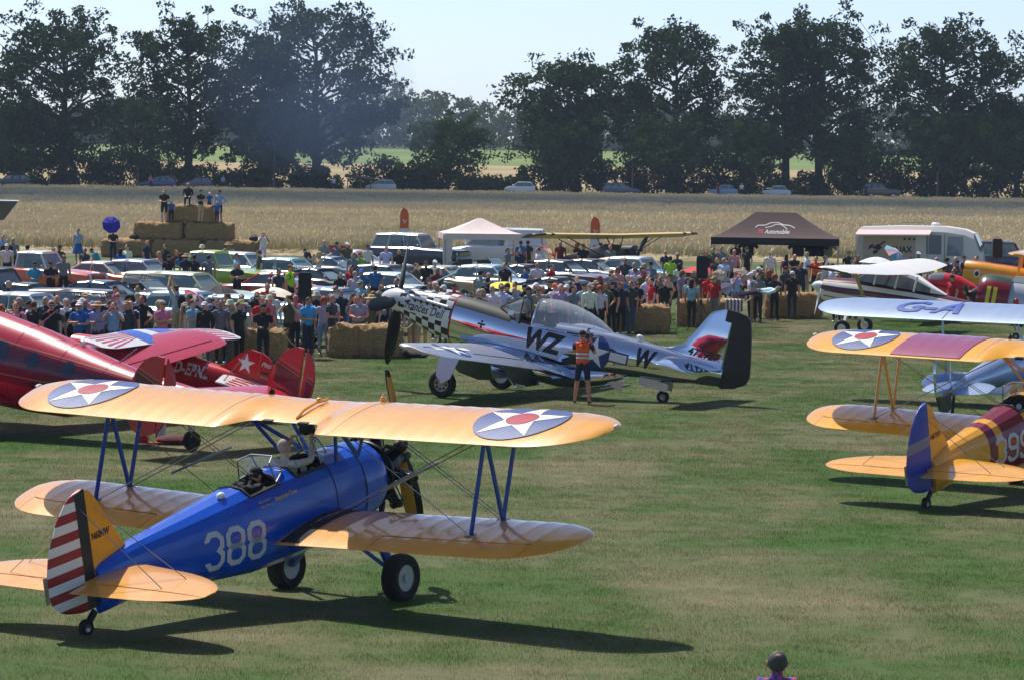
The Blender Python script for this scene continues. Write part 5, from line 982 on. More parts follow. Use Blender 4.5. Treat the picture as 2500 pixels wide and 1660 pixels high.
# ---- white and maroon high-wing light plane
pose = pose_plane(px_at(2082, 114.5), 114.5, 156, 8)
st = [(1.28, 1.40, .26, .26, .30), (1.2, 1.40, .40, .33, .42), (.6, 1.40, .48, .40, .52), (.0, 1.42, .53, .46, .56), (-.9, 1.46, .54, .44, .56), (-1.9, 1.50, .5, .40, .52), (-3.2, 1.54, .33, .28, .38), (-4.6, 1.56, .19, .17, .24), (-5.7, 1.58, .06, .1, .12)]
def cm(i, j): return 1 if (5 <= j <= 14 and (i < 3 or i > 4)) or j in (0, 19) or j in (9, 10) else (1 if j in (0, 19) else 0)
def cm(i, j):
    top = 3 <= j <= 12; return 1 if top else (1 if j in (0, 15, 31, 16) else 0)
ces, cf, cb = ppm('high_wing_plane', 'white and maroon high-wing light plane behind the silver wing', 'light plane', pose, st, 32, [CREAM, MARN], cm)
q = MB(); cs = [(.05, .38, .02), (-.35, .44, .40), (-.6, .46, .52), (-1.3, .46, .54), (-1.9, .4, .46), (-2.5, .26, .2), (-3.0, .12, .02)]
q.loft([[Vector((x, w * (1 if k in (0, 5) else .9), 1.84 if k in (0, 5) else 1.84 + h * (.85 if k in (1, 4) else 1)) if k in (0, 5) else Vector((x, w * (.96, .8, -.8, -.96)[k - 1], 1.84 + h * (.8, 1, 1, .8)[k - 1]))) for k in range(6)] for x, w, h in cs], closed=False, cap=(False, False), mf=lambda i, j: 1 if j in (0, 4) and i < 5 and i > 0 or i == 0 else 0); mk('cabin', q, [CREAM, WIND], ces, 25)
for x in (-.62, -1.35, -2.0): q = MB(); q.tube([(x, .47, 1.8), (x - .05, .44, 2.3)], .04, 6); mk('window_pillar', q, CREAM, ces)
W = Wing(lambda y: -.05 - .05 * max(0, y - 2.6) - .25 * tipf(y, 5.1, 5.45), lambda y: -1.68 + .13 * max(0, y - 2.6) + .2 * tipf(y, 5.1, 5.45), lambda y: 2.30 + y * .025, .12, .02)
for s in (-1, 1):
    surf(ces, 'wing', W, [0, .6, 1.5, 2.6, 3.6, 4.6, 5.1, 5.25, 5.38, 5.44], CREAM, s); q = MB(); strut(q, (-.55, s * .5, .98), (-.6, s * 2.7, 2.32), .07); mk('wing_strut', q, M('pale_strut', C(196, 186, 140), .5), ces)
    q = MB(); q.prism([(.1, s * 5.43, 2.40), (-1.3, s * 5.43, 2.42), (-1.3, s * 5.44, 2.46), (.1, s * 5.44, 2.47)], (0, s * .03, 0)); mk('wing_tip_edge', q, MARN, ces)
    q = MB(); q.tube([(.1, s * .4, 1.0), (.05, s * .85, .55), (.0, s * 1.1, .28)], (.06), 6); mk('gear_leg', q, CREAM, ces); wheel(ces, (.0, s * 1.2, .27), .27, .17, (0, s, 0), WHITEG, .5)
    surf(ces, 'tailplane', Wing(lambda y: -4.7 - .12 * y, lambda y: -5.75 + .1 * y, lambda y: 1.62, .07, 0), [.03, .6, 1.2, 1.55], CREAM, s, 9)
vfin(ces, 'fin', [(-4.0, 1.72), (-4.7, 1.9), (-5.2, 2.85), (-5.6, 2.9), (-5.85, 2.7), (-5.9, 1.6), (-5.2, 1.6)], 0, .08, CREAM)
propeller(ces, (1.34, 0, 1.40), .97, WHITEG, 2, -.25, WHITEG, .19, .34, .075)
for zz in (.05, -.13): decal('pinstripe', stroke([(0, 0), (2.5, .02), (6.4, .12)], .03), onto(cb, (1.1, 3, 1.28 + zz), (-1, 0, 0), (0, 0, 1), (0, -1, 0), .006), MARN, cf, .4)
q = MB(); q.tube([(-5.3, 0, 1.45), (-5.5, 0, 1.1)], .03, 6); mk('tailwheel_leg', q, STEEL, ces); wheel(ces, (-5.52, 0, .92), .12, .08, (0, 1, 0), None, .5, 'tail_wheel')
# ---- silver biplane with registration letters on the wing
a_ = R(57); tl = Vector((px_at(2322, 79), 79, 0)); cc = tl + Vector((math.cos(a_), math.sin(a_), 0)) * 4.9
pose = pose_plane(cc.x, cc.y, 57, 13)
st = [(1.7, 1.25, .3, .3, .3), (1.3, 1.25, .42, .42, .45), (0, 1.3, .45, .5, .5), (-1.5, 1.38, .4, .45, .42), (-3, 1.55, .26, .28, .3), (-4.6, 1.72, .07, .12, .16)]
sil, sf, sb_ = ppm('silver_biplane', 'silver biplane with blue G-A letters on its upper wing', 'biplane', pose, st, 20, [SILVER])
W = Wing(lambda y: .55 - .5 * tipf(y, 4.5, 5.65), lambda y: -1.0 + .95 * tipf(y, 4.3, 5.65), lambda y: 2.32 + y * .005, .12, .03, .35, .16)
for s in (-1, 1):
    wg = surf(sil, 'upper_wing', W, frange(0, 4.5, 40) + [4.7, 4.9, 5.1, 5.3, 5.45, 5.55, 5.62], SILVER, s, 13)
    if s > 0: decal('registration', None, lambda u, v: W.top(-.68 + v, 3.35 - u, .016), M('registration_blue', C(20, 70, 160), .4), wg, .08, textgeo('GA', 1.75, .74))
    q = MB(); q.tube([W.top(x, s * 1.9, .002) for x in frange(.5, -.95, 10)], .008, 5); mk('wing_joint', q, DARK, wg)
    surf(sil, 'lower_wing', Wing(lambda y: .1 - .5 * tipf(y, 1.9, 2.7), lambda y: -1.4 + .9 * tipf(y, 1.9, 2.7), lambda y: .66 + y * .02, .11, .03, .35, .14), frange(.2, 2.0, 14) + [2.2, 2.4, 2.55, 2.64, 2.69], SILVER, s, 11)
    q = MB(); strut(q, (-.5, s * 2.2, .75), (-.3, s * 2.2, 2.3), .05); mk('interplane_strut', q, SILVER, sil); q = MB(); strut(q, (.1, s * .35, 1.7), (.2, s * .5, 2.3), .03); mk('cabane_strut', q, SILVER, sil)
    surf(sil, 'tailplane', Wing(lambda y: -3.55 - .1 * y - .4 * tipf(y, .3, .85), lambda y: -4.6 + .3 * tipf(y, .3, .85), lambda y: 1.62, .06, 0), [.03, .3, .5, .65, .75, .81, .84], SILVER, s, 9)
    q = MB(); strut(q, (.9, s * .3, .9), (.75, s * .8, .25), .06); mk('gear_leg', q, SILVER, sil); wheel(sil, (.75, s * .85, .15), .33, .18, (0, s, 0))
vfin(sil, 'fin', [(-3.8, 1.8), (-4.3, 2.4), (-4.5, 2.5), (-4.6, 1.7)], 0, .06, CHROME)
q = MB(); q.prism([(-4.62, -.03, 1.75), (-4.62, -.03, 2.56), (-4.8, -.03, 2.72), (-5.1, -.03, 2.68), (-5.3, -.03, 2.4), (-5.35, -.03, 1.9), (-5.3, -.03, 1.75)], (0, .06, 0)); q.prism([(-4.62, -.03, 1.745), (-5.3, -.03, 1.745), (-5.2, -.03, 1.4), (-4.95, -.03, 1.25), (-4.62, -.03, 1.3)], (0, .06, 0), 1); mk('rudder', q, [CHROME, M('dark_olive_rudder', C(58, 56, 46), .4)], sil)
q = MB(); q.tube([(-4.4, 0, 1.6), (-4.6, 0, 1.1)], .04, 6); mk('tail_skid', q, DARK, sil)
propeller(sil, (1.75, 0, 1.25), 1.1, DARK, 2, .6)
# ---- radial-engined plane with green and maroon cowl at the right edge
pose = pose_plane(px_at(2436, 96), 96, 168, 9)
st = [(0, 2.0, .56, .56, .56), (-.8, 2.0, .56, .6, .6), (-2.2, 2.0, .55, .62, .62), (-4, 2.1, .4, .45, .45), (-6.4, 2.3, .1, .16, .2)]
GREEN = M('dark_green_gloss', C(38, 66, 52), .3); CMAR = M('cowl_maroon', C(128, 14, 34), .25, 0, .06, 2, None, .3)
rad, rf, rbv = ppm('radial_engine_plane', 'silver plane with green and maroon engine cowl with two yellow stripes', 'radial plane', pose, st, 28, [M('grey_silver_paint', C(182, 188, 194), .3, .3), GREEN], lambda i, j: 1 if 5 <= j <= 8 else 0)
q = MB(); q.loft([ring(x, 2.0, w, w, w, 32) for x, w in ((.86, .42), (.90, .5), (.84, .58), (.7, .63), (.4, .66), (.02, .65), (.0, .58))], cap=(False, False), mf=lambda i, j: 1 if 4 <= j <= 11 else 0); cwl = mk('engine_cowl', q, [CMAR, GREEN], rad)
q2 = MB(); q2.loft([ring(x, 2.0, w, w, w, 32) for x, w in ((.88, .50), (.84, .58), (.7, .63), (.4, .66), (.02, .65))], cap=(False, False)); bq = bvh_of(q2)
for u in (.34, .52): decal('yellow_stripe', [[(u, -.62), (u + .11, -.62), (u + .11, .34), (u, .34)]], onto(bq, (0, 3, 2.0), (1, 0, 0), (0, 0, 1), (0, -1, 0), .006), M('stripe_yellow', C(232, 214, 40), .35), cwl, .1)
q = MB(); q.lathe([(.001, 1.25), (.06, 1.25), (.1, 1.1), (.25, .95), (.3, .6), (.5, .55), (.5, .3)], (0, 0, 2.0), (1, 0, 0), 18); mk('engine', q, DARK, rad)
for k in range(9):
    th = 2 * math.pi * k / 9; q = MB(); q.lathe([(.08, .2), (.08, .48), (.05, .52), (.001, .52)], (.72, 0, 2.0), (0, math.cos(th), math.sin(th)), 9); mk('cylinder', q, DARK, rad)
propeller(rad, (1.2, 0, 2.0), 1.3, STEEL, 2, 1.35)
q = MB(); q.ell((-.22, .62, 2.05), (.08, .05, .09)); q.tube([(-.22, .62, 2.0), (-.24, .64, 1.7)], .025, 6); mk('red_lever', q, PRED, rad); q = MB(); q.tube([(-.2, .55, 1.5), (-.5, .68, 1.42)], .05, 8); mk('exhaust_pipe', q, DARK, rad)
W = Wing(lambda y: -.9 - .1 * y, lambda y: -3.2 + .15 * y, lambda y: 1.5 + y * .08, .13, .02)
for s in (-1, 1): surf(rad, 'wing', W, [.4, 2, 4, 5.2], SILVER, s); q = MB(); q.tube([(-.9, s * 1.2, 1.5), (-.8, s * 1.25, .5)], .07, 8); mk('gear_leg', q, STEEL, rad); wheel(rad, (-.8, s * 1.35, .25), .36, .2, (0, s, 0))
# ---- yellow and maroon biplane beside the camper
pose = pose_plane(px_at(2398, 132), 132, 166, 9) @ Matrix.Scale(.93, 4)
st = [(1.05, 1.62, .34, .36, .42), (.95, 1.62, .42, .42, .5), (.2, 1.62, .5, .46, .56), (-1.2, 1.62, .5, .5, .56), (-2.6, 1.66, .38, .4, .42), (-5, 1.8, .1, .15, .2)]
yel, yf, yb_ = ppm('cabin_biplane', 'yellow biplane with maroon top decking beside the camper bus', 'biplane', pose, st, 24, [YELLOW2, CRIMT], lambda i, j: 1 if 4 <= j <= 7 else 0)
q = MB(); q.ell((.45, .5, 1.55), (.14, .02, .16)); mk('emblem', q, WHITEG, yel); q = MB(); q.ell((.45, .525, 1.55), (.08, .01, .10)); mk('emblem_bird', q, BLACK, yel)
for s in (-1, 1):
    surf(yel, 'upper_wing', Wing(lambda y: -1.0 - .3 * tipf(y, 4, 4.6), lambda y: -2.4 + .5 * tipf(y, 4, 4.6), lambda y: 2.75, .12, .03), [0, 1, 2, 3, 4, 4.3, 4.5, 4.58], YELLOW2, s); surf(yel, 'lower_wing', Wing(lambda y: -1.2 - .3 * tipf(y, 3.8, 4.4), lambda y: -2.6 + .5 * tipf(y, 3.8, 4.4), lambda y: 1.15 + y * .03, .12, .03), [.3, 1.5, 3, 3.8, 4.1, 4.3, 4.38], YELLOW2, s)
    for xa in (-1.2, -2.1): q = MB(); strut(q, (xa, s * .45, 2.0), (xa, s * .6, 2.75), .05); mk('cabane_strut', q, YELLOW2, yel)
    q = MB(); strut(q, (-1.5, s * 3, 1.25), (-1.4, s * 3, 2.75), .04); mk('interplane_strut', q, YELLOW2, yel); q = MB(); strut(q, (-.3, s * .4, 1.1), (-.4, s * .9, .3), .06); mk('gear_leg', q, YELLOW2, yel); wheel(yel, (-.4, s * .95, .3), .3, .16, (0, s, 0))
q = MB(); q.add([(-.9, -.35, 2.1), (-.9, .35, 2.1), (-1.1, .3, 2.45), (-1.1, -.3, 2.45)], [(0, 1, 2, 3)]); mk('windscreen', q, GLASS, yel, None); propeller(yel, (1.1, 0, 1.62), 1.0, DARK, 2, 1.3)
# ---- red low-wing plane behind the high-wing plane
pose = pose_plane(px_at(2285, 124), 124, 160, 8) @ Matrix.Scale(.8, 4)
st = [(3.2, 1.35, .1, .1, .1), (3.0, 1.35, .4, .36, .4), (1.2, 1.4, .48, .42, .5), (0, 1.45, .46, .40, .46), (-1.5, 1.5, .36, .34, .34), (-3.6, 1.6, .1, .14, .18)]
red, rf_, _b = ppm('red_low_wing_plane', 'red low-wing plane with grey canopy behind the maroon and white plane', 'light plane', pose, st, 22, [PRED])
q = MB(); cs = [(.9, .3, .0), (.5, .42, .42), (-.1, .44, .55), (-.8, .4, .5), (-1.5, .28, .22), (-2.2, .1, .0)]; q.loft([[Vector((x, w * math.cos(math.pi * k / 8), 1.72 + h * math.sin(math.pi * k / 8))) for k in range(9)] for x, w, h in cs], closed=False, cap=(False, False), mf=lambda i, j: 1 if i in (0, 1) and 0 < j < 7 else 0); mk('canopy', q, [PRED, M('grey_window', C(120, 124, 128), .1)], red, 30)
for s in (-1, 1): surf(red, 'wing', Wing(lambda y: 1.2 - .1 * y, lambda y: -.4 + .12 * y, lambda y: 1.1 + y * .1, .13, .02), [.3, 2, 3.6, 4], PRED, s); surf(red, 'tailplane', Wing(lambda y: -2.7 - .1 * y, lambda y: -3.6, lambda y: 1.65, .08, 0), [.03, .7, 1.4], PRED, s, 9); q = MB(); strut(q, (.9, s * .9, 1.1), (.9, s * 1.0, .3), .05); mk('gear_leg', q, STEEL, red); wheel(red, (.9, s * 1.05, .24), .24, .14, (0, s, 0))
vfin(red, 'fin', [(-2.6, 1.7), (-3.2, 2.5), (-3.6, 2.5), (-3.75, 1.5)], 0, .07, PRED); propeller(red, (3.25, 0, 1.35), .9, DARK, 2, 1.5, PRED, .18, .35)
# ---- cream high-wing plane at the edge of the wheat, nose towards the crowd
pose = pose_plane(px_at(1512, 157), 157, -52, 9) @ Matrix.Scale(.93, 4)
st = [(1.5, 1.35, .1, .12, .12), (1.35, 1.35, .32, .3, .34), (.6, 1.38, .40, .38, .42), (-.8, 1.45, .42, .55, .48), (-2.2, 1.5, .32, .42, .4), (-5.2, 1.62, .06, .12, .14)]
cub, cf_, _b = ppm('parasol_wing_plane', 'cream-winged high-wing plane parked against the wheat field', 'light plane', pose, st, 20, [M('dark_brown_paint', C(48, 34, 30), .4)])
DB = MC['dark_brown_paint']; CW = M('cream_fabric', C(224, 196, 140), .6, 0, .06); CWT = [CW, DB]
W = Wing(lambda y: .35 - .35 * tipf(y, 4.6, 5.3), lambda y: -1.25 + .6 * tipf(y, 4.5, 5.3), lambda y: 2.28 + y * .015, .1, .03)
for s in (-1, 1):
    yy = [0, .6, 1.4, 2.4, 3.4, 4.1, 4.3, 4.6, 4.9, 5.1, 5.2, 5.27]; surf(cub, 'wing', W, yy, CWT, s, 11, lambda i, j: 1 if i >= 7 or i == 5 else 0)
    for xa in (-.1, -.8):
        q = MB(); strut(q, (xa, s * .35, 1.05), (xa, s * 3.0, 2.25), .045); mk('wing_strut', q, DB, cub)
        q = MB(); strut(q, (xa, s * .3, 1.75), (xa, s * .55, 2.3), .035); mk('cabane_strut', q, DB, cub)
    q = MB(); strut(q, (.3, s * .3, 1.0), (.3, s * .85, .35), .05); mk('gear_leg', q, DB, cub); wheel(cub, (.3, s * .95, .3), .3, .16, (0, s, 0))
    surf(cub, 'tailplane', Wing(lambda y: -4.4 - .1 * y, lambda y: -5.3, lambda y: 1.7, .06, 0), [.03, .8, 1.5], CW, s, 9)
vfin(cub, 'fin', [(-4.4, 1.7), (-5, 2.5), (-5.4, 2.4), (-5.5, 1.6)], 0, .06, CW); propeller(cub, (1.55, 0, 1.35), 1.0, BLACK, 2, .78, None)
for s in (-1, 1): q = MB(); q.lathe([(.1, .3), (.1, .5), (.07, .56), (.001, .56)], (1.2, 0, 1.38), (0, s, .1), 10); mk('cylinder', q, DARK, cub)
# ================================================================ straw bales
m, nt, bs = newmat('straw'); n1 = noise(nt, 26, 6, .7, stretch=(.35, 1, 1.4)); cr = nd(nt, 'ShaderNodeValToRGB'); e = cr.color_ramp.elements; e[0].position = .28; e[0].color = (.21, .118, .045, 1); e[1].position = .72; e[1].color = (.62, .41, .18, 1); el = e.new(.5); el.color = (.39, .24, .097, 1)
nt.links.new(n1.outputs['Fac'], cr.inputs[0]); nt.links.new(cr.outputs[0], bs.inputs['Base Color']); bs.inputs['Roughness'].default_value = .85; bump(nt, bs, 34, 1.0, .05, 6, stretch=(.35, 1, 1.4)); STRAW = m
m, nt, bs = newmat('loose_straw'); g = nd(nt, 'ShaderNodeNewGeometry'); mx = nd(nt, 'ShaderNodeMix', data_type='RGBA'); mx.inputs[6].default_value = (.36, .22, .09, 1); mx.inputs[7].default_value = (.78, .55, .27, 1); nt.links.new(g.outputs['Random Per Island'], mx.inputs[0]); nt.links.new(mx.outputs[2], bs.inputs['Base Color']); bs.inputs['Roughness'].default_value = .7; LSTRAW = m
TWINE = M('orange_twine', C(150, 110, 66), .9)
def bale_proto(L, W, H, seed):
    rg = np.random.default_rng(seed); q = MB(); nx, ny, nz = 16, 9, 8; idx = {}
    def vert(i, j, k):
        if (i, j, k) in idx: return idx[(i, j, k)]
        p = np.array([(i / nx - .5) * L, (j / ny - .5) * W, k / nz * H]); c = np.array([0, 0, H / 2]); d = (p - c) / np.array([L / 2, W / 2, H / 2])
        r = .19; inner = np.clip(p - c, -np.array([L / 2, W / 2, H / 2]) + r, np.array([L / 2, W / 2, H / 2]) - r); o = (p - c) - inner; ln = np.linalg.norm(o); p2 = c + inner + (o / ln * r if ln > 1e-6 else 0)
        p2 = p2 + rg.normal(0, .032, 3) + np.array([0, 0, .015 * math.sin(i * 1.9 + seed)]); p2[2] = max(p2[2], 0); idx[(i, j, k)] = len(q.v); q.v.append(tuple(p2)); return idx[(i, j, k)]
    def face(a, b, c_, d_): q.f.append((a, b, c_, d_)); q.m.append(0)
    for i in range(nx):
        for k in range(nz): face(vert(i, 0, k), vert(i + 1, 0, k), vert(i + 1, 0, k + 1), vert(i, 0, k + 1)); face(vert(i, ny, k), vert(i, ny, k + 1), vert(i + 1, ny, k + 1), vert(i + 1, ny, k))
        for j in range(ny): face(vert(i, j, nz), vert(i + 1, j, nz), vert(i + 1, j + 1, nz), vert(i, j + 1, nz)); face(vert(i, j, 0), vert(i, j + 1, 0), vert(i + 1, j + 1, 0), vert(i + 1, j, 0))
    for j in range(ny):
        for k in range(nz): face(vert(0, j, k), vert(0, j, k + 1), vert(0, j + 1, k + 1), vert(0, j + 1, k)); face(vert(nx, j, k), vert(nx, j + 1, k), vert(nx, j + 1, k + 1), vert(nx, j, k + 1))
    me = q.mesh('straw_bale', 60); me.materials.append(STRAW); s = MB()
    for _ in range(1900):
        f = rg.integers(5); u, v = rg.uniform(-.5, .5, 2)
        p, n = ((np.array([u * L, -W / 2, (v + .5) * H]), np.array([0, -1, 0])), (np.array([u * L, W / 2, (v + .5) * H]), np.array([0, 1, 0])), (np.array([u * L, v * W, H]), np.array([0, 0, 1])), (np.array([-L / 2, u * W, (v + .5) * H]), np.array([-1, 0, 0])), (np.array([L / 2, u * W, (v + .5) * H]), np.array([1, 0, 0])))[f]
        d = rg.normal(size=3); d -= n * (d @ n) * .75; d /= np.linalg.norm(d); ln = rg.uniform(.06, .20); sd = np.cross(n, d) * .006; p = p + n * rg.uniform(-.01, .025); e_ = p + d * ln + n * .02; e_[2] = max(e_[2], .01); p[2] = max(p[2], .01); s.add([p - sd, p + sd, e_], [(0, 1, 2)])
    ms = s.mesh('loose_straw', None); ms.materials.append(LSTRAW); tw = []
    for fr in (-.3, -.1, .1, .3):
        t = MB(); x = fr * L; t.tube([(x, -W / 2 - .012, .03), (x, -W / 2 - .012, H * .97), (x, -W / 2 + .06, H + .02), (x, W / 2 - .06, H + .02), (x, W / 2 + .012, H * .97), (x, W / 2 + .012, .03)], .009, 5); mt = t.mesh('twine', None); mt.materials.append(TWINE); tw.append(mt)
    return me, ms, tw
BP = [bale_proto(2.1, 1.15, .92, 1), bale_proto(2.1, 1.15, .92, 2), bale_proto(2.6, 1.25, .93, 3)]
def bale(pos, rz, k, label, group):
    me, ms, tw = BP[k]; o = mk('straw_bale', me, STRAW, label=label, cat='straw bale', group=group); o.location = pos; o.rotation_euler.z = rz
    s = mk('loose_straw', ms, LSTRAW, o); s['kind'] = 'stuff'
    for t in tw: mk('twine', t, TWINE, o)
    return o
FB = [(604, 893, -.05, 'straw bale behind the red biplane tail, man in black before it'), (892, 880, .06, 'straw bale beside the speaker stand, left of the checkered nose'), (1555, 822, .04, 'straw bale behind the silver fighter canopy'), (1728, 806, -.08, 'straw bale with a striped towel on it'), (1935, 786, .02, 'straw bale below the white propeller of the maroon plane')]
BALES = []
for i, (px, py, rz, lab) in enumerate(FB): p = gp(px, py - 9); BALES.append(p); bale(p, rz, i % 2, lab, 'straw bales along the crowd line')
bale(gp(2262, 752), .05, 0, 'straw bale in front of the yellow biplane cowl', 'straw bales along the crowd line')
D0 = 182.0; X0 = px_at(440, D0)
for i, (dx, z, lab) in enumerate([(-2.72, 0, 'left bale of the pyramid bottom row'), (0, 0, 'middle bale of the pyramid bottom row'), (2.72, 0, 'right bale of the pyramid bottom row'), (-1.0, .93, 'left bale of the pyramid middle row'), (1.64, .93, 'right bale of the pyramid middle row'), (.6, 1.86, 'single straw bale on top of the pyramid')]): bale((X0 - .2 + dx, D0 + (.5 if z else 0) + (.2 if z > 1 else 0), z), .07 * (-1) ** i, 2, lab, 'straw bale pyramid')
for i, dx in enumerate((-2.7, 0.0, 2.7)): bale((X0 + .1 + dx, D0 + 1.35, 0), 0, 2, ('rear left bale under the pyramid', 'rear middle bale under the pyramid', 'rear right bale under the pyramid')[i], 'straw bale pyramid')
TL = [M('towel_white', C(225, 222, 220), .9), M('towel_stripe', C(120, 60, 80), .9)]
q = MB(); p = BALES[3] + Vector((.55, -.2, 0)); pr = [(-.35, .955), (.0, .96), (.36, .955), (.43, .86), (.44, .55)]
for k in range(10): q.add([(p.x + k * .06, p.y - a, z) for a, z in pr] + [(p.x + k * .06 + .06, p.y - a, z) for a, z in pr], [(i, 5 + i, 6 + i, i + 1) for i in range(4)], k % 2)
mk('striped_towel', q, TL, label='striped towel hanging over a straw bale', cat='towel')
# ---------------------------------------------------------------- rope fence, speakers, things on the grass
WOOD = M('fence_post_wood', C(150, 120, 80), .9, 0, .2, 8); ROPE = M('hemp_rope', C(190, 176, 140), .95)
posts = [(758, 868, 'wooden fence post left of the speaker stand'), (1008, 866, 'wooden fence post behind the propeller'), (1285, 838, 'wooden fence post behind the fighter cockpit'), (1655, 800, 'wooden fence post between two straw bales'), (1835, 790, 'wooden fence post right of the towel bale')]
PP = []
for px, py, lab in posts: p = gp(px, py); PP.append(p); q = MB(); q.box((0, 0, .5), (.09, .09, 1.0)); q.box((0, 0, 1.01), (.07, .07, .03)); o = mk('fence_post', q, WOOD, label=lab, cat='fence post', group='rope fence posts'); o.location = p
ropes = [(BALES[0] + Vector((1.0, 0, .8)), PP[0], 'rope from the left bale to the first post'), (PP[0], BALES[1] + Vector((-1.0, 0, .85)), 'rope from the first post to the speaker bale'), (BALES[1] + Vector((1.0, .2, .85)), PP[1], 'rope from the speaker bale to the propeller post'), (PP[1], PP[2], 'rope behind the checkered nose'), (PP[2], BALES[2] + Vector((-1, 0, .85)), 'rope behind the fighter cockpit'), (BALES[2] + Vector((1, 0, .85)), PP[3], 'rope right of the canopy bale'), (PP[3], BALES[3] + Vector((-1, 0, .85)), 'rope left of the towel bale'), (BALES[3] + Vector((1, 0, .85)), PP[4], 'rope right of the towel bale'), (PP[4], BALES[4] + Vector((-1, 0, .85)), 'rope left of the maroon plane')]
for a, b, lab in ropes:
    a = Vector((a.x, a.y, a.z or .92)); b = Vector((b.x, b.y, b.z or .92)); q = MB(); q.tube([a.lerp(b, t) - Vector((0, 0, .35 * t * (1 - t))) for t in frange(0, 1, 6)], .014, 5); mk('fence_rope', q, ROPE, label=lab, cat='rope', group='rope fence')
def speaker(px, py, top, label1, label2):
    p = gp(px, py); st = empty('speaker_stand', p, 0, label1, 'speaker stand', 'speaker stands'); q = MB(); q.tube([(0, 0, .35), (0, 0, top)], .022, 8); mk('pole', q, BLACK, st)
    for k in range(3): a = k * 2.094 + .4; q = MB(); q.tube([(0, 0, 1.0), (math.cos(a) * .55, math.sin(a) * .55, .02)], .016, 6); q.tube([(0, 0, .42), (math.cos(a) * .32, math.sin(a) * .32, .42)], .01, 6); mk('leg', q, BLACK, st)
    q = MB(); q.lathe([(.04, .95), (.045, 1.05), (.03, 1.08)], (0, 0, 0), (0, 0, 1), 10, cap=(True, True)); mk('collar', q, BLACK, st)
    sp = empty('loudspeaker', p + Vector((0, 0, top)), .1, label2, 'loudspeaker', 'loudspeakers on stands'); q = MB(); poly = [(-.19, -.17), (.19, -.17), (.15, .19), (-.15, .19)]; rings = [[Vector((x * s_, y * s_, z)) for x, y in poly] for z, s_ in ((-.05, .9), (0, 1), (.58, 1), (.66, .92), (.7, .7))]; q.loft(rings); c = mk('cabinet', q, M('speaker_black', C(20, 20, 22), .6, 0, .15, 20), sp)
    q = MB(); q.box((0, -.18, .3), (.32, .02, .52)); mk('grille', q, M('speaker_grille', C(30, 30, 32), .5, .3, .2, 60), sp); q = MB(); q.tube([(-.08, .0, .7), (-.08, 0, .76), (.08, 0, .76), (.08, 0, .7)], .014, 6); mk('handle', q, BLACK, sp); return p
speaker(742, 872, 1.72, 'black tripod speaker stand left of the checkered nose', 'black loudspeaker on the stand left of the checkered nose')
speaker(1710, 812, 1.85, 'tripod speaker stand before the towel bale', 'black loudspeaker above the towel bale')
speaker(2430, 760, 2.1, 'speaker stand behind the yellow biplane', 'black loudspeaker above the yellow biplane wing')
c = empty('cool_box', gp(935, 868) + Vector((0, -.2, 0)), .15, 'blue and white cool box before the speaker bale', 'cool box'); q = MB(); q.box((0, 0, .17), (.55, .36, .34)); mk('box', q, M('cooler_blue', C(40, 52, 92), .4), c); q = MB(); q.box((0, 0, .38), (.58, .39, .07)); q.box((0, -.19, .28), (.56, .02, .12)); mk('lid', q, M('cooler_white', C(220, 222, 228), .5), c); q = MB(); q.tube([(-.28, -.1, .3), (-.31, -.1, .42), (-.31, .1, .42), (-.28, .1, .3)], .015, 6); mk('handle', q, MC['cooler_white'], c)
q = MB(); q.ell((0, 0, .09), (.34, .2, .11), 0, 12, 7); q.ell((.3, .05, .06), (.2, .16, .07), 0, 10, 6); q.tube([(-.2, 0, .18), (0, .05, .27), (.2, 0, .18)], .015, 6); o = mk('travel_bag', q, M('bag_black', C(24, 26, 32), .8, 0, .3, 14), label='dark bag lying on the grass below the propeller', cat='bag'); o.location = gp(1003, 873)
l = empty('stage_light', gp(852, 872), .3, 'small black spotlight with blue lens on the grass', 'spotlight'); q = MB(); q.lathe([(.05, -.12), (.1, -.1), (.12, .1), (.11, .12)], (0, 0, .15), (.4, -1, .3), 14, cap=(True, True)); mk('housing', q, BLACK, l); q = MB(); q.lathe([(.1, .125), (.001, .125)], (0, 0, .15), (.4, -1, .3), 14); mk('lens', q, M('blue_lens', C(40, 60, 200), .15), l); q = MB(); q.tube([(-.13, 0, .15), (-.13, 0, .01), (.13, 0, .01), (.13, 0, .15)], .012, 6); mk('bracket', q, BLACK, l)
q = MB(); q.box((0, 0, .04), (.45, .2, .03), mat=Matrix.Rotation(.5, 4, 'Z')); q.box((-.28, -.05, .10), (.22, .02, .14)); q.box((-.28, .08, .1), (.22, .02, .14)); q.box((-.28, .01, .17), (.22, .14, .02)); o = mk('wheel_chock', q, M('chock_red', C(190, 24, 34), .5), label='red wheel chock on the grass under the red tail fins', cat='chock'); o.location = gp(382, 1085)
q = MB(); q.ell((0, 0, .1), (.45, .28, .1), 0, 12, 6); o = mk('engine_cover', q, M('cover_maroon', C(96, 40, 48), .9, 0, .2, 6, (9, .8, .04)), label='folded maroon cover lying beside the tail wheel', cat='cover'); o.location = gp(432, 1084)
q = MB(); q.lathe([(.1, 0), (.1, .42), (.085, .5), (.001, .5)], (0, 0, 0), (0, 0, 1), 14); o = mk('grey_canister', q, M('canister_grey', C(170, 174, 178), .4, .4), label='grey canister standing between the red tail fins', cat='canister'); o.location = gp(393, 1075)
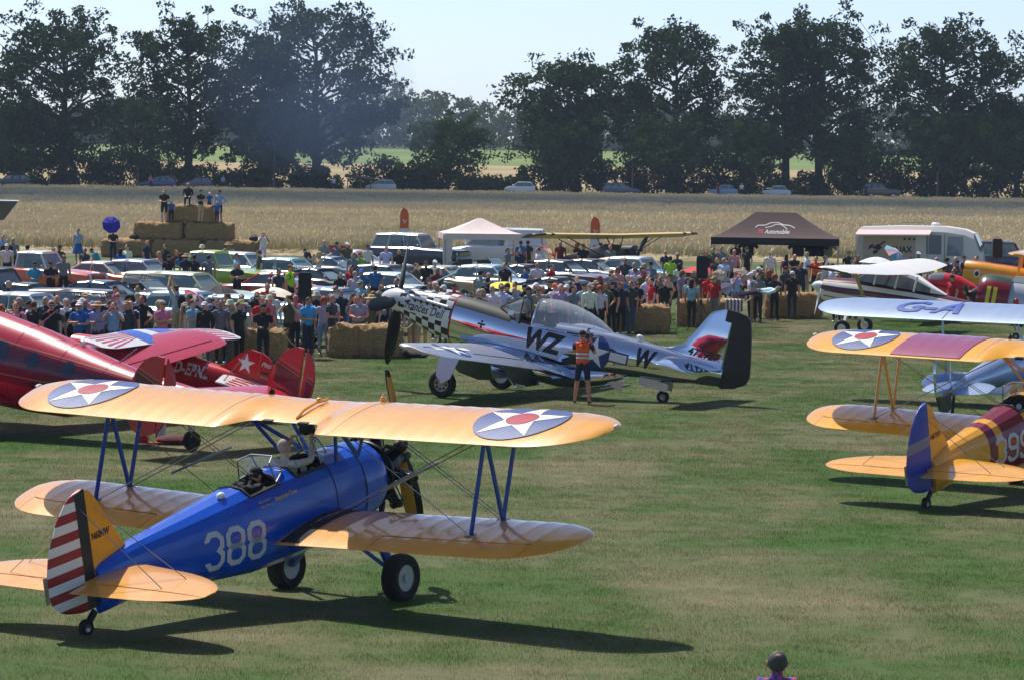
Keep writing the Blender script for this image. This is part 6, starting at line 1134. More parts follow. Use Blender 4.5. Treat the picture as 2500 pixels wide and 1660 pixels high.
# ---------------------------------------------------------------- tents, flags, awning corner
def gazebo(name, c, rz, hx, hy, eave, peak, ridge, mat, label, val=.28, valm=None):
    g = empty(name, c, rz, label, 'tent', None); q = MB(); n = 8
    prof = lambda t: eave + (peak - eave) * (t ** 1.25)     # sagging roof cloth
    rings = []
    for t in frange(0, 1, n): sx = hx * (1 - t) + ridge * t; sy = hy * (1 - t) + .06 * t; rings.append([Vector((x * sx, y * sy, prof(t) - (.05 if (abs(x) < 1 or abs(y) < 1) else 0) * math.sin(math.pi * t))) for x, y in ((-1, -1), (0, -1), (1, -1), (1, 0), (1, 1), (0, 1), (-1, 1), (-1, 0))])
    q.loft(rings, cap=(False, True)); roof = mk('roof', q, mat, g, 25); b = bvh_of(q)
    for pts in (((-hx, -hy), (hx, -hy)), ((hx, -hy), (hx, hy)), ((hx, hy), (-hx, hy)), ((-hx, hy), (-hx, -hy))):
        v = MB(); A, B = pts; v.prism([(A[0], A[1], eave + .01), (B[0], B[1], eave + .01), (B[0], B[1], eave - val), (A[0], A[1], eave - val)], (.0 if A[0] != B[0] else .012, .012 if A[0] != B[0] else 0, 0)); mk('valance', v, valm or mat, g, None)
    for sx in (-1, 1):
        for sy in (-1, 1): p = MB(); p.box((sx * (hx - .04), sy * (hy - .04), eave / 2), (.05, .05, eave)); mk('leg', p, STEEL, g, None)
    return g, roof, b
gz, rf, b = gazebo('gazebo', Vector((px_at(1168, 165), 165, 0)), .12, 1.85, 1.6, 1.95, 2.66, .1, M('pale_pink_canvas', C(232, 212, 208), .85, 0, .06, 3), 'pale pink garden gazebo behind the blue off-roader')
q = MB(); q.box((-1.7, -1.55, .95), (.45, .03, 1.9)); mk('corner_curtain', q, MC['pale_pink_canvas'], gz); q = MB(); q.box((1.65, -1.55, .95), (.4, .03, 1.9)); mk('corner_curtain', q, MC['pale_pink_canvas'], gz)
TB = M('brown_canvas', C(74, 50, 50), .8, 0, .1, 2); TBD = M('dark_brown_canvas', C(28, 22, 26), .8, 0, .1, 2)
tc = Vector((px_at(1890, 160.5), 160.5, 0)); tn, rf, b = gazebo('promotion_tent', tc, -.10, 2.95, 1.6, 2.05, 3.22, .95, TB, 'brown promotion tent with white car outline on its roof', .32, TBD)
rm = onto(b, (-.9, -1.0, 5), (1, 0, 0), (0, .5, 0), (0, 0, -1), .012)
def roofmap(u, v): return onto(b, (u, -4, v), (0, 0, 0), (0, 0, 0), (0, 1, 0), .012)(0, 0)
WP = M('tent_print_white', C(225, 218, 218), .8); RP = M('tent_print_red', C(214, 84, 96), .8); GP = M('tent_print_grey', C(62, 56, 66), .8)
sh = lambda dx, dz: (lambda u, v: roofmap(u * 1.4 + dx, v * 1.4 + dz))
decal('car_outline', stroke([(-.62, .2), (-.55, .27), (-.3, .28), (-.12, .36), (.12, .37), (.3, .3), (.52, .28), (.68, .2)], .028) + stroke([(-.3, .2), (-.1, .24), (.05, .31), (.2, .31), (.3, .26), (.42, .16)], .024), sh(-.05, 2.24), WP, rf, .15)
decal('tent_lettering', None, sh(-.78, 2.27), RP, rf, .2, textgeo('PS', .17, .12)); decal('tent_lettering', None, sh(-.49, 2.25), WP, rf, .2, textgeo('Auto', .82, .14))
vm = lambda u, v: Vector((-1.15 + u, -1.605, 1.80 + v)); decal('valance_lettering', None, vm, GP, tn, None, textgeo('url', 2.1, .2))
for i, (dx, c_) in enumerate([(-1.2, C(24, 30, 34)), (1.15, C(40, 46, 66)), (1.75, C(34, 38, 54)), (2.1, C(20, 22, 26)), (2.5, C(150, 140, 120))]):
    sx, y0, z0, s = tc.x + dx, 161.6, 1.15, 1
    q = MB(); out = [(-.26, 0), (.26, 0), (.27, .42), (.42, .30), (.5, .42), (.28, .68), (-.28, .68), (-.5, .42), (-.42, .30), (-.27, .42)]; q.prism([(sx + a, y0, z0 + b_) for a, b_ in out], (0, .06, 0)); mk('hanging_shirt', q, M('shirt_cloth_%d' % i, c_, .9), label=('dark jacket hanging inside the left of the brown tent', 'blue shirt hanging left on the line under the brown tent', 'navy shirt hanging beside the blue one under the tent', 'black shirt hanging third on the line under the tent', 'grey-beige shirt hanging last on the line under the tent')[i], cat='shirt', group='shirts hanging in the tent')
OR = M('flag_orange', C(236, 104, 36), .7); FW = M('flag_white', C(228, 226, 228), .7)
def feather(px, ytop, D, h, label):
    x = px_at(px, D); r = empty('feather_flag', (x, D, 0), .1, label, 'flag', 'feather flags'); p = MB(); p.tube([(-.22, .03, 0), (-.22, .03, h * .7), (-.2, .03, h * .9), (-.05, .03, h)], .018, 6); mk('pole', p, STEEL, r)
    wd = lambda t: .30 * math.sqrt(max(0.0, 1 - max(0, (t - .8) / .2) ** 2)) + .0; rows = frange(.15, 1, 16)
    for nm, a, b_, mt in (('white_cloth', .15, .6, FW), ('orange_cloth', .6, 1.0, OR)):
        q = MB(); zs = frange(a, b_, 10); L_ = [Vector((-.22 + (.22 - wd(t) * .8) * (1 if t > .8 else 0) + (.06 * (1 - t)) * 0, 0.02 * math.sin(t * 9), h * t)) for t in zs]; R_ = [Vector((.26 * (.75 + .25 * t) * (wd(t) / .30), 0.02 * math.sin(t * 9 + 1), h * t)) for t in zs]; q.add(L_ + R_ + [v + Vector((0, .01, 0)) for v in L_ + R_], [(i, 11 + i, 12 + i, i + 1) for i in range(10)] + [(22 + i, 23 + i, 34 + i, 33 + i) for i in range(10)]); mk(nm, q, mt, r)
    bird = [[(-.14, .05), (-.02, -.02), (.02, .02), (-.04, .1)], [(.0, .0), (.15, .09), (.1, .0), (.02, -.06)], [(-.05, -.06), (.04, -.02), (.06, -.08), (-.02, -.12)]]; decal('bird_emblem', bird, lambda u, v: Vector((.01 + u, -.035, h * .74 + v)), FW, r)
    decal('lettering', None, lambda u, v: Vector((-.02 - v + .1, -.035, h * .2 + u)), M('flag_grey_print', C(90, 90, 100), .7), r, None, textgeo('REMOVE', h * .3, .16))
feather(983, 523, 185, 2.75, 'orange and white feather flag left of the pale gazebo'); feather(1449, 536, 168, 2.75, 'orange and white feather flag before the cream-winged plane')
a_ = empty('sun_awning', (px_at(-20, 120), 120, 0), 0, 'grey-brown sun awning corner at the left edge', 'awning'); q = MB(); q.prism([(-3, 0, 3.92), (.88, -.3, 3.92), (.35, .2, 3.3), (-1, .4, 3.05), (-3, .5, 3.05)], (0, .0, .03)); mk('canvas', q, M('awning_brown', C(120, 108, 100), .8), a_); q = MB(); q.prism([(-3, -.3, 3.96), (.9, -.32, 3.955), (.86, .3, 3.965), (-3, .5, 3.97)], (0, 0, .02)); mk('top_cloth', q, M('awning_top', C(200, 212, 228), .6), a_); q = MB(); q.tube([(-2.2, .2, 0), (-2.2, .2, 3.9)], .04, 8); mk('pole', q, STEEL, a_)
UMB = {}
def parasol(pos, r, h, col, label, col2=None, tilt=(0, 0), kind='parasol', n=8):
    p = empty(kind, pos, random.uniform(0, 1), label, kind, 'parasols over the crowd'); p.rotation_euler = (tilt[0], tilt[1], random.uniform(0, .7)); q = MB(); q.tube([(0, 0, h - 1.3), (0, 0, h + .08)], .014, 6); mk('pole', q, STEEL, p)
    key = col; cm_ = M('parasol_%d_%d_%d' % tuple(int(v * 999) for v in col[:3]), col, .8, 0, .06); c2 = M('parasol_%d_%d_%d' % tuple(int(v * 999) for v in col2[:3]), col2, .8, 0, .06) if col2 else None
    for k in range(n):
        a0, a1 = 2 * math.pi * k / n, 2 * math.pi * (k + 1) / n; q = MB(); R_ = []
        for t in frange(.02, 1, 5):
            z = h - .32 * r * t ** 1.8; row = []
            for s in frange(0, 1, 4): a = a0 + (a1 - a0) * s; row.append(Vector(((math.cos(a0) * (1 - s) + math.cos(a1) * s) * r * t, (math.sin(a0) * (1 - s) + math.sin(a1) * s) * r * t, z - .035 * r * math.sin(math.pi * s) * 0 + (.03 * r * math.sin(math.pi * s) if t == 1 else 0) - .02 * math.sin(math.pi * s) * t)))
            R_.append(row)
        q.loft(R_, closed=False, cap=(False, False)); mk('gore', q, c2 if (c2 and k % 2) else cm_, p, 30)
    return p
PARA = [(272, 545, 171, .47, C(38, 30, 170), None, 'blue parasol held by a man beside the straw pyramid', (1.15, .25)), (535, 697, 108, .67, C(34, 32, 36), None, 'black parasol over the crowd left of the cream one', (.1, .1)), (672, 700, 110, .82, C(232, 222, 200), None, 'cream parasol with wavy edge over the crowd', (.05, .1)), (478, 722, 104, .42, C(214, 196, 206), C(170, 60, 90), 'small pink striped parasol between the cars and the crowd', (.7, .3)), (1240, 690, 113, .62, C(240, 232, 60), None, 'yellow parasol in front of the light blue car', (.15, .1)), (1497, 622, 150, 1.3, C(222, 212, 196), None, 'cream canvas parasol over the parked cars', (.0, .05)), (1712, 648, 146, .95, C(210, 30, 52), None, 'large red parasol behind the loudspeaker', (.0, .05)), (1634, 692, 128, .58, C(24, 34, 32), None, 'black parasol held tilted beside the red shirt', (1.0, .2)), (1790, 700, 126, .6, C(44, 50, 80), None, 'navy parasol behind the towel bale', (.5, .1)), (1764, 688, 131, .6, C(40, 40, 44), None, 'black parasol next to the navy one', (.6, -.3)), (1822, 665, 140, .6, C(130, 116, 106), None, 'taupe parasol above the seated people', (.5, .3)), (2142, 627, 138, .78, C(222, 224, 232), None, 'white parasol in front of the camper bus', (.0, .05)), (2190, 615, 146, .62, C(214, 170, 176), C(110, 170, 190), 'pink and blue striped parasol before the camper', (.6, .5)), (1338, 608, 160, .5, C(200, 40, 50), C(226, 220, 214), 'red and white sunshade near the gazebo', (.3, .6)), (1758, 672, 138, .3, C(214, 190, 150), None, 'small beige fan-shaped sunshade in the seated crowd', (1.2, .2))]
for px, py, D, r, c1, c2, lab, tl in PARA: p = at(px, py, D); parasol((p.x, p.y, p.z - .18 * r), r, .18 * r * 0 + .12, c1, lab, c2, tl)
# ================================================================ parked cars
PAINT = MA('car_paint', 'paint', .22, .04, 1.5, .6); PAINT2 = MA('car_roof_paint', 'paint2', .25, .04, 1.5, .5)
CHR = M('car_chrome', C(210, 212, 215), .12, 1, 0); CGL = glassmat('car_glass', (.24, .34, .37, 1), .03, .48); LAMP = M('headlamp_glass', C(225, 228, 230), .1); TAIL = M('tail_lamp_red', C(150, 12, 18), .2); SEAT = M('car_upholstery', C(70, 62, 56), .8, 0, .2, 6); GRIL = M('grille_dark', C(40, 42, 45), .3, .6, .2, 30)
CT = {  # L, W, nose z, hood z, belt z, deck z, roof z, (ws base, ws top, rear top, rear base), wheel r, kind
 'coupe': (5.0, 1.9, .70, .86, .92, .90, 1.34, (.70, .12, -.85, -1.55), .34), 'sedan': (5.1, 1.92, .74, .90, .95, .92, 1.43, (.85, .32, -1.0, -1.5), .34), 'fastback': (4.9, 1.88, .66, .84, .92, .93, 1.30, (.62, .05, -.6, -2.0), .34),
 'finned': (5.3, 1.96, .78, .93, .97, .99, 1.46, (.80, .42, -.95, -1.45), .36), 'wagon': (5.2, 1.92, .76, .93, .98, .98, 1.50, (.85, .38, -2.2, -2.45), .35), 'convertible': (4.9, 1.86, .70, .87, .90, .90, 1.30, (.65, .15, 0, 0), .34), 'roadster': (4.0, 1.6, .62, .78, .80, .78, 1.12, (.35, .08, 0, 0), .31),
 'pickup': (5.2, 1.98, .95, 1.10, 1.14, 1.08, 1.78, (.75, .42, -.55, -.62), .38), 'offroader': (4.8, 2.0, 1.08, 1.20, 1.24, 1.24, 1.88, (.55, .20, -1.95, -2.22), .40), 'hatch': (3.9, 1.68, .66, .88, .92, .95, 1.46, (1.0, .25, -1.35, -1.78), .30), 'estate': (4.6, 1.76, .68, .90, .95, .98, 1.48, (1.05, .35, -1.9, -2.15), .31), 'boxcar': (3.6, 1.5, .72, .88, .92, .90, 1.42, (.75, .4, -.95, -1.3), .28), 'panelvan': (5.0, 1.95, .9, 1.12, 1.2, 1.2, 2.05, (1.55, .9, -2.3, -2.45), .33)}
def car_proto(kind):
    L, W, zn, zh, zb, zd, zr, (a, b, c, d), wr = CT[kind]; root = empty('parked_car'); h = L / 2; w = W / 2; fin = kind == 'finned'; g0 = .22 if zr < 1.6 else .38
    xs = [h, h - .06, h - .25, (h + a) / 2, a + .1, a - .2, 0, (c + d) / 2 if c < 0 else -.8, d - .1 if d < 0 else -1.4, (-h + d) / 2, -h + .25, -h + .06, -h]
    q = MB(); rings = []
    for x in xs:
        t = (x - a) / (h - a) if x > a else 0; u = (d - x) / (d + h) if x < d else 0
        zt = zh + (zn - zh) * max(0, t) ** 2.2 if x > a else (zd + (zd * .93 - zd) * max(0, u) ** 2 if x < d else zb); ww = w * (1 - .10 * max(0, t) ** 3 - .10 * max(0, u) ** 3); zbt = g0 + (.10 if abs(x) > h - .1 else 0) + .05 * max(0, t)
        if abs(x) > h - .01: ww *= .9; zt -= .10
        ft = (.10 * max(0, (-x - .4) / (h - .4)) if fin else 0)
        rings.append([Vector((x, s * y, z)) for s, y, z in ((1, ww * .86, zbt), (1, ww * .97, zbt + .12), (1, ww, (zbt + zt) / 2 + .04), (1, ww * .965, zt - .06 + ft), (1, ww * .88, zt + ft), (1, ww * .45, zt + .025), (-1, ww * .45, zt + .025), (-1, ww * .88, zt + ft), (-1, ww * .965, zt - .06 + ft), (-1, ww, (zbt + zt) / 2 + .04), (-1, ww * .97, zbt + .12), (-1, ww * .86, zbt))])
    q.loft(rings); mk('body', q, PAINT, root, 28)
    if kind == 'pickup':
        q = MB(); q.box((-1.55, 0, 1.09), (1.75, W * .74, .06)); mk('cargo_bed', q, DARK, root)
    wi = w * .80; wt = w * .66
    if kind not in ('convertible', 'roadster'):
        A, B_, Cc, Dd = (a, zb - .01), (b, zr - .07), (c, zr - .07), (d, zb - .01)
        g = MB(); g.loft([[Vector((a, -wi * .95, A[1])), Vector((a, wi * .95, A[1])), Vector((b, wt * .96, B_[1])), Vector((b, -wt * .96, B_[1]))], [Vector((a - .02, -wi * .9, A[1])), Vector((a - .02, wi * .9, A[1])), Vector((b - .02, wt * .9, B_[1])), Vector((b - .02, -wt * .9, B_[1]))]]); mk('windscreen', g, CGL, root, None)
        g = MB(); g.loft([[Vector((d, -wi * .93, Dd[1])), Vector((d, wi * .93, Dd[1])), Vector((c, wt * .94, Cc[1])), Vector((c, -wt * .94, Cc[1]))], [Vector((d + .02, -wi * .9, Dd[1])), Vector((d + .02, wi * .9, Dd[1])), Vector((c + .02, wt * .9, Cc[1])), Vector((c + .02, -wt * .9, Cc[1]))]]); mk('rear_window', g, CGL if kind != 'panelvan' else PAINT, root, None)
        ns = 3 if kind in ('wagon', 'estate', 'offroader') else (1 if kind == 'pickup' else 2); cuts = frange(0, 1, ns)
        for s in (-1, 1):
            for i in range(ns):
                t0, t1 = cuts[i] + .025, cuts[i + 1] - .025; lo = [a + (d - a) * t for t in (t0, t1)]; hi = [b + (c - b) * t for t in (t0, t1)]
                g = MB(); pts = [Vector((lo[0] - .04, s * wi, zb)), Vector((lo[1] + .02, s * wi, zb)), Vector((hi[1], s * wt, zr - .08)), Vector((hi[0], s * wt, zr - .08))]; g.prism(pts, (0, -s * .015, 0)); mk('side_window', g, PAINT if (kind == 'panelvan' and i > 0) else CGL, root, None)
            for t in cuts:
                p = MB(); p.tube([(a + (d - a) * t, s * wi * .995, zb - .02), (b + (c - b) * t, s * wt * .99, zr - .05)], .04 if t in (0, 1) else .025, 5); mk('pillar', p, PAINT2, root)
            p = MB(); p.tube([(a, s * wi * 1.0, zb + .005), (d, s * wi * 1.0, zb + .005)], .022, 5); mk('chrome_trim', p, CHR, root)
        r = MB(); rr = []
        for t in frange(0, 1, 6):
            x = b + .05 + (c - .05 - b - .05) * t; cr_ = .035 * math.sin(math.pi * (t * .9 + .05)); rr.append([Vector((x, y * wt * 1.03, zr - .085 + dz + (cr_ if dz > .03 else 0))) for y, dz in ((1, 0), (1.0, .03), (.9, .065), (.5, .085), (-.5, .085), (-.9, .065), (-1.0, .03), (-1, 0))])
        r.loft(rr); mk('roof', r, PAINT2, root, 40)
    else:
        g = MB(); g.loft([[Vector((a + o, -wi * .92, zb)), Vector((a + o, wi * .92, zb)), Vector((b + o, wt, zr)), Vector((b + o, -wt, zr))] for o in (0, -.015)]); mk('windscreen', g, CGL, root, None); p = MB(); p.tube([(a, -wi * .93, zb), (b, -wt, zr), (b, wt, zr), (a, wi * .93, zb)], .022, 6); mk('windscreen_frame', p, CHR, root)
        p = MB(); p.box((-.55, 0, zb + .01), (1.5, wi * 1.6, .05)); mk('cabin_floor', p, SEAT, root)
    for x in (-.15, -1.05):
        if kind in ('pickup', 'roadster', 'panelvan') and x < -1: continue
        s = MB(); s.box((x - .1, 0, zb + .08), (.16, wi * 1.5, .42)); s.box((x + .15, 0, zb - .1), (.5, wi * 1.5, .12)); mk('seat', s, SEAT, root)
    for s in (-1, 1):
        for x in (h - .95, -h + 1.05):
            cx = MB(); cx.lathe([(wr * .6, -.09), (wr * .93, -.1), (wr, -.06), (wr, .06), (wr * .93, .1), (wr * .6, .09)], (x, s * (w - .12), wr), (0, s, 0), 18); o = mk('wheel', cx, RUBBER, root); hb = MB(); hb.lathe([(wr * .62, .085), (wr * .5, .06), (wr * .25, .1), (.001, .11)], (x, s * (w - .12), wr), (0, s, 0), 14); mk('hub_cap', hb, CHR, o)
            ar = MB(); ar.tube([(x + math.cos(t) * (wr + .035), s * (w * .985), wr + math.sin(t) * (wr + .03)) for t in frange(.1, math.pi - .1, 8)], .025, 5); mk('wheel_arch', ar, PAINT, root)
        hl = MB(); hl.lathe([(.09, 0), (.085, .04), (.001, .06)], (h - .02, s * w * .70, zn - .12), (1, 0, 0), 14); hd = mk('headlight', hl, LAMP, root); hr = MB(); hr.lathe([(.1, -.03), (.108, .03), (.09, .045)], (h - .02, s * w * .70, zn - .12), (1, 0, 0), 14); mk('headlight_ring', hr, CHR, hd)
        tl = MB(); tl.box((-h - .005, s * w * .72, zd - .18), (.05, .22, .12)); mk('tail_light', tl, TAIL, root)
        mi = MB(); mi.ell((a - .12, s * (w * .98), zb + .1), (.05, .06, .045), 0, 8, 5); mi.tube([(a - .12, s * w * .9, zb - .02), (a - .12, s * w * .97, zb + .08)], .012, 5); mk('mirror', mi, CHR, root)
    gr = MB(); gr.box((h + .0, 0, zn - .12), (.05, W * .52, .17)); G = mk('grille', gr, GRIL, root)
    for k in range(4): bb = MB(); bb.box((h + .03, 0, zn - .18 + k * .042), (.02, W * .52, .012)); mk('grille_bar', bb, CHR, G)
    for x, nm in ((h + .06, 'front_bumper'), (-h - .06, 'rear_bumper')): bm = MB(); sg = 1 if x > 0 else -1; bm.tube([(x - sg * .35, -w * .98, g0 + .2), (x - sg * .05, -w * .9, g0 + .2), (x, -w * .5, g0 + .2), (x, w * .5, g0 + .2), (x - sg * .05, w * .9, g0 + .2), (x - sg * .35, w * .98, g0 + .2)], (.045, .08)[0:1][0], 7); mk(nm, bm, CHR, root)
    pl = MB(); pl.box((h + .11, 0, g0 + .2), (.01, .45, .1)); mk('number_plate', pl, WHITE, root)
    if kind == 'wagon' or kind == 'offroader' or kind == 'panelvan': pass
    return root
PROTO = {}
def car(kind, px, yroof, col, label, col2=None, head=-24, D=None, group='classic cars in the car park', name='parked_car'):
    zr = CT[kind][6]
    if D is None:
        dy = (px - 1250) * math.tan(ROLL); D = FPX * (CAM_H - zr) / (yroof - dy - HORIZON)
    if kind not in PROTO: PROTO[kind] = o = car_proto(kind)
    else: o = copy_tree(PROTO[kind])
    o.name = name; o.location = (px_at(px, D), D, 0); o.rotation_euler = (0, 0, R(head)); o.location.z = .35 if D > 400 else 0; setp(o, label, 'car', group); c2 = col2 or col
    def pc(x):
        for ch in x.children: ch['paint'] = [float(v) for v in col]; ch['paint2'] = [float(v) for v in c2]; pc(ch)
    pc(o); return o
WHT = C(232, 234, 236)
CARS = [('pickup', 92, 614, C(226, 92, 40), 'orange pickup with a white cab at the left edge', WHT, -20), ('coupe', 262, 640, C(222, 120, 62), 'orange coupe with a white roof right of the orange pickup', C(222, 214, 208), -24), ('sedan', 345, 635, C(120, 140, 176), 'grey-blue hardtop coupe behind the orange coupe', C(150, 166, 196), -22), ('offroader', -6, 657, C(30, 34, 40), 'black hardtop off-roader cut by the left edge', None, -22), ('sedan', 62, 692, C(24, 26, 32), 'long black sedan before the orange pickup', None, -14), ('sedan', 70, 716, C(176, 192, 214), 'pale blue sedan behind the front crowd at left', C(214, 218, 226), -22), ('coupe', 262, 687, C(60, 78, 130), 'dark blue coupe with yellow tail between the rows', C(44, 60, 104), -18), ('wagon', 250, 709, C(84, 66, 62), 'brown estate car in the front row left', C(96, 78, 76), -20), ('finned', 462, 712, C(52, 150, 186), 'turquoise finned sedan with white roof in the front row', C(196, 224, 234), -26), ('convertible', 352, 684, C(168, 178, 190), 'silver open convertible with folded roof', None, -24), ('wagon', 462, 666, C(196, 202, 150), 'pale green estate car left of the lime pickup', C(206, 208, 168), -22), ('pickup', 512, 613, C(164, 194, 50), 'lime green old pickup at the straw pyramid', C(176, 204, 60), -20), ('wagon', 592, 617, C(226, 228, 230), 'white estate car beside the lime pickup', WHT, -26), ('sedan', 705, 631, C(150, 196, 214), 'sky blue sedan right of the white estate car', C(176, 214, 226), -22), ('coupe', 700, 666, C(196, 40, 70), 'red coupe behind the cream parasol', C(190, 44, 76), -20), ('roadster', 625, 678, C(44, 60, 120), 'small dark blue roadster left of the red coupe', None, -24), ('offroader', 1020, 571, C(26, 38, 74), 'dark blue off-roader with white roof before the gazebo', C(230, 232, 236), -26), ('coupe', 872, 612, C(224, 228, 232), 'white coupe left of the blue off-roader', None, -24), ('fastback', 818, 628, C(110, 124, 146), 'grey fastback left of the white coupe', None, -20), ('fastback', 786, 656, C(22, 24, 28), 'black fastback behind the loudspeaker', None, -22), ('sedan', 945, 647, C(92, 84, 88), 'dark sedan with brown roof behind the propeller', C(74, 62, 64), -24), ('sedan', 962, 667, C(196, 204, 206), 'white-roofed sedan with teal body near the open bonnet', C(226, 232, 232), -22), ('coupe', 1092, 651, C(206, 186, 152), 'beige coupe right of the open teal bonnet', C(196, 178, 148), -26), ('sedan', 1198, 648, C(206, 216, 224), 'pale blue and white sedan behind the yellow parasol', C(170, 204, 226), -24), ('convertible', 1192, 628, C(60, 66, 78), 'dark open convertible beside the pale gazebo', None, -24), ('fastback', 1290, 647, C(40, 38, 44), 'black fastback behind the red shirt man', None, -24), ('sedan', 1372, 636, C(84, 46, 60), 'maroon sedan with black vinyl roof', C(58, 42, 44), -26), ('coupe', 1452, 634, C(226, 228, 232), 'white coupe behind the maroon sedan', C(60, 52, 50), -26), ('finned', 1552, 628, C(116, 176, 206), 'light blue finned sedan under the cream parasol', C(214, 222, 228), -28), ('fastback', 1372, 678, C(22, 30, 62), 'dark blue fastback before the maroon sedan', None, -22), ('sedan', 1342, 700, C(220, 222, 226), 'white car hidden behind the front crowd', None, -20), ('sedan', 820, 704, C(70, 110, 170), 'blue sedan behind the speaker crowd', C(150, 176, 200), -20), ('finned', 600, 722, C(120, 186, 190), 'pale teal finned sedan under the black parasol', C(196, 220, 222), -24), ('coupe', 1018, 698, C(40, 120, 120), 'teal coupe with its bonnet open', C(196, 206, 208), -22)]
for k, px, yr, col, lab, c2, hd in CARS: car(k, px, yr, col, lab, c2, hd)
q = MB(); D = 118.0; x0 = px_at(1064, D); q.prism([(-.75, -.7, 1.05), (.65, -.75, 1.68), (.68, .75, 1.70), (-.75, .72, 1.05)], (0, .0, .045)); o = mk('open_bonnet', q, [M('bonnet_teal', C(40, 130, 130), .25, 0, .04, 2, None, .5)], label='raised teal bonnet of the teal coupe', cat='bonnet'); o.location = (x0, D + 1, 0)
RG = 'cars along the far road'
for k, px, col, lab, hd, D in [('hatch', 1264, C(226, 230, 234), 'white hatchback on the far road', 180, 432.5), ('estate', 1510, C(70, 84, 110), 'dark blue-grey estate car on the far road', 0, 433), ('boxcar', 1762, C(120, 160, 200), 'pale blue boxy car on the far road', 172, 432.5), ('boxcar', 1890, C(222, 226, 228), 'small white boxy car right of the pale blue one', 178, 432.5), ('offroader', 2145, C(96, 78, 70), 'brown off-roader under the right trees', 0, 433), ('estate', 382, C(38, 52, 110), 'dark blue estate on the road left of the forked oak', 180, 432.5), ('hatch', 478, C(34, 48, 96), 'dark blue hatchback beside the blue estate', 180, 433), ('estate', 24, C(40, 46, 60), 'dark car under the leftmost trees', 180, 433), ('hatch', 925, C(206, 210, 214), 'white car half hidden beside the roadside shelter', 180, 434)]: car(k, px, 0, col, lab, None, hd, D, RG)
car('panelvan', 1208, 0, C(226, 224, 228), 'white van parked behind the pale gazebo', None, 176, 171, 'vans behind the crowd', 'parked_van'); car('offroader', 2462, 0, C(24, 32, 56), 'dark blue off-roader right of the camper bus', None, -10, 165, 'vans behind the crowd')
# ---------------------------------------------------------------- camper bus with awning
cb = empty('camper_bus', (px_at(2245, 162), 162, 0), R(-12), 'cream camper bus with pale pink awning and lettering', 'camper bus'); CBW = M('camper_cream', C(226, 220, 214), .4, 0, .06, 2)
q = MB(); rr = []
for x, z0, zt, w in ((-2.9, .5, 2.42, 1.0), (-2.75, .4, 2.62, 1.06), (-1, .4, 2.7, 1.08), (1.2, .4, 2.7, 1.08), (2.1, .4, 2.58, 1.06), (2.55, .45, 2.4, 1.04), (2.9, .5, 1.5, 1.0), (2.98, .5, .9, .96)): rr.append([Vector((x, s * y, z)) for s, y, z in ((1, w, z0), (1, w * 1.02, (z0 + zt) / 2), (1, w, zt - .3), (1, w * .8, zt - .05), (-1, w * .8, zt - .05), (-1, w, zt - .3), (-1, w * 1.02, (z0 + zt) / 2), (-1, w, z0))])
q.loft(rr); body = mk('body', q, CBW, cb, 30)
def panel(nm, pts, m_): p = MB(); p.prism(pts, (0, -.02, 0)); return mk(nm, p, m_, cb, None)
CUR = glassmat('curtained_glass', (.22, .24, .30, 1), .05, .92)
panel('side_window', [(.35, -1.09, 1.35), (1.05, -1.09, 1.35), (1.05, -1.09, 2.25), (.35, -1.09, 2.25)], CUR); panel('door_window', [(1.3, -1.09, 1.3), (2.1, -1.09, 1.3), (2.05, -1.07, 2.2), (1.35, -1.07, 2.2)], CUR)
q = MB(); q.add([(2.92, -.92, 1.5), (2.92, .92, 1.5), (2.56, .88, 2.33), (2.56, -.88, 2.33)], [(0, 1, 2, 3)]); q.v = [(v[0] + .02, v[1], v[2]) for v in q.v]; mk('windscreen', q, CUR, cb, None)
panel('door_seam', [(1.2, -1.10, .5), (1.22, -1.10, .5), (1.22, -1.10, 2.3), (1.2, -1.10, 2.3)], DARK); panel('serving_board', [(-2.6, -1.1, .9), (-.15, -1.1, .9), (-.15, -1.1, 2.2), (-2.6, -1.1, 2.2)], M('poster_cream', C(206, 186, 170), .7, 0, .08, 4))
bm2 = lambda u, v: Vector((u, -1.127, v)); INK = M('poster_ink', C(52, 48, 54), .7); decal('bus_lettering', None, lambda u, v: bm2(-1.35 + u, 1.35 + v), INK, cb, None, textgeo('QUAX', 1.05, .36)); rg = np.random.default_rng(3)
decal('bus_plane_drawing', [[(-2.2 + x * 1.0, 1.5 + y) for x, y in p] for p in ([(0, .1), (.35, .0), (.5, .12), (.3, .3)], [(.3, .25), (.62, .45), (.66, .4), (.36, .18)], [(-.15, .0), (.1, .2), (.05, .3), (-.12, .2)], [(.1, -.2), (.3, -.1), (.28, .05), (.06, -.05)])], bm2, INK, cb)
decal('bus_marks', [[(x, 2.0), (x + .12, 2.0), (x + .1, 2.1), (x + .02, 2.1)] for x in (-.72, -.5, -.28)], bm2, INK, cb)
q = MB(); q.prism([(-2.85, -1.08, 2.42), (.6, -1.08, 2.46), (.6, -2.3, 2.28), (-2.85, -2.3, 2.22)], (0, 0, .03)); mk('awning', q, M('awning_pink', C(228, 190, 188), .8, 0, .05), cb, None); q = MB(); q.tube([(-2.85, -2.31, 2.23), (.6, -2.31, 2.28)], .04, 6); mk('awning_rail', q, WHITE, cb)
for x in (-2.8, .55): q = MB(); q.tube([(x, -2.3, 0), (x, -2.3, 2.25)], .02, 6); mk('awning_post', q, STEEL, cb)
q = MB(); q.lathe([(.22, 0), (.22, .08), (.15, .14), (.001, .15)], (.7, -.2, 2.68), (0, 0, 1), 14); mk('roof_vent', q, WHITE, cb); q = MB(); q.tube([(-.9, -.4, 2.68), (-.9, -.4, 2.8), (.2, -.4, 2.8), (.2, -.4, 2.68)], .02, 6); mk('roof_rack', q, STEEL, cb)
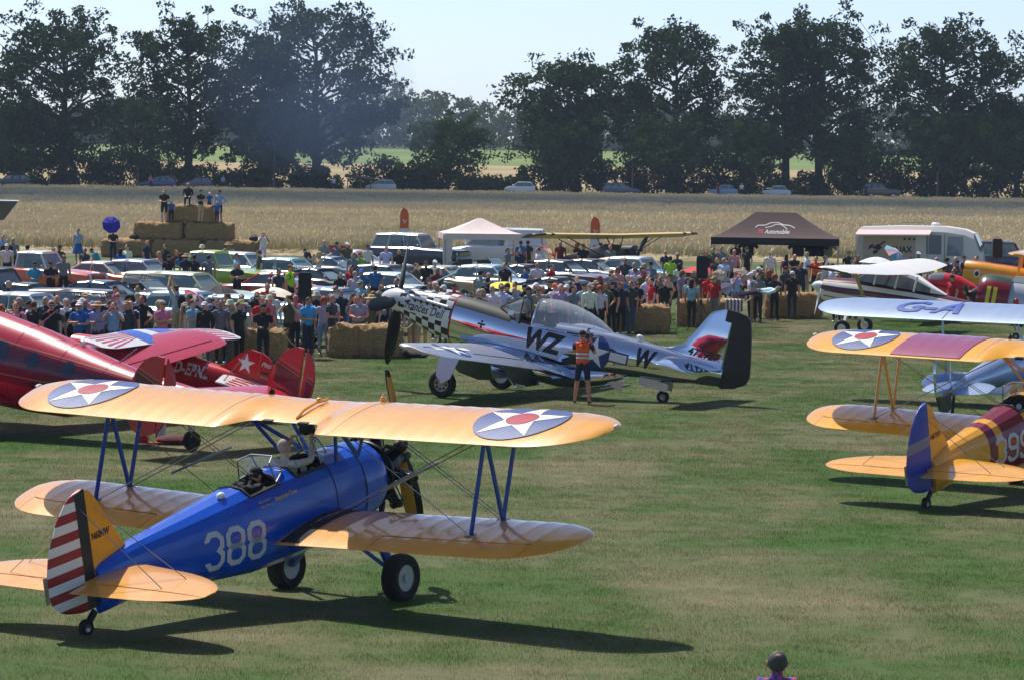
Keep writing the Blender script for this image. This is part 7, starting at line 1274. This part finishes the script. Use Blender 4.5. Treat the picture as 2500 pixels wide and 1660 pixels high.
for s in (-1, 1):
    for x in (-1.8, 1.9): wheel(cb, (x, s * .92, .36), .36, .22, (0, s, 0), CHR, .55)
    q = MB(); q.lathe([(.11, 0), (.1, .04), (.001, .05)], (2.97, s * .68, .85), (1, 0, 0), 12); mk('headlight', q, LAMP, cb)
sh = empty('roadside_shelter', (px_at(872, 433), 433, 0), 0, 'dark roadside shelter with a low sloping roof', 'shelter'); q = MB(); q.prism([(-1.8, -1.2, 2.1), (1.9, -1.2, 1.75), (1.9, 1.2, 1.95), (-1.8, 1.2, 2.35)], (0, 0, .12)); mk('roof', q, DARK, sh, None)
for x in (-1.4, .2, 1.5): q = MB(); q.box((x, -1.0, .95), (.12, .12, 1.9)); mk('post', q, MC['stake_wood'], sh, None)
# ================================================================ people
CN = {'k': ((30, 30, 34), 'black'), 'n': ((36, 44, 74), 'navy'), 'g': ((124, 128, 136), 'grey'), 'd': ((66, 68, 76), 'dark grey'), 'w': ((228, 230, 234), 'white'), 'l': ((192, 184, 208), 'pale lilac'), 'b': ((40, 104, 176), 'blue'), 's': ((150, 184, 214), 'light blue'), 'r': ((196, 28, 42), 'red'), 'm': ((112, 40, 52), 'maroon'), 'o': ((90, 90, 68), 'olive'), 't': ((192, 170, 140), 'beige'), 'y': ((220, 198, 96), 'yellow'), 'v': ((204, 232, 60), 'neon yellow'), 'e': ((120, 196, 60), 'bright green'), 'p': ((216, 142, 162), 'pink'), 'c': ((60, 170, 212), 'turquoise'), 'f': ((156, 156, 168), 'patterned grey'), 'q': ((246, 92, 36), 'orange'), 'j': ((62, 82, 124), 'denim')}
HD = {'h': ('short', (36, 28, 24), 'dark hair'), 'a': ('short', (168, 164, 158), 'grey hair'), 'u': ('short', (92, 64, 42), 'brown hair'), 'x': (None, None, 'bald head'), 'z': ('fringe', (120, 116, 112), 'thinning hair'), 'L': ('long', (34, 26, 22), 'long dark hair'), 'P': ('pony', (60, 42, 30), 'ponytail'), 'B': ('curly', (186, 152, 100), 'blond hair'), 'R': ('curly', (150, 76, 40), 'red hair'), 'K': ('cap', (30, 30, 36), 'black cap'), 'W': ('cap', (226, 228, 230), 'white cap'), 'C': ('cap', (150, 138, 116), 'beige cap'), 'E': ('cap', (186, 36, 46), 'red cap'), 'J': ('cap', (44, 84, 176), 'blue cap'), 'G': ('cap', (150, 200, 90), 'green cap'), 'N': ('cap', (240, 100, 50), 'orange cap'), 'S': ('hat', (206, 178, 128), 'straw hat'), 'H': ('hat', (60, 58, 60), 'dark brimmed hat'), 'I': ('bucket', (214, 206, 192), 'pale bucket hat'), 'O': ('bucket', (84, 82, 66), 'olive bucket hat')}
PN = {'stand': 'standing', 'crossed': 'with folded arms', 'photo': 'holding a camera up', 'phone': 'looking at a phone', 'hip': 'with hand on hip', 'shade': 'shading the eyes', 'overhead': 'with arms raised high', 'walk': 'walking', 'sit': 'sitting', 'video': 'filming', 'reach': 'reaching up', 'stoop': 'bending forward'}
PC = {'s': 'stand', 'c': 'crossed', 'p': 'photo', 'f': 'phone', 'h': 'hip', 'e': 'shade', 'o': 'overhead', 'w': 'walk', 'i': 'sit', 'b': 'stoop'}
SK = [(220, 164, 136), (210, 152, 122), (226, 178, 152), (198, 138, 110), (190, 130, 104)]
FOOT = [(o_.location.x, o_.location.y, o_.rotation_euler.z, CT[k_][0] / 2 + .25, CT[k_][1] / 2 + .22) for k_, o_ in [(c_[0], None) for c_ in []]]
for o_ in list(COL.objects):
    if o_.get('category') == 'car' and o_.parent is None and o_.location.y < 200:
        b_ = [c_ for c_ in o_.children if c_.name.startswith('body')][0]; FOOT.append((o_.location.x, o_.location.y, o_.rotation_euler.z, b_.dimensions.x / 2 + .22, b_.dimensions.y / 2 + .2))
def blocked(x, y):
    for cx, cy, a, l, w in FOOT:
        dx, dy = x - cx, y - cy; u = dx * math.cos(a) + dy * math.sin(a); v = -dx * math.sin(a) + dy * math.cos(a)
        if abs(u) < l and abs(v) < w: return True
    for p in PLACED:
        if (p[0] - x) ** 2 + (p[1] - y) ** 2 < .13: return True
    return False
PLACED = []; LABELS = {}; PG = 'spectators along the car park'
MARKS = [(60, 'at the far left'), (190, 'near the orange pickup'), (330, 'above the red fuselage'), (470, 'above the starburst wing'), (620, 'behind the left straw bale'), (745, 'left of the speaker stand'), (860, 'right of the speaker stand'), (990, 'behind the checkered nose'), (1120, 'behind the fighter nose'), (1260, 'behind the yellow parasol'), (1400, 'behind the open cockpit'), (1530, 'behind the fighter canopy'), (1640, 'right of the canopy bale'), (1760, 'under the brown tent front'), (1880, 'right of the navy parasol'), (2010, 'behind the white propeller'), (2160, 'before the white parasol'), (2320, 'before the camper bus'), (2600, 'beside the yellow biplane')]
DEPTH = ((104, 'in the front row'), (122, 'in the second row'), (145, 'among the cars'), (400, 'by the wheat'))
def landmark(px, D):
    m_ = [t for x, t in MARKS if px < x][0]; return m_, [t for d, t in DEPTH if D < d][0]
def person(x, y, z, face, pose, shirt, pants, head, label, scale=1.0, longs=False, glasses=False, pack=False, skirt=False, group=PG, cat='person'):
    shorts = pants.isupper(); me = body_mesh(pose, shorts or skirt, longs); o = bpy.data.objects.new('person', me); COL.objects.link(o); o.location = (x, y, z); o.rotation_euler.z = R(face); k = scale * random.uniform(.985, 1.015); wx = k * random.uniform(.96, 1.10); o.scale = (wx, wx, k); setp(o, label, cat, group)
    cl = lambda c, j=.0: [float(v) for v in C(*[max(0, min(255, a * random.uniform(.9, 1.08))) for a in c])]
    sk = random.choice(SK); hk, hc, hn = HD[head]; props = dict(skin=cl(sk), shirt=cl(CN[shirt][0]), pants=cl(CN[pants.lower()][0]), shoe=cl(random.choice([(40, 38, 40), (90, 84, 80), (200, 200, 204)])), hair=cl(hc if hc and hk in ('short', 'long', 'pony', 'curly', 'fringe') else random.choice([(60, 46, 36), (130, 122, 114), (40, 32, 28)])), hat=cl(hc or (200, 200, 200)))
    for a, v in props.items(): o[a] = v
    P = POSES[pose]; hd = Vector(P['hd']); lk = Vector(P.get('look', (0, -1, 0))).normalized(); T = Matrix.Translation(hd) @ (Vector((0, -1, 0)).rotation_difference(lk)).to_matrix().to_4x4()
    def child(nm, m_, mat=None):
        c = bpy.data.objects.new(nm, m_); COL.objects.link(c); c.parent = o
        if mat is not None: c.matrix_local = mat
        for a, v in props.items(): c[a] = v
        return c
    if hk: child('hat' if hk in ('cap', 'hat', 'bucket') else 'hair', HEADS[hk], T)
    if glasses: child('sunglasses', GLASSES, T)
    if pack: child('backpack', BACKPACK)
    if skirt: child('skirt', SKIRT)
    return o
def crowd(px, py, shirt, pants, head, pose='s', face=None, fl='', D=None, base=0.0):
    pose = PC[pose]; kid = 'c' in fl; h = 1.17 if kid else (1.64 if head in 'LPBR' else 1.735); hh = h * (.8 if pose == 'stoop' else 1)
    if head in 'SHIOKWCEJGN': hh += .04
    dy = (px - 1250) * math.tan(ROLL); zz = base
    if pose in ('sit', 'stoop'): zz = base - .50 if base else -.48; hh -= .48 if not base else .5
    if D is None: D = FPX * (CAM_H - hh) / (py - dy - HORIZON)
    if not base and px < 2010:
        L_ = [(-50, 90.5), (604, 94.0), (892, 97.4), (1560, 112.5), (1728, 116.6), (2010, 126)]
        for (xa, da), (xb, db) in zip(L_, L_[1:]):
            if xa <= px <= xb: D = max(D, da + (db - da) * (px - xa) / (xb - xa) + 1.0)
    best = D
    for dd in (0, .35, -.35, .7, -.7, 1.05, -1.05, 1.4, -1.4, 1.8, -1.8, 2.2, -2.2, 2.7, 3.2):
        if base or not blocked(px_at(px, D + dd), D + dd): best = D + dd; break
    D = best; x = px_at(px, D); PLACED.append((x, D))
    if face is None: face = random.choice((-50, -35, -25, -10, 0, 10, 20, 35, 60))
    hn = HD[head][2]; g = 'child' if kid else 'person'; lm, dp = landmark(px, D); garment = {'v': 'vest'}.get(shirt, 'shirt' if 'l' not in fl else 'jacket')
    cands = ['%s in %s %s with %s, %s %s' % (g, CN[shirt][1], garment, hn, PN[pose], lm), '%s in %s %s with %s, %s %s %s' % (g, CN[shirt][1], garment, hn, PN[pose], dp, lm)]
    near = sorted(((p_[2] - px) ** 2 + (p_[3] - py) ** 2, p_) for p_ in INFO)[:1]
    if near: p_ = near[0][1]; cands.append('%s in %s %s with %s %s, beside one in %s' % (g, CN[shirt][1], garment, hn, lm, p_[0]))
    cands.append('%s in %s %s and %s trousers with %s %s %s' % (g, CN[shirt][1], garment, CN[pants.lower()][1], hn, dp, lm)); lab = next((c for c in cands if c not in LABELS and len(c.split()) <= 15), None)
    if lab is None: lab = next(c for c in ('%s in %s %s the %s one %s' % (g, CN[shirt][1], d_, w_, lm) for d_ in ('left of', 'right of', 'behind', 'before') for w_ in ('nearest', 'tallest', 'next')) if c not in LABELS)
    LABELS[lab] = 1; INFO.append((CN[shirt][1], hn, px, py))
    sc = h / 1.735
    return person(x, D, zz, face, pose, shirt, pants, head, lab, sc, 'l' in fl, 'g' in fl, 'b' in fl, 'k' in fl)
INFO = []
def zone(ox, oy, k, rows):
    for r in rows.strip().split(';'):
        f = r.strip().split(',')
        if len(f) < 5: continue
        crowd(ox + float(f[0]) * k, oy + float(f[1]) * k, f[2], f[3], f[4], f[5] if len(f) > 5 and f[5] else 's', float(f[6]) if len(f) > 6 and f[6] else None, f[7] if len(f) > 7 else '')
zone(0, 430, .2964, """55,862,k,k,a,f,70;150,1008,d,n,a,s,60;270,1078,k,k,u,s,150;368,1003,n,k,a,s,-20;418,1030,k,n,K,s,10;462,1085,o,k,L,s,170;600,1030,k,k,h,s,160;650,1048,b,k,W,c,-15,g;692,1035,b,g,a,s,20;714,943,s,n,W,s,30;800,1035,l,d,S,c,-15,lg;832,993,n,k,K,s,0;890,962,l,j,K,s,20;900,1062,o,k,h,f,40,l;965,972,l,n,x,s,-15,g;942,890,p,j,h,s,70;1038,1090,d,g,C,s,-20,l;1062,1033,n,k,x,s,15;1160,988,k,n,h,h,-10;1128,903,k,k,h,s,0;1442,905,l,t,u,o,-110,b;1580,1018,s,t,u,c,60;1682,1018,k,j,W,s,-20,l;1755,1003,n,T,h,s,60;1812,1050,g,k,h,s,10,l;1866,962,t,k,O,p,0;1888,1045,t,g,I,s,0;1975,1008,b,n,S,s,60;1965,1060,k,k,u,s,50;2110,958,k,k,L,f,10,lg;2195,886,r,k,h,s,0;
408,698,k,k,K,c,35,g;512,655,g,k,h,s,30,g;275,695,c,n,K,f,10,g;632,436,s,b,u,s,-20,k;45,556,w,k,W,s,0,g;95,512,g,k,a,s,20;45,518,k,k,h,s,20;8,488,s,n,h,s,10;215,572,k,k,h,s,-170;430,590,n,k,h,s,20;478,565,o,k,O,s,10;690,598,d,n,h,i,-30;795,632,c,j,h,b,-80;985,600,b,k,L,s,150;1038,565,w,t,h,s,-40;1200,536,n,k,x,s,60;1380,640,k,k,K,s,165;1480,640,b,k,L,s,170;1525,640,n,k,S,s,175;1592,636,k,k,h,s,150;1708,650,g,j,h,s,178;1655,562,p,k,I,s,-20;1872,538,t,k,S,s,10;1940,633,s,j,C,s,-60;2126,608,o,k,O,s,-70;1945,700,n,k,h,c,15;2288,760,d,k,h,s,40;2155,458,w,W,x,p,20;1300,640,p,t,B,s,-50;1440,615,m,t,u,s,40;1350,560,k,n,h,s,-40""")
zone(600, 480, .2752, """685,393,g,k,a,f,10;795,398,g,n,K,s,-30;887,396,o,k,W,s,15;640,500,t,k,B,p,-70;560,495,k,k,h,b,-60;1070,418,w,n,K,s,20;1235,438,w,n,h,s,5;1350,468,k,k,h,s,10;940,500,g,T,h,s,-10;1000,488,e,k,E,s,40;385,612,v,k,u,s,60,b;285,640,w,k,P,s,150;790,560,t,j,B,s,30,c;930,600,r,n,h,s,-30;1020,640,b,T,J,s,-10;960,668,l,k,a,s,160;1140,618,b,k,h,s,170;1015,728,s,g,C,s,-40,g;1265,690,y,j,N,s,160,c;1330,728,d,k,h,s,-20;1502,598,d,k,u,s,50;1590,565,k,n,K,s,0;1668,548,w,k,W,s,10;1690,628,m,k,z,s,30;1618,715,k,k,K,s,0;1690,788,k,k,h,s,20;1752,778,s,k,W,s,-60;1915,808,t,k,O,s,30;450,793,m,k,h,s,10,g;555,757,y,j,S,s,50;380,868,o,k,O,p,-5;432,868,p,k,z,s,40;545,898,c,n,h,f,40;620,840,k,j,I,s,20;687,903,l,s,R,s,10;790,798,w,n,u,s,-20,lgb;757,878,d,d,a,f,60;945,860,k,j,L,f,50;1000,878,f,k,h,f,-10;1122,858,f,k,R,s,-20;1195,782,o,k,h,s,20;2075,643,f,k,K,s,150;2146,680,g,k,a,s,40;2140,713,n,k,h,s,150;2062,830,g,t,a,s,0;2182,798,w,k,x,s,-30,l;2262,788,w,k,h,s,10,g;2315,770,k,n,K,s,-50;1560,880,d,T,h,s,10;830,672,k,k,L,s,20;1480,870,o,T,u,s,0""")
zone(1200, 480, .254, """270,428,b,k,h,s,170;336,420,n,k,K,s,160;265,498,n,k,h,s,-20;150,490,g,j,P,e,60;437,490,w,t,h,s,-70;650,425,m,k,C,s,-10;810,448,k,k,R,f,50;872,458,k,k,h,s,20;1040,438,n,k,K,s,-80;1130,468,g,k,x,s,-30;1075,470,k,j,L,s,30;1665,528,n,k,x,s,-20,g;1775,545,d,k,a,s,20;1708,578,v,t,h,s,170;1800,640,w,w,L,s,165;430,638,w,m,z,f,10;565,652,r,k,h,s,60;268,680,b,j,B,s,30,c;312,682,b,n,h,s,-20,c;1275,588,d,k,h,s,-10,g;1362,638,s,k,a,s,-40;1460,652,w,t,B,s,170;1520,628,g,k,h,s,-160;1205,698,p,k,R,s,0;85,848,w,k,h,s,-10;147,828,w,d,h,s,20;215,880,f,k,z,s,-30;310,828,k,n,K,s,50;350,853,g,k,K,s,-60;442,880,t,k,h,f,10,g;550,808,k,k,H,s,60;602,828,w,q,N,s,30;660,862,l,n,a,s,-10;812,774,n,k,h,c,5;905,828,k,k,h,c,-20;962,824,k,n,x,f,35;1035,860,w,k,R,s,0;1030,768,m,j,R,s,-20;1142,748,d,k,h,s,40;1152,828,k,k,K,s,-40;1215,780,n,p,B,s,20,c;1302,758,b,k,a,e,30;1385,820,k,k,h,f,20,g;1462,870,b,j,J,b,-110,c;1530,788,r,t,h,s,-70;1662,828,k,n,h,e,20;1932,706,d,k,C,s,-20;1920,800,s,k,L,s,150;2058,708,r,k,h,s,10;1240,860,n,k,h,s,30;1330,850,d,j,u,s,-20;480,900,f,k,a,s,20;720,900,w,t,W,s,-30;1590,800,k,k,L,s,30;120,640,k,k,h,s,-30;700,880,d,k,R,s,20""")
zone(1700, 480, .3387, """112,372,o,k,h,s,-30;170,362,g,k,h,s,-10;265,380,p,k,a,s,20;275,325,k,k,C,s,20;230,420,f,k,L,s,30;357,358,k,k,K,s,-40;522,388,w,t,C,s,10;642,420,p,k,L,s,160,b;700,414,k,k,x,c,30;790,403,w,t,a,s,-70;855,434,q,k,u,s,-20;905,495,t,j,u,s,30;975,478,w,k,K,s,-60;1030,528,t,t,S,s,-20,g;1065,493,o,k,u,s,10;1090,388,k,k,K,s,-10;1197,498,t,k,S,s,30;1155,420,d,k,h,s,20;1592,393,k,d,W,s,10;1725,444,s,k,a,s,-40;1800,438,d,k,K,s,150;1862,438,w,k,a,s,-10;1778,500,r,k,h,s,160;1735,478,y,k,a,s,-50;1840,558,r,n,K,s,-60;1908,498,n,j,a,s,40;1920,418,s,k,K,s,20;335,520,b,k,B,i,10;390,543,w,k,W,s,-70,l;425,525,o,t,O,s,40;460,490,k,k,K,s,30;520,540,k,k,R,s,150;612,590,b,k,J,s,20,c;687,538,k,n,W,s,170;140,440,d,k,h,s,0;190,445,w,k,a,s,-30;60,400,k,k,h,s,20;1010,560,m,k,a,s,-20;1120,460,g,k,h,s,40;440,560,g,k,h,s,-30;560,600,n,k,R,s,20;640,500,d,k,K,s,30;750,470,n,k,h,s,-20;1690,520,d,k,a,s,20;1650,560,k,k,h,s,-10;1130,540,f,k,a,s,-30;80,560,r,k,h,s,30;920,430,k,j,h,s,40;2010,430,k,k,h,s,-30""")
# the rest of the crowd pressed behind the bales and ropes
rgc = random.Random(21); BANDS = [(0, 500, 92, 98.5, 20), (500, 640, 96, 99.5, 4), (640, 1010, 98.5, 104, 12), (1010, 1480, 105.5, 112, 14), (1480, 2010, 117, 130, 14), (2010, 2420, 131, 142, 8)]
for a, b, d0, d1, n in BANDS:
    k = 0; tries = 0
    while k < n and tries < 400:
        tries += 1; px = rgc.uniform(a, b); D = rgc.uniform(d0, d1) + (px - (a + b) / 2) * .008; x = px_at(px, D)
        if any((p_[0] - x) ** 2 + ((p_[1] - D) * .5) ** 2 < .16 for p_ in PLACED) or blocked(x, D): continue
        y_ = HORIZON + (px - 1250) * math.tan(ROLL) + FPX * (CAM_H - 1.735) / D; crowd(px, y_, rgc.choice('kkngdwwlwsrmotfgswpw'), rgc.choice('kknjdtTKG'), rgc.choice('hhauxLPRBKWCSIKW'), rgc.choice('sscfhepss'), rgc.choice((-60, -40, -20, 0, 15, 30, 50)), rgc.choice(('', 'g', 'l', '', 'b')), D); k += 1
# on and around the pyramid
zt2, zt3 = 1.86, 2.79
for px, py, sh, pa, hd, po, fc, fl, base, D in [(397, 464, 'k', 'K', 'C', 'f', -10, '', 1.86, 181.7), (455, 460, 'k', 'k', 'B', 'i', 0, 'l', 2.79, 182.6), (486, 460, 'k', 'T', 'K', 'c', 40, '', 1.86, 181.6), (507, 478, 'b', 'j', 'W', 's', 20, 'c', 2.3, 182.6), (531, 466, 's', 'K', 'O', 'h', -30, 'l', 1.86, 182.4), (526, 490, 'b', 'n', 'G', 's', -20, 'c', 1.86, 181.6), (414, 489, 'b', 'k', 'h', 's', 10, 'c', 1.86, 182.0)]: crowd(px, py, sh, pa, hd, po, fc, fl, D, base)
crowd(273, 540, 'k', 'n', 'x', 'f', 0, 'g', 172.0)
for px, sh, lab in ((363, 'p', 'person in pink top walking past the dark blue estate car'), (540, 's', 'person in checked blue shirt at the far road'), (1805, 'w', 'person in white standing between the two boxy cars'), (1852, 'd', 'person in grey leaning near the white boxy car'), (1748, 'm', 'person in maroon left of the pale blue boxy car'), (810, 'w', 'person in white crouching by the roadside shelter'), (2108, 'd', 'person in grey standing by the brown off-roader')): o = person(px_at(px, 431.2), 431.2, .35, random.uniform(-40, 40), 'stand', sh, 'n', 'h', lab, 1.0, group='people by the far road')
def held(name, me, mats, pos, rz, label, cat): o = mk(name, me, mats, label=label, cat=cat, group='cameras held by spectators'); o.location = pos; o.rotation_euler.z = rz; return o
# man in black before the left bale, camera at his belt
p = gp(641, 905); person(p.x, p.y, 0, 15, 'phone', 'k', 'k', 'K', 'person in black with cap and camera before the left bale', 1.02, group='people on the airfield side'); held('camera', CAMERA, None, p + Vector((.06, -.30, 1.14)), .2, 'black camera held by the man before the left bale', 'camera')
# man in vest at the rope right of the towel bale
p = gp(1840, 778); person(p.x, p.y, 0, -60, 'stand', 'n', 'n', 'W', 'person in navy vest and white cap beside the towel bale', 1.0, True, group='people on the airfield side')
# person lying on the towel bale
o = person(BALES[3].x + .55, BALES[3].y + .05, 1.08, 0, 'stand', 'w', 'n', 'h', 'person in white shirt lying on the striped towel bale', .95, True, group='people on the airfield side'); o.rotation_euler = (R(-82), R(8), R(-78)); o.location = (BALES[3].x + .95, BALES[3].y + .05, 1.08)
# cameraman in the orange vest
p = gp(1421, 985); vm_ = person(p.x, p.y, 0, 165, 'video', 'q', 'N', 'K', 'person in orange safety vest filming the silver fighter', 1.0, group='people on the airfield side')
me = body_mesh('video', True, False).copy(); vm_.data = me; me0, cen, reg, P_ = BODY['video']; idx = np.empty(len(reg), np.int32); me.polygons.foreach_get('material_index', idx); me.materials.append(M('reflective_tape', C(206, 208, 206), .4)); me.materials.append(M('dark_tee', C(44, 46, 56), .9))
tor = (reg == 0) & (idx == 1)
for z0, rx, ry in ((1.075, .163, .121), (1.165, .166, .122)):
    q = MB(); q.loft([[Vector((rx * math.cos(t), ry * math.sin(t), z0 + dz)) for t in frange(0, 2 * math.pi * 23 / 24, 23)] for dz in (0, .05)], cap=(False, False)); c_ = mk('reflective_band', q, me.materials[5], vm_)
idx[((reg == 4) | ((reg == 3) & (np.abs(cen[:, 0]) > .17))) & (idx == 1)] = 6; me.polygons.foreach_set('material_index', idx)
vc = empty('video_camera', p, R(165), 'black video camera on the shoulder of the cameraman', 'video camera'); q = MB(); q.box((-.06, -.26, 1.60), (.10, .30, .12)); mk('camera_body', q, MC['camera_black'], vc); q = MB(); q.lathe([(.045, 0), (.05, .1), (.06, .16), (.001, .16)], (-.06, -.40, 1.6), (0, -1, 0), 14); mk('lens', q, MC['camera_black'], vc); q = MB(); q.tube([(-.06, -.36, 1.67), (-.06, -.34, 1.74), (-.06, -.18, 1.74), (-.06, -.16, 1.67)], .014, 6); mk('top_handle', q, MC['camera_black'], vc); q = MB(); q.tube([(-.06, -.3, 1.76), (-.06, -.48, 1.76)], .018, 8); mk('microphone', q, MC['camera_black'], vc)
# head of the onlooker at the bottom edge
p = gp(1898, 1598, .875); o = person(p.x, p.y, -.835, 184, 'ground', 'b', 'j', 'a', 'person with thinning grey hair in checked shirt at the bottom edge', 1.0, True, group='people on the airfield side')
m, nt, bs = newmat('checked_shirt'); tc_ = nd(nt, 'ShaderNodeTexCoord'); ck = nd(nt, 'ShaderNodeTexChecker'); ck.inputs['Scale'].default_value = 22; ck.inputs['Color1'].default_value = C(40, 70, 170); ck.inputs['Color2'].default_value = C(190, 80, 110); nt.links.new(tc_.outputs['Object'], ck.inputs['Vector']); nt.links.new(ck.outputs[0], bs.inputs['Base Color']); bs.inputs['Roughness'].default_value = .9
o.data = o.data.copy(); o.data.materials[1] = m
hr = [c for c in o.children if c.name.startswith('hair')][0]; hr['hair'] = [float(v) for v in C(74, 70, 70)]; hr.matrix_local = Matrix.Translation(Vector((0, -.012, 1.602))) @ Matrix.Diagonal((1.14, 1.08, 1.14, 1))
q = MB(); q.ell((0, .070, 1.703), (.034, .03, .022), 0, 12, 7); c_ = mk('bald_patch', q, SKIN, o); c_['skin'] = o['skin']
for sg in (-1, 1): q = MB(); q.ell((sg * .094, -.005, 1.612), (.014, .026, .036), 0, 10, 6); c_ = mk('ear', q, SKIN, o); c_['skin'] = o['skin']
# crew of the blue biplane
def aboard(pose_m, x, z, face, pose, shirt, head, label, **k):
    T = pose_m @ Matrix.Translation((x, 0, z)) @ Matrix.Rotation(R(face), 4, 'Z'); o = person(0, 0, 0, 0, pose, shirt, 'd', head, label, 1.0, group='crew of the blue biplane', **k); o.matrix_world = T; return o
aboard(POSE_A, -.86, .66, 90, 'reach', 't', 'a', 'person in beige jacket standing up in the front cockpit', longs=True)['shirt'] = [float(v) for v in C(190, 188, 176)]; aboard(POSE_A, -1.78, .62, 90, 'stoop', 'k', 'K', 'person in black bending down in the rear cockpit', longs=True)
q = MB(); q.ell((0, 0, 0), (.13, .1, .09), 0, 12, 7); q.prism([(-.08, -.06, -.03), (.08, -.06, -.03), (.05, -.16, -.05), (-.05, -.16, -.05)], (0, 0, .015)); o = mk('leather_helmet', q, LEATHER, label='dark leather flying helmet held up in the front cockpit', cat='helmet'); o.matrix_world = POSE_A @ Matrix.Translation((-.36, -.02, 2.42))
# objects near the pyramid, bags, chairs
for px, py, base, lab in ((325, 578, .93, 'black bag on the left shoulder of the straw pyramid'), (617, 590, .93, 'black backpack on the right end of the straw pyramid')): q = MB(); q.ell((0, 0, .13), (.28, .18, .15), 0, 12, 7); q.tube([(-.15, 0, .24), (0, 0, .36), (.15, 0, .24)], .02, 6); o = mk('travel_bag', q, MC['bag_black'], label=lab, cat='bag', group='bags on the straw'); o.location = (px_at(px, 182), 182, base)
for px, py, lab in ((808, 597, 'red folding chair left of the blue off-roader'), (842, 597, 'red folding chair right of the other red one')):
    D = 172.0; c = empty('folding_chair', (px_at(px, D), D, 0), .3, lab, 'chair', 'red folding chairs'); q = MB(); q.box((0, .22, .8), (.5, .03, .5)); mk('backrest', q, PRED, c); q = MB(); q.box((0, 0, .45), (.5, .45, .03)); mk('seat', q, PRED, c)
    for sx in (-.23, .23):
        for sy in (-.2, .2): q = MB(); q.tube([(sx, sy, 0), (sx, sy, .46 if sy < 0 else .98)], .014, 6); mk('leg', q, STEEL, c)
